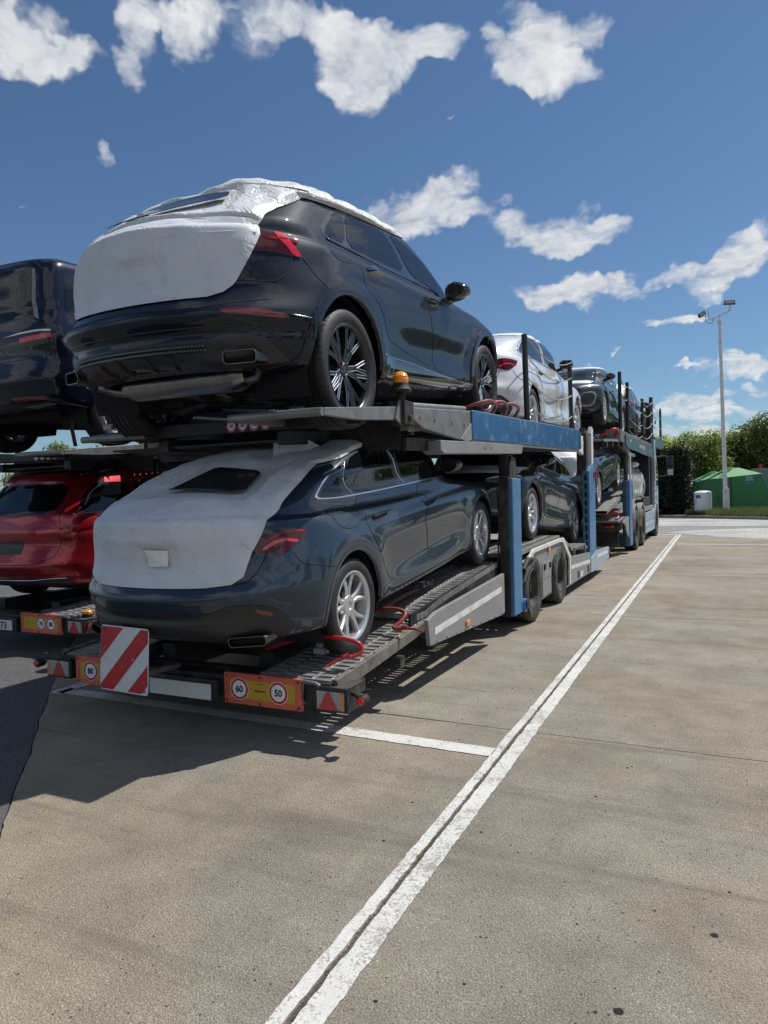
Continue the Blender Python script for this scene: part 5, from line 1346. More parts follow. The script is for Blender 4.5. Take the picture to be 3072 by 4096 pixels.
    MB().cyl((1.16, 8.53, 2.48), (1.16, 8.53, 2.58), .05, 14).build('ram_cap', 'steel_dark', o, smooth=True)
    side_panel([(8.72, 1.9), (8.90, 1.9), (8.90, 2.58), (8.80, 2.62), (8.72, 2.5)], 1.22, 1.28, 'post_guide', 'reflect_strip', o)
    mk = MB().box((1.285, 8.86, 1.75), (1.33, 8.94, 1.85)).build('side_marker', 'red_marker', o, bevel=.006)
    side_panel([(8.42, .16), (9.02, .16), (10.42, .235), (10.42, .445), (9.02, .48), (8.42, .40)], 1.262, 1.295, 'front_rail', 'truck_blue', T)
    side_panel([(9.02, .41), (10.38, .38), (10.38, .33), (9.02, .35)], 1.2955, 1.298, 'reflective_strip', 'reflect_strip', T, 0); MB().box((1.295, 10.30, .34), (1.31, 10.38, .40)).build('side_reflector', 'amber_dull', T, bevel=.003)
    db = MB(); db.box((-.35, 8.6, .30), (.35, 13.4, .48)); db.box((.95, 9.0, .36), (1.26, 10.4, .44)); db.build('drawbar', 'steel_dark', T, bevel=.01)
    # ---- upper deck
    for s in (1, -1):
        x0, x1 = (.62, 1.20) if s > 0 else (-1.20, -.62)
        plates(T, UPPER, [(1.15, 2.3), (2.31, 3.5), (3.51, 4.8)] + ([] if left else [(4.81, 6.1), (6.11, 7.4), (7.41, 8.7)]), x0, x1, px=.145, py=.095)
        yb = .35 if s < 0 else -.14
        for xx in ((1.205, 1.245), (.575, .615)):
            MB().prism([(yb, 2.045), (.98, 2.165), (1.14, 2.17), (1.14, 2.08), (.3+max(yb, 0), 2.01), (yb, 2.0)], 'x', s*xx[0], s*xx[1]).build('wheel_rail', 'steel', T, bevel=.004)
        MB().prism([(yb, 2.03), (1.14, 2.15), (1.14, 2.13), (yb, 2.01)], 'x', s*1.10, s*1.205).build('shading_rail_flange', 'steel_dark', T)  # flanges widened into the wheel gap to keep sun off the film below
        MB().prism([(yb, 2.03), (1.14, 2.15), (1.14, 2.13), (yb, 2.01)], 'x', s*.615, s*.72).build('shading_rail_flange', 'steel_dark', T)
        MB().prism([(yb, 2.035), (yb+(.46 if s > 0 else .10), 2.075), (yb+(.46 if s > 0 else .10), 2.06), (yb, 2.02)], 'x', s*.72, s*1.10).build('shading_ramp_plate', 'steel_dark', T)  # added across the wheel gap to stop sun reaching the lower saloon
        MB().tube([(s*.58, yb-.02, 2.02), (s*1.24, yb-.02, 2.02)], .026, 14).build('ramp_end_tube', 'steel', T, smooth=True)
    for k in range(4): MB().box((1.18, .02+k*.28, 2.055+k*.028), (1.20, .10+k*.28, 2.066+k*.028)).build('rail_tab', 'steel', T)
    MB().box((-1.2, 1.135, 1.87), (1.14, 1.15, 2.12)).build('upper_cross_fill', 'steel_dark', T)  # added dark wall that closes the strip of sky under the deck
    for k in range(9): MB().cyl((1.285, 1.42+k*.22, .385-k*.0085), (1.293, 1.42+k*.22, .385-k*.0085), .007, 6).build('bolt', 'steel', sk)
    for q in (1.2, 1.5, 1.9, 2.2): MB().cyl((1.275, q, 2.10+.02*(q-1.2)), (1.284, q, 2.10+.02*(q-1.2)), .010, 6).build('bolt', 'steel_brown', T)
    for q in (0, 1): MB().tube([(1.16-q*.03, 3.64, 1.6), (1.15, 3.62, 1.2), (1.17-q*.04, 3.63, .8), (1.12, 3.6, .5), (1.05, 3.4, .45)], .009, 6).build('hydraulic_hose', 'rubber', T, smooth=True)
    cbm = MB(); cbm.box((-.62, .40, 2.00), (1.20, .47, 2.09)); cb = cbm.build('upper_cross_beam', 'steel_dark', T, bevel=.006)
    for k, tx in enumerate(('50', '60', '70', '80')): speed_disc(.165+k*.098, .3915, 2.046, .040, tx, cb)
    MB().prism([(.75, 1.93), (1.2, 1.96), (4.8, 2.16), (9.0, 2.30), (9.0, 2.27), (4.8, 2.12), (1.2, 1.92), (.75, 1.90)], 'x', -.60, .60).build('upper_floor_fill', 'steel_dark', T)  # added dark fill, keeps the space under the upper deck black
    MB().box((-1.1, .50, 1.925), (.55, 1.16, 1.94)).build('upper_floor_fill', 'steel_dark', T)  # more added dark fill behind the wheel gap
    MB().prism([(1.16, 1.955), (4.8, 2.165), (9.0, 2.30), (9.0, 2.20), (4.8, 2.02), (1.16, 1.86)], 'x', 1.14, 1.18).build('upper_edge_fill', 'steel_dark', T)  # dark webs on both sides, added to shut out sky between the decks
    MB().prism([(1.16, 1.955), (4.8, 2.165), (9.0, 2.30), (9.0, 2.20), (4.8, 2.02), (1.16, 1.86)], 'x', -1.18, -1.14).build('upper_edge_fill', 'steel_dark', T)
    ub = MB()
    ub.prism([(.47, 1.99), (4.8, 2.27), (9.0, 2.40), (9.0, 2.28), (4.8, 2.12), (.47, 1.90)], 'x', -.60, -.50); ub.prism([(.47, 1.99), (4.8, 2.27), (9.0, 2.40), (9.0, 2.28), (4.8, 2.12), (.47, 1.90)], 'x', .50, .60)
    for k in range(11): ub.box((-1.2, 1.2+k*.7, 1.98+k*.042), (1.2, 1.27+k*.7, 2.05+k*.042))
    ub.build('upper_frame', 'steel_dark', T)
    side_panel([(1.05, 2.165), (2.38, 2.265), (2.38, 2.01), (2.24, 1.985), (1.28, 2.025), (1.05, 2.09)], 1.20, 1.275, 'hinge_arm', 'steel', T, .008)
    side_panel([(2.10, 2.00), (2.39, 2.16), (2.39, 2.005), (2.24, 1.98)], 1.2755, 1.282, 'arm_gusset', 'skirt', T, .003)
    MB().tube([(1.22, 1.15, 2.19), (1.22, 2.36, 2.285)], .024, 10).build('arm_tube', 'steel', T, smooth=True)
    hb = MB(); hb.box((1.16, .90, 2.03), (1.29, 1.06, 2.20)); hb.cyl((1.29, .98, 2.08), (1.31, .98, 2.08), .022, 12); hb.build('hinge_block', 'steel_dark', T, bevel=.006)
    hk = MB(); hk.prism([(.80, 2.06), (.92, 2.02), (.97, 2.12), (.94, 2.19), (.88, 2.20)], 'x', 1.247, 1.262); hk.build('hinge_lug', 'steel_brown', T, bevel=.003)
    bt = lambda y: 2.27 + (y-2.38)*.0385; bb = lambda y: 2.012 + (y-2.38)*.0302
    side_panel([(2.40, bt(2.4)-.02), (7.85, bt(7.85)-.02), (7.85, bb(7.85)+.01), (2.40, bb(2.4)+.01)], 1.18, 1.262, 'upper_side_beam', 'steel_dark', T)
    for (a, b) in ((2.39, 4.00), (4.008, 5.87), (5.878, 7.60)):
        side_panel([(a, bt(a)), (b, bt(b)), (b, bb(b)), (a, bb(a))], 1.262, 1.290, 'fascia_panel', 'blue', T, .005)
    MB().prism([(2.39, bt(2.39)+.004), (7.6, bt(7.6)+.004), (7.6, bt(7.6)-.006), (2.39, bt(2.39)-.006)], 'x', 1.18, 1.286).build('fascia_top_edge', 'truck_blue', T)
    side_panel([(2.39, bb(2.39)), (7.6, bb(7.6)), (7.6, bb(7.6)-.035), (2.39, bb(2.39)-.03)], 1.255, 1.282, 'fascia_bottom_edge', 'steel', T)
    side_panel([(7.61, 2.40), (8.05, 2.41), (8.05, 2.10), (7.61, 2.16)], 1.20, 1.262, 'fascia_end', 'reflect_strip', T, .008)
    # beacon
    if not left:
        b = MB(); b.cyl((0, 0, 0), (0, 0, .075), .030, 14); b.lathe([(.030, .055), (.075, .060), (.078, .078), (.060, .100), (.056, .125), (.0, .125)], 'z', n=28)
        bo = b.build('warning_beacon', 'rubber', T, smooth=True); bo.location = (1.24, .95, 2.20)
        g = MB(); g.lathe([(.052, .125), (.055, .130), (.055, .150), (.057, .152), (.055, .154), (.054, .172), (.056, .174), (.052, .178), (.044, .195), (.025, .207), (0, .210)], 'z', n=32); g.build('beacon_lens', 'amber', bo, smooth=True)
    else:
        b = MB(); b.lathe([(0, .0), (.050, 0), (.050, .03), (.045, .035), (.0, .035)], 'z', n=24); bo = b.build('warning_beacon', 'rubber', T, smooth=True); bo.location = (1.20, .10, .385)
        g = MB(); g.lathe([(.046, .030), (.047, .055), (.038, .066), (0, .068)], 'z', n=24); g.build('beacon_lens', 'amber', bo, smooth=True)
    # guard poles and ropes
    if not left:
        pol = [(4.57, 2.34, 3.37), (7.25, 2.42, 3.50)]
        for y, z0, z1 in pol: MB().cyl((1.235, y, z0), (1.225, y-.03, z1), .034, 14).build('guard_pole', 'pole', T, smooth=True)
        for f in (.03, .25, .50, .80):
            a = Vector((1.25, 4.57, 3.37-f*1.0)); b = Vector((1.25, 7.25, 3.50-f*1.05)); R_ = []
            for k in range(13):
                t = k/12; q = a.lerp(b, t); q.z -= .30*4*t*(1-t)*.5; R_.append(tuple(q))
            MB().tube(R_, .007, 6).build('guard_rope', 'rope', T, smooth=True)
    return T

def build_truck():
    T = empty('car_transporter_truck', (-3.32, 16.6, 0)); tag(T, 'blue car transporter truck ahead of the trailer, facing the hedge with its cab mirror out', 'truck')
    Y = lambda y: y-16.6
    prof = [(Y(16.2), .84), (Y(17.6), .90), (Y(19.6), 1.30), (Y(21.0), 1.30), (Y(24), 1.15)]
    for s in (1, -1):
        x0, x1 = (.62, 1.20) if s > 0 else (-1.20, -.62)
        plates(T, prof, [(Y(16.3), Y(17.5)), (Y(17.52), Y(18.7)), (Y(18.72), Y(19.6)), (Y(19.62), Y(21))], x0, x1, px=.15, py=.11)
        rm = MB(); rm.prism([(Y(15.2), 1.10), (Y(18.6), 1.50), (Y(18.6), 1.42), (Y(15.2), 1.02)], 'x', s*.62, s*1.10)
        rm.build('raised_ramp', 'deck', T)
    for y, z in ((15.2, 1.04), (18.5, 1.4)): MB().box((-1.1, Y(y), z), (1.1, Y(y)+.1, z+.05)).build('ramp_cross_bar', 'steel_dark', T)
    ch = MB(); ch.box((-.45, Y(16.8), .55), (.45, Y(26.0), .85)); ch.box((-1.22, Y(16.5), .62), (1.22, Y(16.66), .84)); ch.box((-1.25, Y(17.2), .20), (1.05, Y(17.5), .58)); ch.build('chassis_frame', 'steel_dark', T)
    lr = MB().box((.88, Y(16.44), .68), (1.02, Y(16.50), .73)).build('tail_light', 'lamp_bright', T, bevel=.006); MB().box((1.025, Y(16.44), .68), (1.07, Y(16.50), .73)).build('indicator', 'amber_dull', T, bevel=.006)
    bar = MB().cyl((-1.2, Y(17.1), .62), (1.0, Y(17.1), .62), .05, 12).build('underrun_bar', 'steel', T, smooth=True)
    side_panel([(Y(16.5), .80), (Y(17.1), .88), (Y(17.55), .90), (Y(17.55), .40), (Y(17.2), .5), (Y(16.9), .72)], 1.24, 1.27, 'rear_side_plate', 'skirt', T)
    o = MB().box((1.16, Y(17.62), .19), (1.29, Y(18.10), 1.75)).build('lift_post', 'blue_post', T, bevel=.012)
    MB().box((1.14, Y(17.68), 1.74), (1.22, Y(17.95), 2.50)).build('post_ram', 'steel_dark', o, bevel=.01); side_panel([(Y(17.9), 1.5), (Y(18.0), 1.5), (Y(18.0), 2.38), (Y(17.8), 2.42), (Y(17.8), 2.36), (Y(17.9), 2.34)], 1.24, 1.28, 'post_guide', 'reflect_strip', o)
    MB().box((1.12, Y(17.60), .22), (1.20, Y(17.64), 1.75)).build('post_rear_face', 'blue_post_shaded', o, bevel=.006)
    for yw in (18.92, 20.47):
        for s in (1, -1): add_steel_wheel(T, s*1.155, Y(yw), .50, s, .30)
    for s in (1, -1): add_steel_wheel(T, s*1.155, Y(24.72), .50, s, .30)
    for yw in (18.92, 20.47):
        R1, R2 = .62, .57; A = [(Y(yw)+R1*math.cos(t), .55+R1*math.sin(t)) for t in np.linspace(.0, math.pi, 15)]; B = [(Y(yw)+R2*math.cos(t), .55+R2*math.sin(t)) for t in np.linspace(math.pi, 0, 15)]
        MB().prism(A+B, 'x', .95, 1.29).build('fender', 'skirt', T, bevel=.003)
        MB().prism([(Y(yw)-.62, .55), (Y(yw)-.57, .55), (Y(yw)-.57, .9), (Y(yw)-.62, .9)], 'x', 1.285, 1.296).build('fender_strip', 'amber_dull', T)
    MB().box((-1.24, Y(21.2), .90), (1.27, Y(24.0), 1.02)).build('side_rail', 'skirt', T, bevel=.006)
    for (a, b, m) in ((21.25, 23.55, 'truck_blue'), (23.6, 24.15, 'truck_blue')):
        q = side_panel([(Y(a), .84), (Y(b), .88), (Y(b), .26), (Y(a), .27)], 1.20, 1.285, 'side_locker', m, T, .01)
        for zz in (.42, .62): MB().box((1.2855, Y(a)+.02, zz), (1.287, Y(b)-.02, zz+.01)).build('locker_gap', 'seam', q)
    text_obj('Bewegung', .10, lambda u, v: (1.288, Y(22.4)+u, .53+v), 'reflect_strip', T, .0, maxw=1.1)
    MB().box((.80, Y(21.4), .86), (1.22, Y(23.2), 1.3)).build('equipment', 'steel_dark', T, bevel=.02)
    # masts, ladder and curtain behind the cab
    o = MB().box((1.10, Y(24.20), 1.0), (1.285, Y(24.75), 3.12)).build('front_mast', 'truck_blue', T, bevel=.012)
    MB().box((1.06, Y(23.95), 1.05), (1.22, Y(24.20), 4.15)).build('mast_channel', 'steel_dark', o, bevel=.01); MB().cyl((1.18, Y(24.55), 3.0), (1.18, Y(24.55), 4.50), .06, 12).build('mast_ram', 'pole', o, smooth=True)
    for k in range(9): MB().box((1.285, Y(24.25), 1.1+k*.2), (1.32, Y(24.50), 1.12+k*.2)).build('ladder_rung', 'reflect_strip', o)
    MB().tube([(1.30, Y(24.0), 2.5), (1.31, Y(24.0), 1.9), (1.31, Y(24.05), 1.75), (1.30, Y(24.1), 2.4)], .02, 8).build('hanging_cable', 'rope', o, smooth=True)
    MB().box((1.285, Y(24.5), 3.62), (1.33, Y(24.6), 3.74)).build('side_marker', 'red_marker', o, bevel=.006)
    MB().box((-1.2, Y(23.6), 1.02), (1.18, Y(23.9), 2.75)).build('cab_rear_wall', 'interior_blue', T, bevel=.02)
    cabm = MB(); cabm.prism([(Y(24.15), .55), (Y(24.15), 2.75), (Y(25.7), 2.75), (Y(26.35), 2.1), (Y(26.4), .45), (Y(25.3), .45)], 'x', -1.22, 1.22); cb = cabm.build('cab', 'truck_blue', T, bevel=.05)
    MB().prism([(Y(25.0), 1.65), (Y(25.0), 2.45), (Y(25.7), 2.45), (Y(26.15), 2.05), (Y(26.2), 1.65)], 'x', 1.221, 1.228).build('side_window', 'glass', cb)
    fa = [(Y(24.72)+.70*math.cos(t), .50+.62*math.sin(t)) for t in np.linspace(-.2, math.pi+.1, 15)]; fb = [(Y(24.72)+.60*math.cos(t), .50+.55*math.sin(t)) for t in np.linspace(math.pi+.1, -.2, 15)]
    MB().prism(fa+fb, 'x', .95, 1.30).build('front_fender', 'truck_blue', cb, bevel=.006); MB().box((1.29, Y(25.35), .75), (1.31, Y(25.42), .85)).build('side_reflector', 'amber_dull', cb)
    MB().box((1.0, Y(25.3), .15), (1.25, Y(25.33), .6)).build('mud_flap', 'rubber', cb)
    ma = MB(); ma.tube([(1.22, Y(25.9), 2.62), (1.45, Y(26.1), 2.66), (1.62, Y(26.2), 2.58)], .022, 8); ma.tube([(1.22, Y(25.9), 1.96), (1.45, Y(26.1), 1.98), (1.62, Y(26.2), 2.02)], .022, 8); mo = ma.build('mirror_arm', 'plastic', cb, smooth=True)
    MB().box((1.52, Y(26.15), 2.23), (1.74, Y(26.27), 2.65)).build('mirror', 'plastic', mo, bevel=.03); MB().box((1.54, Y(26.142), 2.27), (1.72, Y(26.150), 2.62)).build('mirror_glass', 'glass_front', mo)
    MB().box((1.53, Y(26.15), 1.98), (1.74, Y(26.27), 2.22)).build('wide_mirror', 'plastic', mo, bevel=.03); MB().box((1.55, Y(26.142), 2.0), (1.72, Y(26.150), 2.20)).build('mirror_glass', 'chrome', mo)
    # upper deck
    up = [(Y(14.0), 2.50), (Y(15.2), 2.58), (Y(18.0), 2.72), (Y(24.0), 2.92), (Y(28.2), 3.1)]
    for s in (1, -1):
        x0, x1 = (.62, 1.22) if s > 0 else (-1.22, -.62)
        plates(T, up, [(Y(14.2), Y(17.2)), (Y(17.21), Y(20.4)), (Y(20.41), Y(24))], x0, x1, px=.15, py=.12)
    uf = MB()
    for k in range(13): uf.box((-1.22, Y(14.6)+k*.8, pline(up, Y(14.6)+k*.8)-.16), (1.22, Y(14.72)+k*.8, pline(up, Y(14.6)+k*.8)-.04))
    for s in (1, -1): uf.prism([(Y(14.1), 2.46), (Y(24), 2.88), (Y(24), 2.66), (Y(14.6), 2.30)], 'x', s*.50, s*.60)
    uf.build('upper_frame', 'steel_dark', T)
    ht = lambda y: 2.842 + (y-17.0)*.006; hb_ = lambda y: 2.56 + (y-17.0)*.001
    side_panel([(Y(17.0), 2.86), (Y(23.7), 2.94), (Y(23.7), 2.84), (Y(17.0), 2.76)], 1.18, 1.262, 'upper_side_beam', 'steel', T, .005)
    fs = side_panel([(Y(17.1), 2.80), (Y(23.6), 2.87), (Y(23.6), 2.50), (Y(17.4), 2.50), (Y(17.1), 2.60)], 1.262, 1.29, 'fascia_panel', 'truck_fascia', T, .006)
    text_obj('Gemeinsam in Bewegung', .14, lambda u, v: (1.2915, Y(20.6)+u, 2.68+v+u*.006), 'reflect_strip', fs, .01, maxw=2.9); text_obj('mosolf', .08, lambda u, v: (1.2915, Y(17.95)+u, 2.71+v), 'white_print', fs, .02, 'logo', maxw=.62)
    text_obj('mosolf.com', .06, lambda u, v: (1.2915, Y(23.05)+u, 2.69+v), 'reflect_strip', fs, .0, maxw=.7)
    side_panel([(Y(16.9), 2.78), (Y(17.7), 2.52), (Y(18.3), 2.44), (Y(19.2), 2.44), (Y(19.2), 2.36), (Y(17.9), 2.36), (Y(17.1), 2.50)], 1.16, 1.255, 'hinge_arm', 'steel', T, .006)
    MB().box((.95, Y(16.3), 2.60), (1.27, Y(16.9), 2.86)).build('hinge_block', 'steel', T, bevel=.01); MB().lathe([(0, 0), (.08, 0), (.08, .2), (0, .2)], 'x', c=(1.0, Y(16.6), 2.50), n=16).build('roller', 'rubber', T, smooth=True)
    side_panel([(Y(24.7), 3.22), (Y(28.3), 3.33), (Y(28.3), 3.05), (Y(27.5), 2.96), (Y(24.7), 2.90)], 1.2, 1.28, 'roof_deck_side', 'truck_fascia', T, .006)
    pol = [(16.43, 2.88, 4.13), (17.75, 2.85, 4.07), (21.1, 2.90, 4.06), (27.3, 3.3, 4.40)]
    for y, z0, z1 in pol: MB().cyl((1.25, Y(y), z0), (1.25, Y(y)-.02, z1), .040, 12).build('guard_pole', 'pole', T, smooth=True)
    chain = [(16.43, 4.1), (17.75, 4.0), (21.1, 4.0), (24.1, 4.3), (27.3, 4.38)]
    for (a, b) in zip(chain[:-1], chain[1:]):
        for f in (.02, .30, .62, .90):
            if a[0] < 17 and f > .5: continue
            R_ = []
            for k in range(11):
                t = k/10; z = (a[1]*(1-t)+b[1]*t) - f*1.1 - .25*4*t*(1-t)*.5; R_.append((1.25, Y(a[0]*(1-t)+b[0]*t), z))
            MB().tube(R_, .010, 6).build('guard_rope', 'rope', T, smooth=True)
    return T

# ================================================================ assemble the rigs and their loads
TR = build_trailer((-3.32, 3.69, 0), 'blue and grey car transporter trailer nearest the camera with speed signs 80, 60 and 50', '',
                   ([('80', .155)], [('60', .125), ('50', .425)]))
TL = build_trailer((-6.97, 4.97, 0), 'car transporter trailer at the left edge with speed signs 70 and 80', '773',
                   ([('60', .2)], [('70', .31), ('80', .455)]), left=True)
for o in TL.children:
    if o.name.startswith('marker_panel'): pass
build_truck()

# warning board hung on the tail
bd = empty('warning_board', (-3.312, 3.17, .567)); tag(bd, 'square red and white striped warning board with scratches hung on the trailer tail', 'warning board')
S_ = .195
MB().prism(rpoly(.39, .40, .02), 'y', 0, .006).build('board_sheet', 'board_white', bd, bevel=.001)
def stripe(c0, c1):
    """red diagonal band, cut to the board outline"""
    q = [(-S_, -S_), (S_, -S_), (S_, S_), (-S_, S_)]
    def cut(P, c, sg):
        out = []
        for i in range(len(P)):
            a, b = P[i], P[(i+1) % len(P)]; fa, fb = sg*(a[1]-a[0]*1.12-c), sg*(b[1]-b[0]*1.12-c)
            if fa >= 0: out.append(a)
            if (fa >= 0) != (fb >= 0):
                t = fa/(fa-fb); out.append((a[0]+(b[0]-a[0])*t, a[1]+(b[1]-a[1])*t))
        return out
    return cut(cut(q, c0, 1), c1, -1)
for c0, c1 in ((.205, .6), (-.10, .045), (-.36, -.235)):
    P = stripe(c0, c1)
    if len(P) > 2: MB().prism([(x*.985, z*.985) for x, z in P], 'y', -.0016, -.0004).build('red_stripe', 'board_red', bd)
for sx, sz in ((-.178, .18), (.17, .165), (-.175, -.18), (.168, -.175)): MB().lathe([(0, -.010), (.007, -.010), (.010, -.002)], 'y', c=(sx, 0, sz), n=8).build('bolt', 'steel_brown', bd)
MB().box((-.10, .006, -.16), (-.05, .56, -.13)).build('bracket', 'steel_brown', bd)
bd.rotation_euler = (math.radians(-2), math.radians(1.5), 0)

# ---- cars, our rig
build_car('suv', 'paint_suv', 'dark blue off-roader on the upper deck nearest the camera, tail wrapped in white film', (-3.165, 4.2, 1.98), 5.8, xs=.965, text=('Continental', .034, 8))
build_car('sedan', 'paint_grey', 'grey blue saloon on the lower deck nearest the camera, tail under white film', (-3.16, 4.29, .452), 6.8, sc=.985, xs=.97, mirror_m='gloss_black', text=('GOODYEAR', .024, -2))
build_car('sedan', 'paint_silver', 'silver white saloon on the upper deck ahead of the dark off-roader', (-3.14, 9.02, 2.16), 3.6, sc=1.04, cover=False, mirror_m='gloss_black')
build_car('sedan', 'paint_dark', 'dark blue green saloon on the lower deck facing the camera between the blue posts', (-3.19, 12.05, .63), 5.4, yaw=180, cover=False, mirror_m='gloss_black', sc=1.03)
build_car('sedan', 'paint_dark', 'dark car with white film on its tail, just beyond the second blue post', (-3.15, 14.45, 1.20), 7.5, mirror_m='gloss_black')
build_car('sedan', 'paint_dark', 'dark grey saloon on the truck upper deck facing the camera with pale intake frames', (-3.15, 18.25, 2.86), 0.8, yaw=180, cover=False, mirror_m='gloss_black')
build_car('suv', 'paint_black', 'black off-roader with white roof film, furthest forward on the truck upper deck', (-3.2, 20.9, 2.82), 2.5, cover=True)
build_car('sedan', 'paint_silver', 'silver saloon low inside the truck behind the cab', (-3.15, 22.6, 1.05), 1.0, yaw=180, cover=False)
# ---- left rig
build_car('van', 'paint_navy', 'navy blue people carrier on the upper deck at the left edge', (-6.82, 5.70, 2.14), 3.5, cat='van', text=('HANKOOK', .026, 75))
build_car('estate', 'paint_red', 'metallic red estate car on the lower deck at the left edge', (-6.86, 5.93, .44), 5.5)

# film lying on bonnets and roofs of other cars
def loose_film(kind, axle, tilt, yaw, sc, rc, label, tent=.02, nz=.012):
    spec, K = car_kit(kind); GN = loft(spec)
    r0, r1, hw, front = rc; G, N = GN; vs, fs = [], []; nr, nc = 26, 40
    for i in range(nr+1):
        for j in range(nc+1):
            r = r0 + (r1-r0)*i/nr; c = (-hw + 2*hw*j/nc) if front else NH - hw + 2*hw*j/nc
            p = ev(G, r, c); n = evn(N, r, c)
            w = (1-2*abs(noise.noise(Vector((p[0]*4, p[1]*5, p[2]*3 + 3)))))
            e = min(i, nr-i, j, nc-j)/3
            vs.append(tuple(p + n*(.006 + min(1, e)*(tent*.3 + nz*(w+.6)))))
    for i in range(nr):
        for j in range(nc): fs.append((i*(nc+1)+j, i*(nc+1)+j+1, (i+1)*(nc+1)+j+1, (i+1)*(nc+1)+j))
    mb = MB().add(vs, fs); o = mb.build('protective_film', 'film', None, smooth='all')
    Rm = Matrix.Rotation(math.radians(yaw), 4, 'Z') @ Matrix.Rotation(math.radians(tilt), 4, 'X'); a = Rm @ Vector((0, spec['axles'][0][0]*sc, 0))
    o.location = Vector(axle) - a; o.rotation_euler = Rm.to_euler(); o.scale = (sc, sc, sc)
    tag(o, label, 'protective film'); return o
loose_film('sedan', (-3.19, 12.05, .63), 5.4, 180, 1.03, (42, 57, 27, True), 'crumpled white film over the bonnet of the lower dark saloon')
loose_film('sedan', (-3.15, 18.25, 2.86), 0.8, 180, 1.0, (44, 57, 22, True), 'crumpled white film over the bonnet of the upper dark grey saloon')
loose_film('sedan', (-3.15, 18.25, 2.86), 0.8, 180, 1.0, (83, 95.5, 146, True), 'white film over the roof of the upper dark grey saloon')
loose_film('sedan', (-3.14, 9.02, 2.16), 3.6, 0, 1.04, (82, 95.5, 146, True), 'white film over the roof of the silver white saloon')

# ---- wheel bars, straps
hooked_bar('wheel_stop', [(-2.83, 3.98, .50), (-2.66, 3.98, .56), (-2.46, 3.97, .612), (-2.26, 3.97, .615), (-2.14, 3.98, .595), (-2.105, 3.99, .56), (-2.11, 3.97, .525), (-2.16, 3.93, .505)], .0145, 'red_bar', 'bright red bent bar behind the rear wheel of the lower saloon')
hooked_bar('wheel_stop', [(-2.62, 4.86, .62), (-2.36, 4.82, .665), (-2.22, 4.81, .67), (-2.15, 4.78, .645), (-2.16, 4.72, .60), (-2.19, 4.66, .56), (-2.13, 4.66, .555)], .016, 'red_bar_old', 'worn red bent bar in front of the rear wheel of the lower saloon')
ub = [((-2.35, 6.55, 2.33), (-2.15, 6.62, 2.40), (-2.09, 6.80, 2.44), (-2.09, 7.02, 2.42), (-2.16, 7.10, 2.35)),
      ((-2.35, 7.0, 2.37), (-2.15, 7.02, 2.44), (-2.08, 7.2, 2.47), (-2.09, 7.42, 2.45), (-2.14, 7.5, 2.37)),
      ((-2.35, 7.4, 2.40), (-2.16, 7.42, 2.46), (-2.08, 7.6, 2.49), (-2.08, 7.86, 2.47), (-2.14, 7.95, 2.40))]
for k, P in enumerate(ub): hooked_bar('wheel_stop', P, .018, 'red_bar_old', ['rear red bar of three above the blue panel', 'middle red bar of three above the blue panel', 'front red bar of three beside the guard pole'][k])
hooked_bar('wheel_stop', [(-2.5, 15.9, 2.66), (-2.2, 15.9, 2.82), (-2.1, 16.0, 2.84), (-2.1, 16.2, 2.83), (-2.15, 16.3, 2.72)], .028, 'red_bar', 'red bar under the front wheel of the upper grey saloon')
hooked_bar('wheel_stop', [(-2.5, 16.6, .92), (-2.3, 16.6, 1.02), (-2.2, 16.62, 1.02), (-2.17, 16.62, .93), (-2.2, 16.5, .88)], .024, 'red_bar', 'red bar on the empty track at the truck tail')
def strap(name, pts, w, wd, m, label, cat='strap'):
    mb = MB(); vs = []
    for p in pts:
        p = Vector(p); wv = Vector(wd)*w/2; vs += [tuple(p-wv), tuple(p+wv)]
    fs = [(2*i, 2*i+1, 2*i+3, 2*i+2) for i in range(len(pts)-1)]
    o = mb.add(vs, fs).build(name, m, None); md = o.modifiers.new('thickness', 'SOLIDIFY'); md.thickness = .003; tag(o, label, cat); return o
st = strap('lashing_strap', [(-2.43, 4.02, .84), (-2.405, 3.97, .74), (-2.40, 3.955, .62), (-2.40, 3.965, .53)], .045, (.95, .3, 0), 'strap_grey', 'grey printed lashing strap hanging behind the rear tyre of the lower saloon')
text_obj('Lac', .03, lambda u, v: (-2.397-v*.9, 3.95, .60-u), 'print_black', st, .01)
rt = MB(); rt.box((-2.43, 3.93, .505), (-2.36, 3.97, .545)); rt.cyl((-2.44, 3.95, .525), (-2.33, 3.95, .525), .012, 8); rt.build('strap_hook', 'steel', st, smooth=False, bevel=.004)
strap('lashing_strap', [(-2.50, 4.62, .56), (-2.45, 4.92, .63), (-2.42, 5.25, .685), (-2.40, 5.60, .72)], .05, (1, 0, 0), 'strap', 'faded pink strap lying along the lower track ahead of the rear wheel')
rc_ = empty('ratchet_buckle', (-2.40, 5.72, .74)); tag(rc_, 'dark ratchet buckle at the end of the pink strap', 'ratchet')
r_ = MB(); r_.box((-.05, -.10, -.015), (-.035, .12, .03)); r_.box((.035, -.10, -.015), (.05, .12, .03)); r_.cyl((-.06, -.02, .02), (.06, -.02, .02), .022, 10); r_.cyl((-.06, .09, .02), (.06, .09, .02), .014, 8); r_.build('ratchet_frame', 'steel_dark', rc_, bevel=.003)
MB().box((-.045, -.14, .03), (.045, .02, .04)).build('ratchet_lever', 'steel', rc_, bevel=.003)
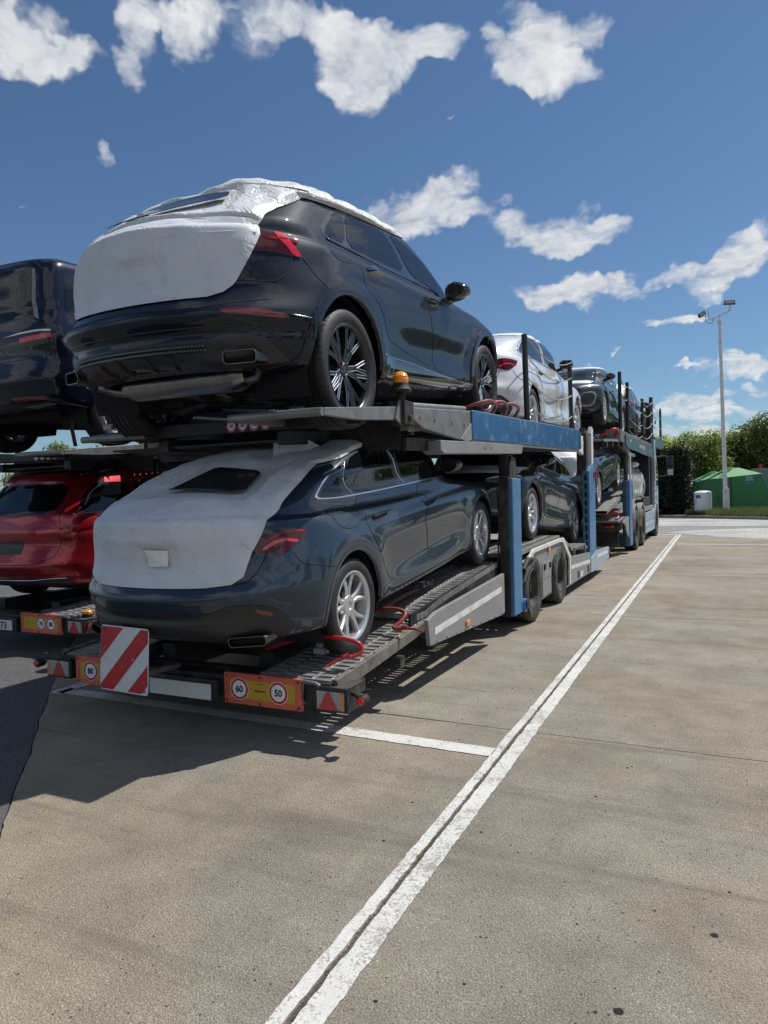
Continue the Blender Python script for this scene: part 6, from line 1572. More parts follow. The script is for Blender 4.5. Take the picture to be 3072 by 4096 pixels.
for (x, y, lab) in ((-2.47, 3.92, 'dark red strap in front of the right rear tyre of the upper off-roader'), (-4.15, 3.95, 'dark red strap on the left rear tyre of the upper off-roader')):
    s = strap('lashing_strap', [(x, y-.02, 2.50), (x, y-.06, 2.35), (x+.01, y-.07, 2.20), (x+.01, y-.04, 2.09)], .05, (1, .1, 0), 'strap_dark', lab)
    h = MB(); h.box((x-.03, y-.075, 2.065), (x+.05, y-.045, 2.10)); h.cyl((x-.045, y-.06, 2.10), (x+.065, y-.06, 2.10), .011, 8); h.build('strap_hook', 'steel', s, bevel=.003)
strap('lashing_strap', [(-6.13, 5.30, 2.50), (-6.13, 5.27, 2.30), (-6.12, 5.30, 2.12)], .05, (1, .1, 0), 'strap_dark', 'dark red strap on the rear tyre of the navy people carrier')
strap('lashing_strap', [(-2.45, 16.5, .90), (-2.42, 17.3, .93), (-2.40, 18.2, 1.06)], .06, (1, 0, 0), 'strap', 'pink strap lying along the truck track')

# ================================================================ the ground
def ground_mat(name, base, light, dark, scale, rough=.9, tyre=.0, crack=0.0, bumpy=.5, tone=(.9, 1.12)):
    m = bpy.data.materials.new(name); m.use_nodes = True; T = NT(m.node_tree); b = m.node_tree.nodes['Principled BSDF']
    b.inputs['Roughness'].default_value = rough; b.inputs['Specular IOR Level'].default_value = .35
    tc = T.n('ShaderNodeTexCoord'); v = tc.outputs['Object']
    n1 = T.noise(v, .55, 5, .6); n2 = T.noise(v, 3.1, 6, .65); n3 = T.noise(v, scale*.9, 5, .7)
    t = T.math('ADD', T.math('MULTIPLY', n1, .55), T.math('MULTIPLY', n2, .45))
    mul = T.n('ShaderNodeMapRange'); T.l(t, mul.inputs[0]); mul.inputs[1].default_value = .36; mul.inputs[2].default_value = .64; mul.inputs[3].default_value = tone[0]; mul.inputs[4].default_value = tone[1]
    # exposed stones in the cement
    vo = T.n('ShaderNodeTexVoronoi'); vo.inputs['Scale'].default_value = scale; vo.inputs['Randomness'].default_value = 1; T.l(v, vo.inputs['Vector'])
    sv = T.n('ShaderNodeSeparateColor'); T.l(vo.outputs['Color'], sv.inputs[0])
    ng = T.noise(v, scale*3.0, 3, .7); c = T.mix(T.smooth(T.math('ADD', T.math('MULTIPLY', n3, .5), T.math('MULTIPLY', ng, .5)), .40, .60), tuple(x*.58 for x in base), tuple(x*1.36 for x in base))
    blob = T.smooth(vo.outputs['Distance'], .46, .30)
    isl = T.math('GREATER_THAN', sv.outputs[0], .82); isd = T.math('GREATER_THAN', sv.outputs[1], .72); ism = T.math('GREATER_THAN', sv.outputs[2], .55)
    c = T.mix(T.math('MULTIPLY', T.math('MULTIPLY', blob, ism), .35), c, tuple(x*1.25 for x in base))
    c = T.mix(T.math('MULTIPLY', T.math('MULTIPLY', blob, isd), .75), c, dark)
    c = T.mix(T.math('MULTIPLY', T.math('MULTIPLY', blob, isl), .85), c, light)
    vp = T.n('ShaderNodeTexVoronoi'); vp.inputs['Scale'].default_value = scale*.23; T.l(v, vp.inputs['Vector'])
    sp = T.n('ShaderNodeSeparateColor'); T.l(vp.outputs['Color'], sp.inputs[0])
    pit = T.math('MULTIPLY', T.smooth(vp.outputs['Distance'], .17, .08), T.math('GREATER_THAN', sp.outputs[0], .80))
    c = T.mix(T.math('MULTIPLY', pit, .8), c, tuple(x*.25 for x in dark))
    big = T.n('ShaderNodeTexVoronoi'); big.inputs['Scale'].default_value = scale*.36; T.l(v, big.inputs['Vector'])
    sb = T.n('ShaderNodeSeparateColor'); T.l(big.outputs['Color'], sb.inputs[0])
    peb = T.math('MULTIPLY', T.smooth(big.outputs['Distance'], .26, .16), T.math('GREATER_THAN', sb.outputs[1], .95))
    c = T.mix(T.math('MULTIPLY', peb, .7), c, light)
    mm = T.n('ShaderNodeVectorMath'); mm.operation = 'SCALE'; T.l(c, mm.inputs[0]); T.l(mul.outputs[0], mm.inputs[3]); c = mm.outputs[0]
    if tyre:
        mp = T.n('ShaderNodeMapping'); mp.inputs['Scale'].default_value = (.14, 2.2, 1); mp.inputs['Rotation'].default_value = (0, 0, .12); T.l(v, mp.inputs[0])
        st = T.noise(mp.outputs[0], 1.6, 7, .7, .6); c = T.mix(T.math('MULTIPLY', T.smooth(st, .50, .72), tyre), c, tuple(x*.45 for x in base))
        bl = T.noise(v, 1.9, 2, .5); spots = T.n('ShaderNodeTexVoronoi'); spots.inputs['Scale'].default_value = .9; T.l(T.vmath('ADD', v, T.vmath('SCALE', T.n('ShaderNodeTexNoise').outputs['Color'], .3).outputs[0]).outputs[0], spots.inputs['Vector'])
        c = T.mix(T.math('MULTIPLY', T.smooth(spots.outputs['Distance'], .055, .03), .5), c, tuple(x*.3 for x in base))
    wg = T.noise(v, .33, 4, .6); c = T.mix(T.smooth(wg, .38, .62), T.mix(1.0, c, (.95, .98, 1.03), 'MULTIPLY'), T.mix(1.0, c, (1.03, 1.0, .95), 'MULTIPLY'))
    T.l(c, b.inputs['Base Color'])
    bn = T.n('ShaderNodeBump'); bn.inputs['Strength'].default_value = bumpy; bn.inputs['Distance'].default_value = .006
    T.l(T.math('ADD', T.math('MULTIPLY', T.math('SUBTRACT', 1.0, vo.outputs['Distance']), .6), T.math('SUBTRACT', n3, T.math('MULTIPLY', pit, 1.2))), bn.inputs['Height']); T.l(bn.outputs[0], b.inputs['Normal'])
    return m
M['concrete'] = ground_mat('exposed_aggregate_concrete', (.262, .228, .183), (.46, .42, .36), (.105, .088, .070), 150, tyre=.60, bumpy=1.0, tone=(.70, 1.22))
M['asphalt'] = ground_mat('dark_asphalt', (.080, .081, .086), (.26, .26, .27), (.02, .021, .025), 140, bumpy=.7)
M['gravel'] = ground_mat('pale_worn_surface', (.37, .365, .35), (.66, .65, .63), (.10, .10, .10), 22, bumpy=1.0, tone=(.72, 1.2))
M['road_far'] = ground_mat('grey_road', (.21, .205, .20), (.40, .40, .39), (.10, .10, .10), 60, bumpy=.4)
M['filler'] = mat('crumbled_joint_filler', (.022, .021, .020), .95, vary=.5, vscale=60, bump=1.0, bscale=90)
def paint_mat():
    m = bpy.data.materials.new('worn_road_paint'); m.use_nodes = True; T = NT(m.node_tree); b = m.node_tree.nodes['Principled BSDF']
    tc = T.n('ShaderNodeTexCoord'); v = tc.outputs['Object']
    n = T.noise(v, 95, 6, .75); n2 = T.noise(v, 2.4, 5, .7); n3 = T.noise(v, 16, 5, .7)
    lay = T.math('ADD', T.math('MULTIPLY', n, .55), T.math('ADD', T.math('MULTIPLY', n2, .35), T.math('MULTIPLY', n3, .30)))
    w = T.smooth(lay, .585, .675)
    c = T.mix(T.smooth(n3, .3, .75), (.50, .50, .485), (.62, .62, .60))
    c = T.mix(T.math('MULTIPLY', w, .85), c, (.22, .20, .175)); T.l(c, b.inputs['Base Color']); b.inputs['Roughness'].default_value = .8
    bn = T.n('ShaderNodeBump'); bn.inputs['Strength'].default_value = .5; bn.inputs['Distance'].default_value = .005; T.l(n, bn.inputs['Height']); T.l(bn.outputs[0], b.inputs['Normal'])
    return m
M['paint'] = paint_mat()

def struct(o): o['kind'] = 'structure'; return o
sub = struct(MB().add([(-400, -60, -.05), (400, -60, -.05), (400, 700, -.05), (-400, 700, -.05)], [(0, 1, 2, 3)]).build('ground', mat('earth', (.07, .075, .04), .95, vary=.3, vscale=.5, bump=.4, bscale=8)))
CX = lambda y: -1.145 - .0106*y           # the long joint that runs beside the bay line
rnd = random.Random(5)
def jag(y, w, seed, f=9.0): return w*(noise.noise(Vector((y*f, seed, 0))) + .6*noise.noise(Vector((y*f*3.1, seed+7, 0))) + .35*noise.noise(Vector((y*f*8, seed+3, 0))))
def edgeL(y): return CX(y) - .008 + jag(y, .0060, 1.0) - .010*max(0, noise.noise(Vector((y*1.3, 4, 0))))
def edgeR(y): return CX(y) + .008 + jag(y, .0055, 5.0)
pav = struct(empty('concrete_pavement')); 
def slab(poly, par=pav, name='slab', m='concrete', z=0.0, dz=.05):
    n = len(poly); vs = [(x, y, z) for x, y in poly] + [(x, y, z-dz) for x, y in poly]
    ar = sum(poly[i][0]*poly[(i+1) % n][1] - poly[(i+1) % n][0]*poly[i][1] for i in range(n))
    top = tuple(range(n)) if ar > 0 else tuple(range(n))[::-1]
    mb = MB().add(vs, [top] + [((i+1) % n, i, n+i, n+(i+1) % n) if ar > 0 else (i, (i+1) % n, n+(i+1) % n, n+i) for i in range(n)])
    return mb.build(name, m, par)
cuts = [-1.5, 4.42, 10.9, 16.5, 22.0, 25.5]
jy = lambda x, y0: y0 + .012*noise.noise(Vector((x*2.2, y0, 0))) + .004*noise.noise(Vector((x*9, y0, 3)))
asph = lambda y: float(np.interp(y, [-1.5, 2.21, 2.46, 2.91, 3.40, 4.29, 12, 30], [.35, -3.114, -3.39, -3.84, -4.37, -5.30, -12.9, -30]))
for k in range(len(cuts)-1):
    a, b = cuts[k], cuts[k+1]; g = .004 if k else 0
    ys = np.linspace(a+g, b-.004, int((b-a)/.025))
    xs = np.linspace(0, 1, 60)
    # right-hand slabs
    for (xa, xb) in ((None, 4.6), (4.606, 12.0)):
        if xa is None:
            L_ = [(edgeR(y), y) for y in ys]
            bot = [(x, jy(x, a)+g) for x in np.linspace(L_[0][0]+.02, xb, 60)]; top = [(x, jy(x, b)-.004) for x in np.linspace(xb, L_[-1][0]+.02, 60)]
            slab([L_[0]] + bot + top + [L_[-1]] + L_[::-1][1:-1])
        else: slab([(xa, a+g), (xb, a+g), (xb, b-.004), (xa, b-.004)])
    R_ = [(edgeL(y), y) for y in ys]
    lb = [(asph(y) + jag(y, .018, 2.0, 6), y) for y in np.linspace(b-.004, a+g, 220)]
    bot = [(x, jy(x, a)+g) for x in np.linspace(lb[-1][0]+.05, R_[0][0]-.02, 40)] if k else []
    slab(bot + R_ + lb)
yy = list(np.linspace(-1.5, 30, 700))
slab([(asph(y) + jag(y, .018, 2.0, 6) - .012 + jag(y, .004, 8.0, 12), y) for y in yy] + [(-60, 40), (-60, -20), (.2, -20)], None, 'asphalt', 'asphalt', -.004, .04)['kind'] = 'structure'
slab([(-60, 25.51), (60, 25.51), (60, 41.2), (-60, 41.2)], None, 'road', 'road_far', -.004, .04)['kind'] = 'structure'
slab([(12.01, -20), (60, -20), (60, 25.5), (12.01, 25.5)], None, 'road', 'road_far', -.004, .04)['kind'] = 'structure'
slab([(.3, -20), (12.0, -20), (12, -1.51), (.3, -1.51)], None, 'road', 'road_far', -.004, .04)['kind'] = 'structure'
slab([(-1.4, -2), (-.9, -2), (-1.15, 25.5), (-1.7, 25.5)], pav, 'joint_filler', 'filler', -.022, .02)
# pale scoured surface of the access road, with a grey tongue running through it
def wavy(pts, amp, seed, f=.6):
    out = []
    for i in range(len(pts)):
        a, b = Vector(pts[i]), Vector(pts[(i+1) % len(pts)]); n = max(2, int((b-a).length/.35)); d = Vector((-(b-a).y, (b-a).x)).normalized()
        for k in range(n):
            q = a.lerp(b, k/n); out.append(tuple(q + d*amp*(noise.noise(Vector((q.x*f, q.y*f, seed))) + .5*noise.noise(Vector((q.x*f*4, q.y*f*4, seed))))))
    return out
gp = struct(empty('worn_surface'))
slab(wavy([(-2.0, 26.0), (-.7, 24.9), (.6, 23.6), (2.2, 22.2), (14, 20), (24, 24), (24, 31), (8, 30.2), (2.6, 29.6), (.3, 29.0), (-1.2, 27.6)], .28, 1.0), gp, 'pale_patch', 'gravel', .004, .012)
slab(wavy([(-3.4, 31.0), (-1.5, 30.6), (1.5, 30.8), (8, 32), (26, 33), (26, 37), (3, 35.8), (-1, 38.0), (-6, 39.5), (-12, 40), (-12, 33)], .35, 5.0), gp, 'pale_patch', 'gravel', .004, .012)
# painted lines
def strip(pts_l, pts_r, name='painted_line', z=.004):
    n = len(pts_l); mb = MB().add([(*p, z) for p in pts_l] + [(*p, z) for p in pts_r], [(i, n+i, n+i+1, i+1) for i in range(n-1)]); return mb.build(name, 'paint', None)
ys = np.linspace(.6, 25.35, 1400)
a = strip([(edgeL(y) - .052 + jag(y, .0028, 11, 38), y) for y in ys], [(edgeL(y) - .003 + jag(y, .003, 2, 14), y) for y in ys]); tag(a, 'narrow painted white line left of the long crack', 'road marking', kind='structure')
a = strip([(edgeR(y) + .002 + jag(y, .003, 3, 14), y) for y in ys], [(edgeR(y) + .088 + jag(y, .0040, 17, 42) + .006*noise.noise(Vector((y*2.3, 8, 0))), y) for y in ys]); tag(a, 'wide painted white line right of the long crack', 'road marking', kind='structure')
xs = np.linspace(-4.88, -1.245, 420)
a = strip([(x, 4.072 - .010*(x+3) + jag(x, .006, 23, 9)) for x in xs], [(x, 3.935 - .012*(x+3) + jag(x, .006, 29, 9)) for x in xs]); tag(a, 'painted white end line of the bay running under the trailer tail', 'road marking', kind='structure')
ys2 = np.linspace(3.93, 9.0, 300)
a = strip([(-4.93 - .0106*y + jag(y, .006, 31, 9) + .03, y) for y in ys2], [(-4.80 - .0106*y + jag(y, .006, 37, 9) + .03, y) for y in ys2]); tag(a, 'painted white side line of the bay under the trailer', 'road marking', kind='structure')
xs = np.linspace(-1.22, 12, 400); a = strip([(x, 21.05+jag(x, .01, 3, 5)) for x in xs], [(x, 20.90+jag(x, .01, 9, 5)) for x in xs]); tag(a, 'thin white line across the far right of the pavement', 'road marking', kind='structure')
xs = np.linspace(-6, -1.38, 200); a = strip([(x, 25.45+jag(x, .01, 3, 5)) for x in xs], [(x, 25.18+jag(x, .01, 9, 5)) for x in xs]); tag(a, 'short white line by the truck front wheel', 'road marking', kind='structure')
# hairline cracks and dark rubber marks
def crack(pts, w, seed, par=pav):
    L, R_ = [], []
    for i in range(len(pts)-1):
        a, b = Vector(pts[i]), Vector(pts[i+1]); n = max(2, int((b-a).length/.02)); d = Vector((-(b-a).y, (b-a).x)).normalized()
        for k in range(n):
            q = a.lerp(b, k/n) + d*(.035*noise.noise(Vector(((a-b).length*k/n*2.2, seed, i))) + .010*noise.noise(Vector(((a-b).length*k/n*11, seed, i)))); ww = w*(.4 + abs(noise.noise(Vector((k*.11, seed, 5)))))
            L.append((q.x-d.x*ww, q.y-d.y*ww, .0006)); R_.append((q.x+d.x*ww, q.y+d.y*ww, .0006))
    n = len(L); MB().add(L + R_, [(i, n+i, n+i+1, i+1) for i in range(n-1)]).build('hairline_crack', 'filler', par)
crack([(-1.22, 6.9), (-1.6, 7.05), (-1.95, 7.0)], .0022, 3); crack([(-1.1, 7.9), (.4, 8.1), (2.3, 7.9)], .0018, 7); crack([(-1.35, 10.1), (-1.7, 10.2), (-2.0, 10.15)], .002, 9)
crack([(.9, 5.9), (1.5, 6.1), (2.4, 6.0)], .0018, 12)
M['rubber_mark'] = mat('rubber_scuff', (.13, .11, .088), .8, vary=.3, vscale=30)
for (x, y, l, w, a) in ((-.9, 8.9, 1.3, .018, .15), (-.2, 9.0, .9, .012, .1), (1.6, 9.8, 1.1, .03, -.12), (2.3, 12.6, 1.6, .04, .05), (.6, 13.9, 1.2, .03, .1), (1.9, 6.9, .5, .02, .2)):
    P = []; n = 30
    for sg in (1, -1):
        for k in (range(n) if sg > 0 else range(n)[::-1]):
            t = k/(n-1); ww = w*math.sin(math.pi*t)**.6*(.5+.8*abs(noise.noise(Vector((t*6, x, sg))))); P.append((x + l*(t-.5), y + a*l*(t-.5)**2 + sg*ww))
    slab(P, pav, 'scuff_mark', 'rubber_mark', .0012, .002)
# small dark stones and bits on the pavement
gb = MB(); rs = random.Random(11)
for k in range(900):
    d = rs.random()**.6; y = .9 + d*14; x = rs.uniform(-3.0, 5.5)*(.35+d)
    if x < asph(y) + .2: continue
    r = rs.uniform(.0025, .008); n = 6
    a0 = rs.random()*6; vs = [(x + r*rs.uniform(.7, 1.3)*math.cos(a0+i*1.047), y + r*rs.uniform(.6, 1.2)*math.sin(a0+i*1.047), .0005) for i in range(n)] + [(x, y, r*rs.uniform(.5, .9))]
    gb.cur = 0; gb.add(vs, [(i, (i+1) % n, n) for i in range(n)])
tag(gb.build('grit', 'filler', None), kind='stuff')
# oil spots
for (x, y, r) in ((-.30, 2.12, .016), (-.36, 2.09, .006), (-.42, 1.98, .010), (-.05, 2.62, .014), (.35, 3.4, .012), (.9, 4.9, .02), (-.6, 3.6, .008)):
    P = [(x + r*(1+.3*noise.noise(Vector((math.cos(t)*1.5, math.sin(t)*1.5, x*9))))*math.cos(t), y + r*.9*(1+.3*noise.noise(Vector((math.cos(t), math.sin(t), y*5))))*math.sin(t)) for t in np.linspace(0, 6.1, 22)]
    slab(P, pav, 'oil_spot', 'filler', .0010, .0008)

# ================================================================ verge, kerb, hedge, trees, fence, containers
kb = struct(empty('kerb'))
kl = [(-16, 43.0), (-4.6, 41.6), (-3.0, 39.9), (-1.2, 38.9), (1.7, 36.4), (8.0, 32.6), (22, 25.5), (40, 17)]
for i in range(len(kl)-1):
    a, b = Vector(kl[i]), Vector(kl[i+1]); n = max(1, int((b-a).length/1.0)); d = (b-a).normalized(); nn = Vector((-d.y, d.x))
    for k in range(n):
        p, q = a.lerp(b, k/n) + d*.008, a.lerp(b, (k+1)/n) - d*.008
        slab([tuple(p), tuple(q), tuple(q+nn*.16), tuple(p+nn*.16)], kb, 'kerb_stone', 'kerb', .13, .17)
ve = slab(wavy([(x, y+.17) for x, y in kl] + [(60, 20), (120, 200), (-160, 200), (-160, 60)], .0, 1), None, 'verge', mat('verge_earth', (.10, .095, .05), .95, vary=.35, vscale=3, bump=.5, bscale=30), .115, .16); struct(ve)

def leaf_mat(name, a, b, c, trans=.35):
    m = bpy.data.materials.new(name); m.use_nodes = True; T = NT(m.node_tree); p = m.node_tree.nodes['Principled BSDF']
    g = T.n('ShaderNodeNewGeometry'); tc = T.n('ShaderNodeTexCoord')
    col = T.ramp(g.outputs['Random Per Island'], [(0, a), (.55, b), (1, c)])
    n = T.noise(tc.outputs['Object'], .9, 3, .6); col = T.mix(T.smooth(n, .40, .75), col, tuple(x*.7 for x in a))
    T.l(col, p.inputs['Base Color']); p.inputs['Roughness'].default_value = .5; p.inputs['Specular IOR Level'].default_value = .35
    tr = T.n('ShaderNodeBsdfTranslucent'); T.l(col, tr.inputs[0]); mx = T.n('ShaderNodeMixShader'); mx.inputs[0].default_value = trans
    out = [x for x in m.node_tree.nodes if x.type == 'OUTPUT_MATERIAL'][0]; T.l(p.outputs[0], mx.inputs[1]); T.l(tr.outputs[0], mx.inputs[2]); T.l(mx.outputs[0], out.inputs[0]); return m
M['leaf_olive'] = leaf_mat('olive_leaves', (.13, .18, .04), (.18, .24, .06), (.27, .31, .10), .5)
M['leaf_bright'] = leaf_mat('yellow_green_leaves', (.26, .34, .04), (.34, .42, .06), (.42, .46, .08), .55)
M['leaf_dark'] = leaf_mat('dark_hedge_leaves', (.012, .018, .009), (.02, .027, .013), (.035, .04, .018), .15)
M['grass'] = leaf_mat('grass_blades', (.09, .13, .035), (.15, .18, .06), (.27, .27, .12), .4)
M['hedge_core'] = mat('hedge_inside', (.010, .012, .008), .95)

def leaves(centres, n, size, seed, up=.3):
    """n leaf-sized faces scattered through ellipsoidal clumps: centres = [(x,y,z, rx,ry,rz)]"""
    R = np.random.RandomState(seed); C = np.array(centres); w = (C[:, 3]*C[:, 4]*C[:, 5])**(2/3); k = R.choice(len(C), n, p=w/w.sum())
    d = R.normal(size=(n, 3)); d /= np.linalg.norm(d, axis=1, keepdims=True); rad = (.45 + .55*R.rand(n, 1)**.5)*(1 + .16*R.normal(size=(n, 1)))
    P = C[k, :3] + d*rad*C[k, 3:6]
    nrm = d + R.normal(size=(n, 3))*.7 + np.array([0, 0, up]); nrm /= np.linalg.norm(nrm, axis=1, keepdims=True)
    t = np.cross(nrm, R.normal(size=(n, 3))); t /= np.linalg.norm(t, axis=1, keepdims=True); b = np.cross(nrm, t)
    s = size*(.6 + .8*R.rand(n, 1)); v = np.stack([P - t*s, P + b*s*.45, P + t*s, P - b*s*.45], 1).reshape(-1, 3)
    me = bpy.data.meshes.new('crown'); me.vertices.add(4*n); me.loops.add(4*n); me.polygons.add(n)
    me.vertices.foreach_set('co', v.ravel()); me.loops.foreach_set('vertex_index', np.arange(4*n)); me.polygons.foreach_set('loop_start', np.arange(0, 4*n, 4))
    me.update(calc_edges=True); return me
def tree(x, y, h, r, m, label, seed, n=9000, size=.11, group='trees beyond the fence', base=.12):
    R = random.Random(seed); T = empty('tree', (x, y, base)); tag(T, label, 'tree', group)
    tr = MB(); tr.tube([(0, 0, -.1), (.05, .03, h*.3), (-.04, .06, h*.55), (.02, 0, h*.8)], [h*.028, h*.022, h*.015, h*.006], 9)
    C = []
    for k in range(16):
        a = R.random()*6.28; rr = r*R.uniform(.2, .85); z = h*R.uniform(.30, .92); q = (rr*math.cos(a)*(1.15-z/h*.6), rr*math.sin(a)*(1.15-z/h*.6), z)
        tr.tube([(0, 0, max(.15*h, z*.55)), (q[0]*.5, q[1]*.5, z*.82), q], [h*.012, h*.008, h*.003], 6)
        s = r*R.uniform(.28, .50); C.append((*q, s, s, s*R.uniform(.6, .9)))
    C.append((0, 0, h*.60, r*.62, r*.62, h*.30))
    tr.build('trunk', 'bark', T, smooth=True); o = link('crown', leaves(C, n, size, seed), m, T); return T
# clipped dark hedge
HX0, HX1, HY0, HY1, HZ = -7.6, -1.75, 41.5, 46.5, 3.55
hd = empty('hedge', (0, 0, 0)); tag(hd, 'tall clipped dark conifer hedge beside the white bin', 'hedge')
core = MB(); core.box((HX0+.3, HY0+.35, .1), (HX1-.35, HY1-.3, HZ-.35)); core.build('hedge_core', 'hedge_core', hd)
R = np.random.RandomState(3); cl = []
for k in range(900):
    f = R.randint(0, 10)
    x, y, z = R.uniform(HX0, HX1), R.uniform(HY0, HY1), R.uniform(.15, HZ)
    if f < 6: y = HY0 + .2 + .12*noise.noise(Vector((x*1.4, z*.7, 0)))
    elif f < 8: x = HX1 - .2 + .3*noise.noise(Vector((y, z, 2)))
    else: z = HZ - .15 + .18*noise.noise(Vector((x*1.5, y*1.5, 5)))
    cl.append((x, y, z, .28, .22, .5))
link('hedge_foliage', leaves(cl, 46000, .075, 9, .1), 'leaf_dark', hd)
# bright shoots on top of the hedge and the thicket behind
k = 0
for (x, y, h, r, m, lab) in (
        (-6.6, 50.5, 5.5, 2.3, 'leaf_bright', 'yellow green bush tree behind the hedge, beside the truck mirror'),
        (-3.9, 51.0, 5.3, 2.2, 'leaf_bright', 'yellow green tree top showing above the middle of the hedge'),
        (-1.6, 51.0, 5.2, 2.2, 'leaf_olive', 'olive tree between the hedge and the lamp post'),
        (.7, 54.0, 5.6, 2.4, 'leaf_olive', 'olive tree directly behind the lamp post'),
        (2.6, 53.0, 6.4, 2.4, 'leaf_olive', 'olive tree right of the lamp post behind the green container'),
        (4.9, 54.0, 7.8, 2.8, 'leaf_olive', 'tall olive tree behind the grey cabinet'),
        (6.6, 50.5, 9.0, 2.9, 'leaf_olive', 'tallest leafy tree at the right edge'),
        (9.4, 44, 7.0, 3.0, 'leaf_olive', 'leafy tree outside the right edge, seen only in the car paint'),
        (13, 40, 6.5, 3.0, 'leaf_olive', 'leafy tree further outside the right edge, seen in the car paint'),
        (-9.5, 52, 5.5, 2.6, 'leaf_olive', 'olive tree hidden mostly behind the truck cab'),
        (3.8, 58, 6.0, 3.0, 'leaf_bright', 'pale tree far behind the green containers'),
        (-1.0, 60, 6.2, 3.2, 'leaf_bright', 'pale tree far behind the lamp post')):
    k += 1; tree(x, y, h, r, m, lab, 20+k, n=8500 if r < 2.5 else 11000)
for i, (x, y) in enumerate(((19, 34), (24, 28), (28, 21), (31, 13), (33, 5), (34, -4), (33, -13), (22, -24), (8, -28))):
    tree(x, y, 6+R.rand()*2, 3.2, 'leaf_olive', 'leafy tree on the right outside the photo, mirrored in the car doors', 60+i, 5000, .2, 'trees outside the right edge')
for (x, y, h, r, lab) in ((-39.5, 33, 5.4, 1.7, 'green tree seen through the gap at the left edge'), (-36, 33.5, 5.8, 2.0, 'green tree right of the one in the left gap'), (-43.5, 33, 4.2, 1.3, 'small conifer by the far lamp at the left edge'), (-33, 35, 5.8, 2.2, 'leafy tree above the red car roof')):
    tree(x, y, h, r, 'leaf_olive', lab, int(80 - x), 7000, .11, 'trees seen through the left gap')
# grass tufts
def grass(area, n, h, seed):
    R = np.random.RandomState(seed); P = np.array([area(R) for _ in range(n)]); H = h*(.4 + .9*R.rand(n, 1))
    a = R.rand(n)*6.28; t = np.stack([np.cos(a), np.sin(a), 0*a], 1)*.012; lean = np.stack([R.normal(size=n), R.normal(size=n), 0*a], 1)*.25*H
    top = P + lean + np.concatenate([np.zeros((n, 2)), H], 1); v = np.stack([P - t, P + t, top], 1).reshape(-1, 3)
    me = bpy.data.meshes.new('grass'); me.from_pydata(v.tolist(), [], np.arange(3*n).reshape(-1, 3).tolist()); me.update(); return me
def vp(R):
    t = R.rand(); x = -.6 + 8.5*t; yb = np.interp(x, [p[0] for p in kl], [p[1] for p in kl]); return (x, yb + .35 + R.rand()*6.5, .11)
tag(link('grass', grass(vp, 26000, .34, 2), 'grass'), kind='stuff')
def vp2(R):
    x = R.uniform(-1.9, -.6); yb = np.interp(x, [p[0] for p in kl], [p[1] for p in kl]); return (x, yb + 1.2 + R.rand()*2, .11)
tag(link('grass', grass(vp2, 2500, .28, 4), 'grass'), kind='stuff')
# lamp post with two floodlights
lp = empty('lamp_post', (0.02, 41.2, .12)); lp.scale = (.91, .91, .91); lp.rotation_euler = (0, math.radians(-.95), 0); tag(lp, 'tall white lamp post with two floodlights on a forked arm', 'lamp post')
t_ = MB(); t_.tube([(0, 0, 0), (0, 0, 1.45)], [.155, .135], 8); t_.tube([(0, 0, 1.40), (-.0, 0, 11.0)], [.115, .085], 14); t_.build('pole', 'lamp_post', lp, smooth=True)
MB().box((.02, -.13, .2), (.21, .0, 1.50)).build('service_box', 'lamp_post', lp, bevel=.02)
f_ = MB(); f_.cyl((0, 0, 10.95), (0, 0, 11.12), .12, 14); f_.tube([(0, 0, 11.0), (0, 0, 11.40)], .05, 10); f_.tube([(-.56, 0, 11.82), (-.56, 0, 11.36), (-.53, 0, 11.29), (-.44, 0, 11.28), (0, 0, 11.42), (.42, 0, 11.56), (.51, 0, 11.62), (.54, 0, 11.70), (.54, 0, 11.92)], .048, 10); f_.build('forked_arm', 'lamp_post', lp, smooth=True)
for (x, z, ry, rz, w) in ((.52, 12.05, -.10, 0, 1.0), (-.92, 11.60, .55, .7, .85)):
    fl = empty('floodlight', (x, 0, z), lp); fl.rotation_euler = (.25, -ry, rz); fl.scale = (w, w, w)
    MB().box((-.28, -.08, -.12), (.28, .10, .14)).build('housing', 'lamp_head', fl, bevel=.02); MB().box((-.23, -.088, -.03), (.23, -.08, .11)).build('glass', 'lamp_glass', fl)
    MB().box((-.32, -.03, -.10), (.32, .03, -.03)).build('bracket', 'lamp_head', fl, bevel=.01)
MB().tube([(-.72, 0, 11.5), (-.74, 0, 11.2), (-.60, 0, 11.02), (-.42, 0, 11.02), (-.30, 0, 11.30)], .016, 6).build('cable', 'rubber', lp, smooth=True)
# white bin
bn_ = empty('litter_bin', (-1.06, 40.75, .12)); bn_.scale = (.95, .95, .85); tag(bn_, 'white round topped litter bin with a blue label by the hedge', 'bin')
MB().lathe([(0, .0), (.44, 0), (.44, .19), (.40, .20)], 'z', n=32).build('foot', 'bin_grey', bn_, smooth=True)
MB().lathe([(.45, .19), (.455, .22), (.445, 1.30), (.46, 1.31), (.46, 1.36), (.36, 1.44), (.20, 1.48), (0, 1.49)], 'z', n=40).build('shell', 'bin_white', bn_, smooth=True)
lb_ = MB(); A_ = np.linspace(-2.45, -1.80, 8); lb_.add([(.452*math.cos(t), .452*math.sin(t), z) for t in A_ for z in (1.02, 1.22)], [(2*i, 2*i+2, 2*i+3, 2*i+1) for i in range(7)]); lb_.build('label', 'sign_blue', bn_)
rg = MB(); rg.lathe([(.07, 0), (.085, 0)], 'y', n=20); rg.xform(lambda q: Vector((-.34+q.x*.8, -.315-(q.x)*.5, .80+q.z))); rg.build('ring_mark', 'sign_blue', bn_)
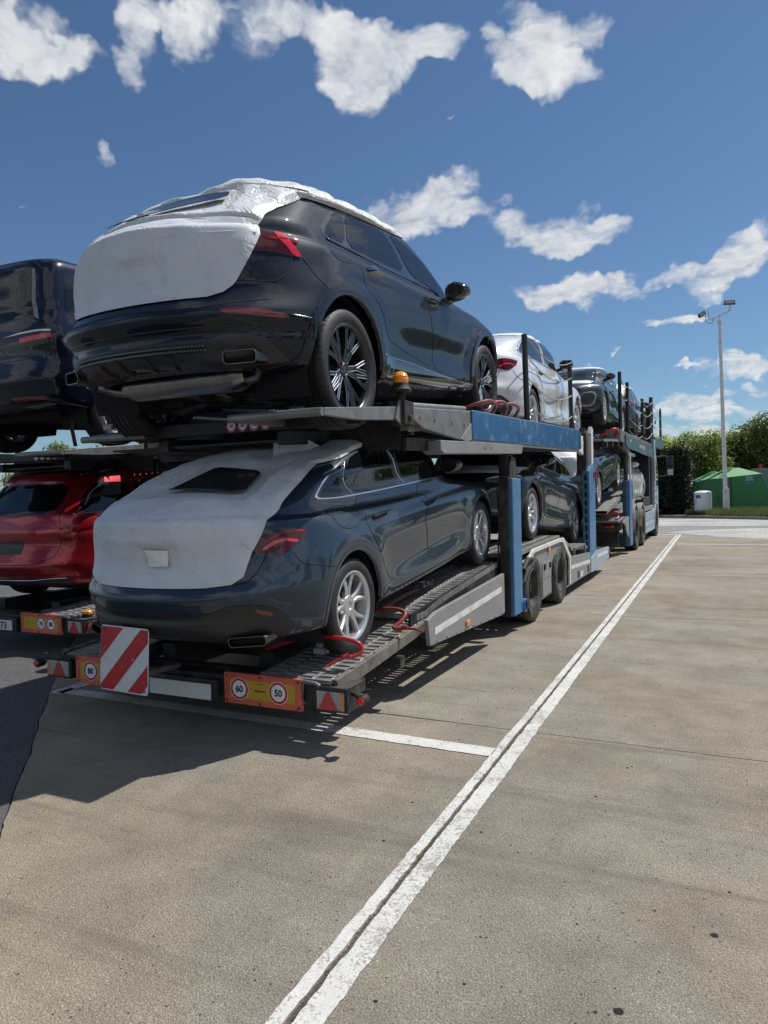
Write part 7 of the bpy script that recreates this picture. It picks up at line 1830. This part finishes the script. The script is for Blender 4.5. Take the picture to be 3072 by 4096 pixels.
# green containers behind the fence
for (ox, oy, lab, s) in ((.47, 46.0, 'large green recycling container with a pale blue notice, behind the green fence', 1.0), (-.42, 48.6, 'second green recycling container, partly behind the lamp post', .94)):
    G0 = empty('green_container', (ox, oy, .1)); tag(G0, lab, 'container', 'green recycling containers')
    W_, D_ = 2.55*s, 1.15*s; G0.scale = (.74, .80, .82)
    tub = MB(); tub.hexa([(-W_, -D_, 0), (W_*1.12, -D_, 0), (W_*1.12, D_, 0), (-W_, D_, 0), (-W_*.98, -D_, 2.25*s), (W_*.74, -D_, 2.62*s), (W_*.74, D_, 2.62*s), (-W_*.98, D_, 2.25*s)])
    tub.build('tub', 'green_plastic', G0, bevel=.06)
    tub2 = MB(); tub2.add([(-W_*.30, -D_-.02, 2.16*s), (W_*.86, -D_-.02, 2.36*s), (W_*.60, -D_*.55, 2.62*s), (.0, -D_*.3, 2.62*s)], [(0, 1, 2, 3)])
    lid = MB(); lo = [(-W_, -D_-.04, 2.24*s), (W_*.76, -D_-.04, 2.61*s), (W_*.76, D_+.04, 2.61*s), (-W_, D_+.04, 2.24*s)]
    hi = [(-.45*s, -.12, 3.10*s), (.35*s, -.12, 3.10*s), (.35*s, .12, 3.10*s), (-.45*s, .12, 3.10*s)]
    lid.hexa(lo + hi); lid.build('lid', 'green_plastic_top', G0, bevel=.05)
    for xr in (-1.55, -.75):
        MB().hexa([((xr-.5)*s, -D_-.09, 2.30*s), ((xr-.28)*s, -D_-.09, 2.33*s), ((xr-.28)*s, D_+.09, 2.33*s), ((xr-.5)*s, D_+.09, 2.30*s), ((xr*.25-.10)*s, -.2, 3.16*s), ((xr*.25+.10)*s, -.2, 3.16*s), ((xr*.25+.10)*s, .2, 3.16*s), ((xr*.25-.10)*s, .2, 3.16*s)]).build('rib', 'green_plastic', G0, bevel=.02)
    if s == 1.0:
        MB().box((.80, -D_-.02, 2.02), (1.28, -D_-.003, 2.46)).build('notice', 'sign_pale', G0); MB().box((.82, -D_-.025, 2.04), (1.26, -D_-.02, 2.16)).build('notice_band', 'sign_blue', G0)
        for xr in (1.3, 2.1): MB().box((xr-.3, -D_-.1, .25), (xr+.3, -D_, .75)).build('forklift_pocket', 'green_plastic', G0, bevel=.03)
cbx = empty('utility_cabinet', (1.95, 48.8, .1)); cbx.scale = (.85, .85, .85); tag(cbx, 'grey cabinet with a red beacon behind the green container', 'cabinet')
MB().box((-.6, -.4, 0), (.6, .4, 2.95)).build('cabinet_body', 'skirt', cbx, bevel=.02); MB().cyl((0, 0, 2.95), (0, 0, 3.25), .12, 12).build('red_beacon', 'red_marker', cbx, smooth=True)
# fence: posts and welded mesh panels
fn_ = empty('mesh_fence', (0, 43.6, .1)); tag(fn_, 'green welded mesh fence in front of the green containers', 'fence')
fx = [-3.0, .29, 3.6, 6.9]
for xp in fx: MB().box((xp-.05, -.04, 0), (xp+.05, .04, 1.98)).build('fence_post', 'fence_post', fn_, bevel=.006)
for a, b in zip(fx[:-1], fx[1:]):
    w = MB()
    for xx in np.arange(a+.05, b-.02, .055): w.box((xx-.0035, -.004, .06), (xx+.0035, .004, 1.95))
    for z in (.08, .42, .78, 1.14, 1.50, 1.84, 1.92): w.box((a, -.010, z-.006), (b, -.004, z+.006))
    w.build('mesh_panel', 'fence_green', fn_)
# far left: hall and lamp seen through the gap
hl_ = empty('hall', (-46, 29.5, 0)); tag(hl_, 'low pale hall seen through the gap at the left edge', 'building')
MB().box((-7, -2, 0), (4.5, 6, 2.15)).build('wall', 'building', hl_, bevel=.02); MB().box((-7.1, -2.2, 2.15), (4.7, 6.2, 2.45)).build('roof', 'lamp_post', hl_, bevel=.02)
l2 = empty('street_lamp', (-41.6, 30.5, 0)); tag(l2, 'thin street lamp above the low hall at the left edge', 'lamp post')
MB().tube([(0, 0, 0), (0, 0, 4.45)], .05, 8).build('pole', 'steel', l2, smooth=True); MB().box((0, -.08, 4.42), (1.1, .08, 4.52)).build('lamp_arm', 'steel', l2)
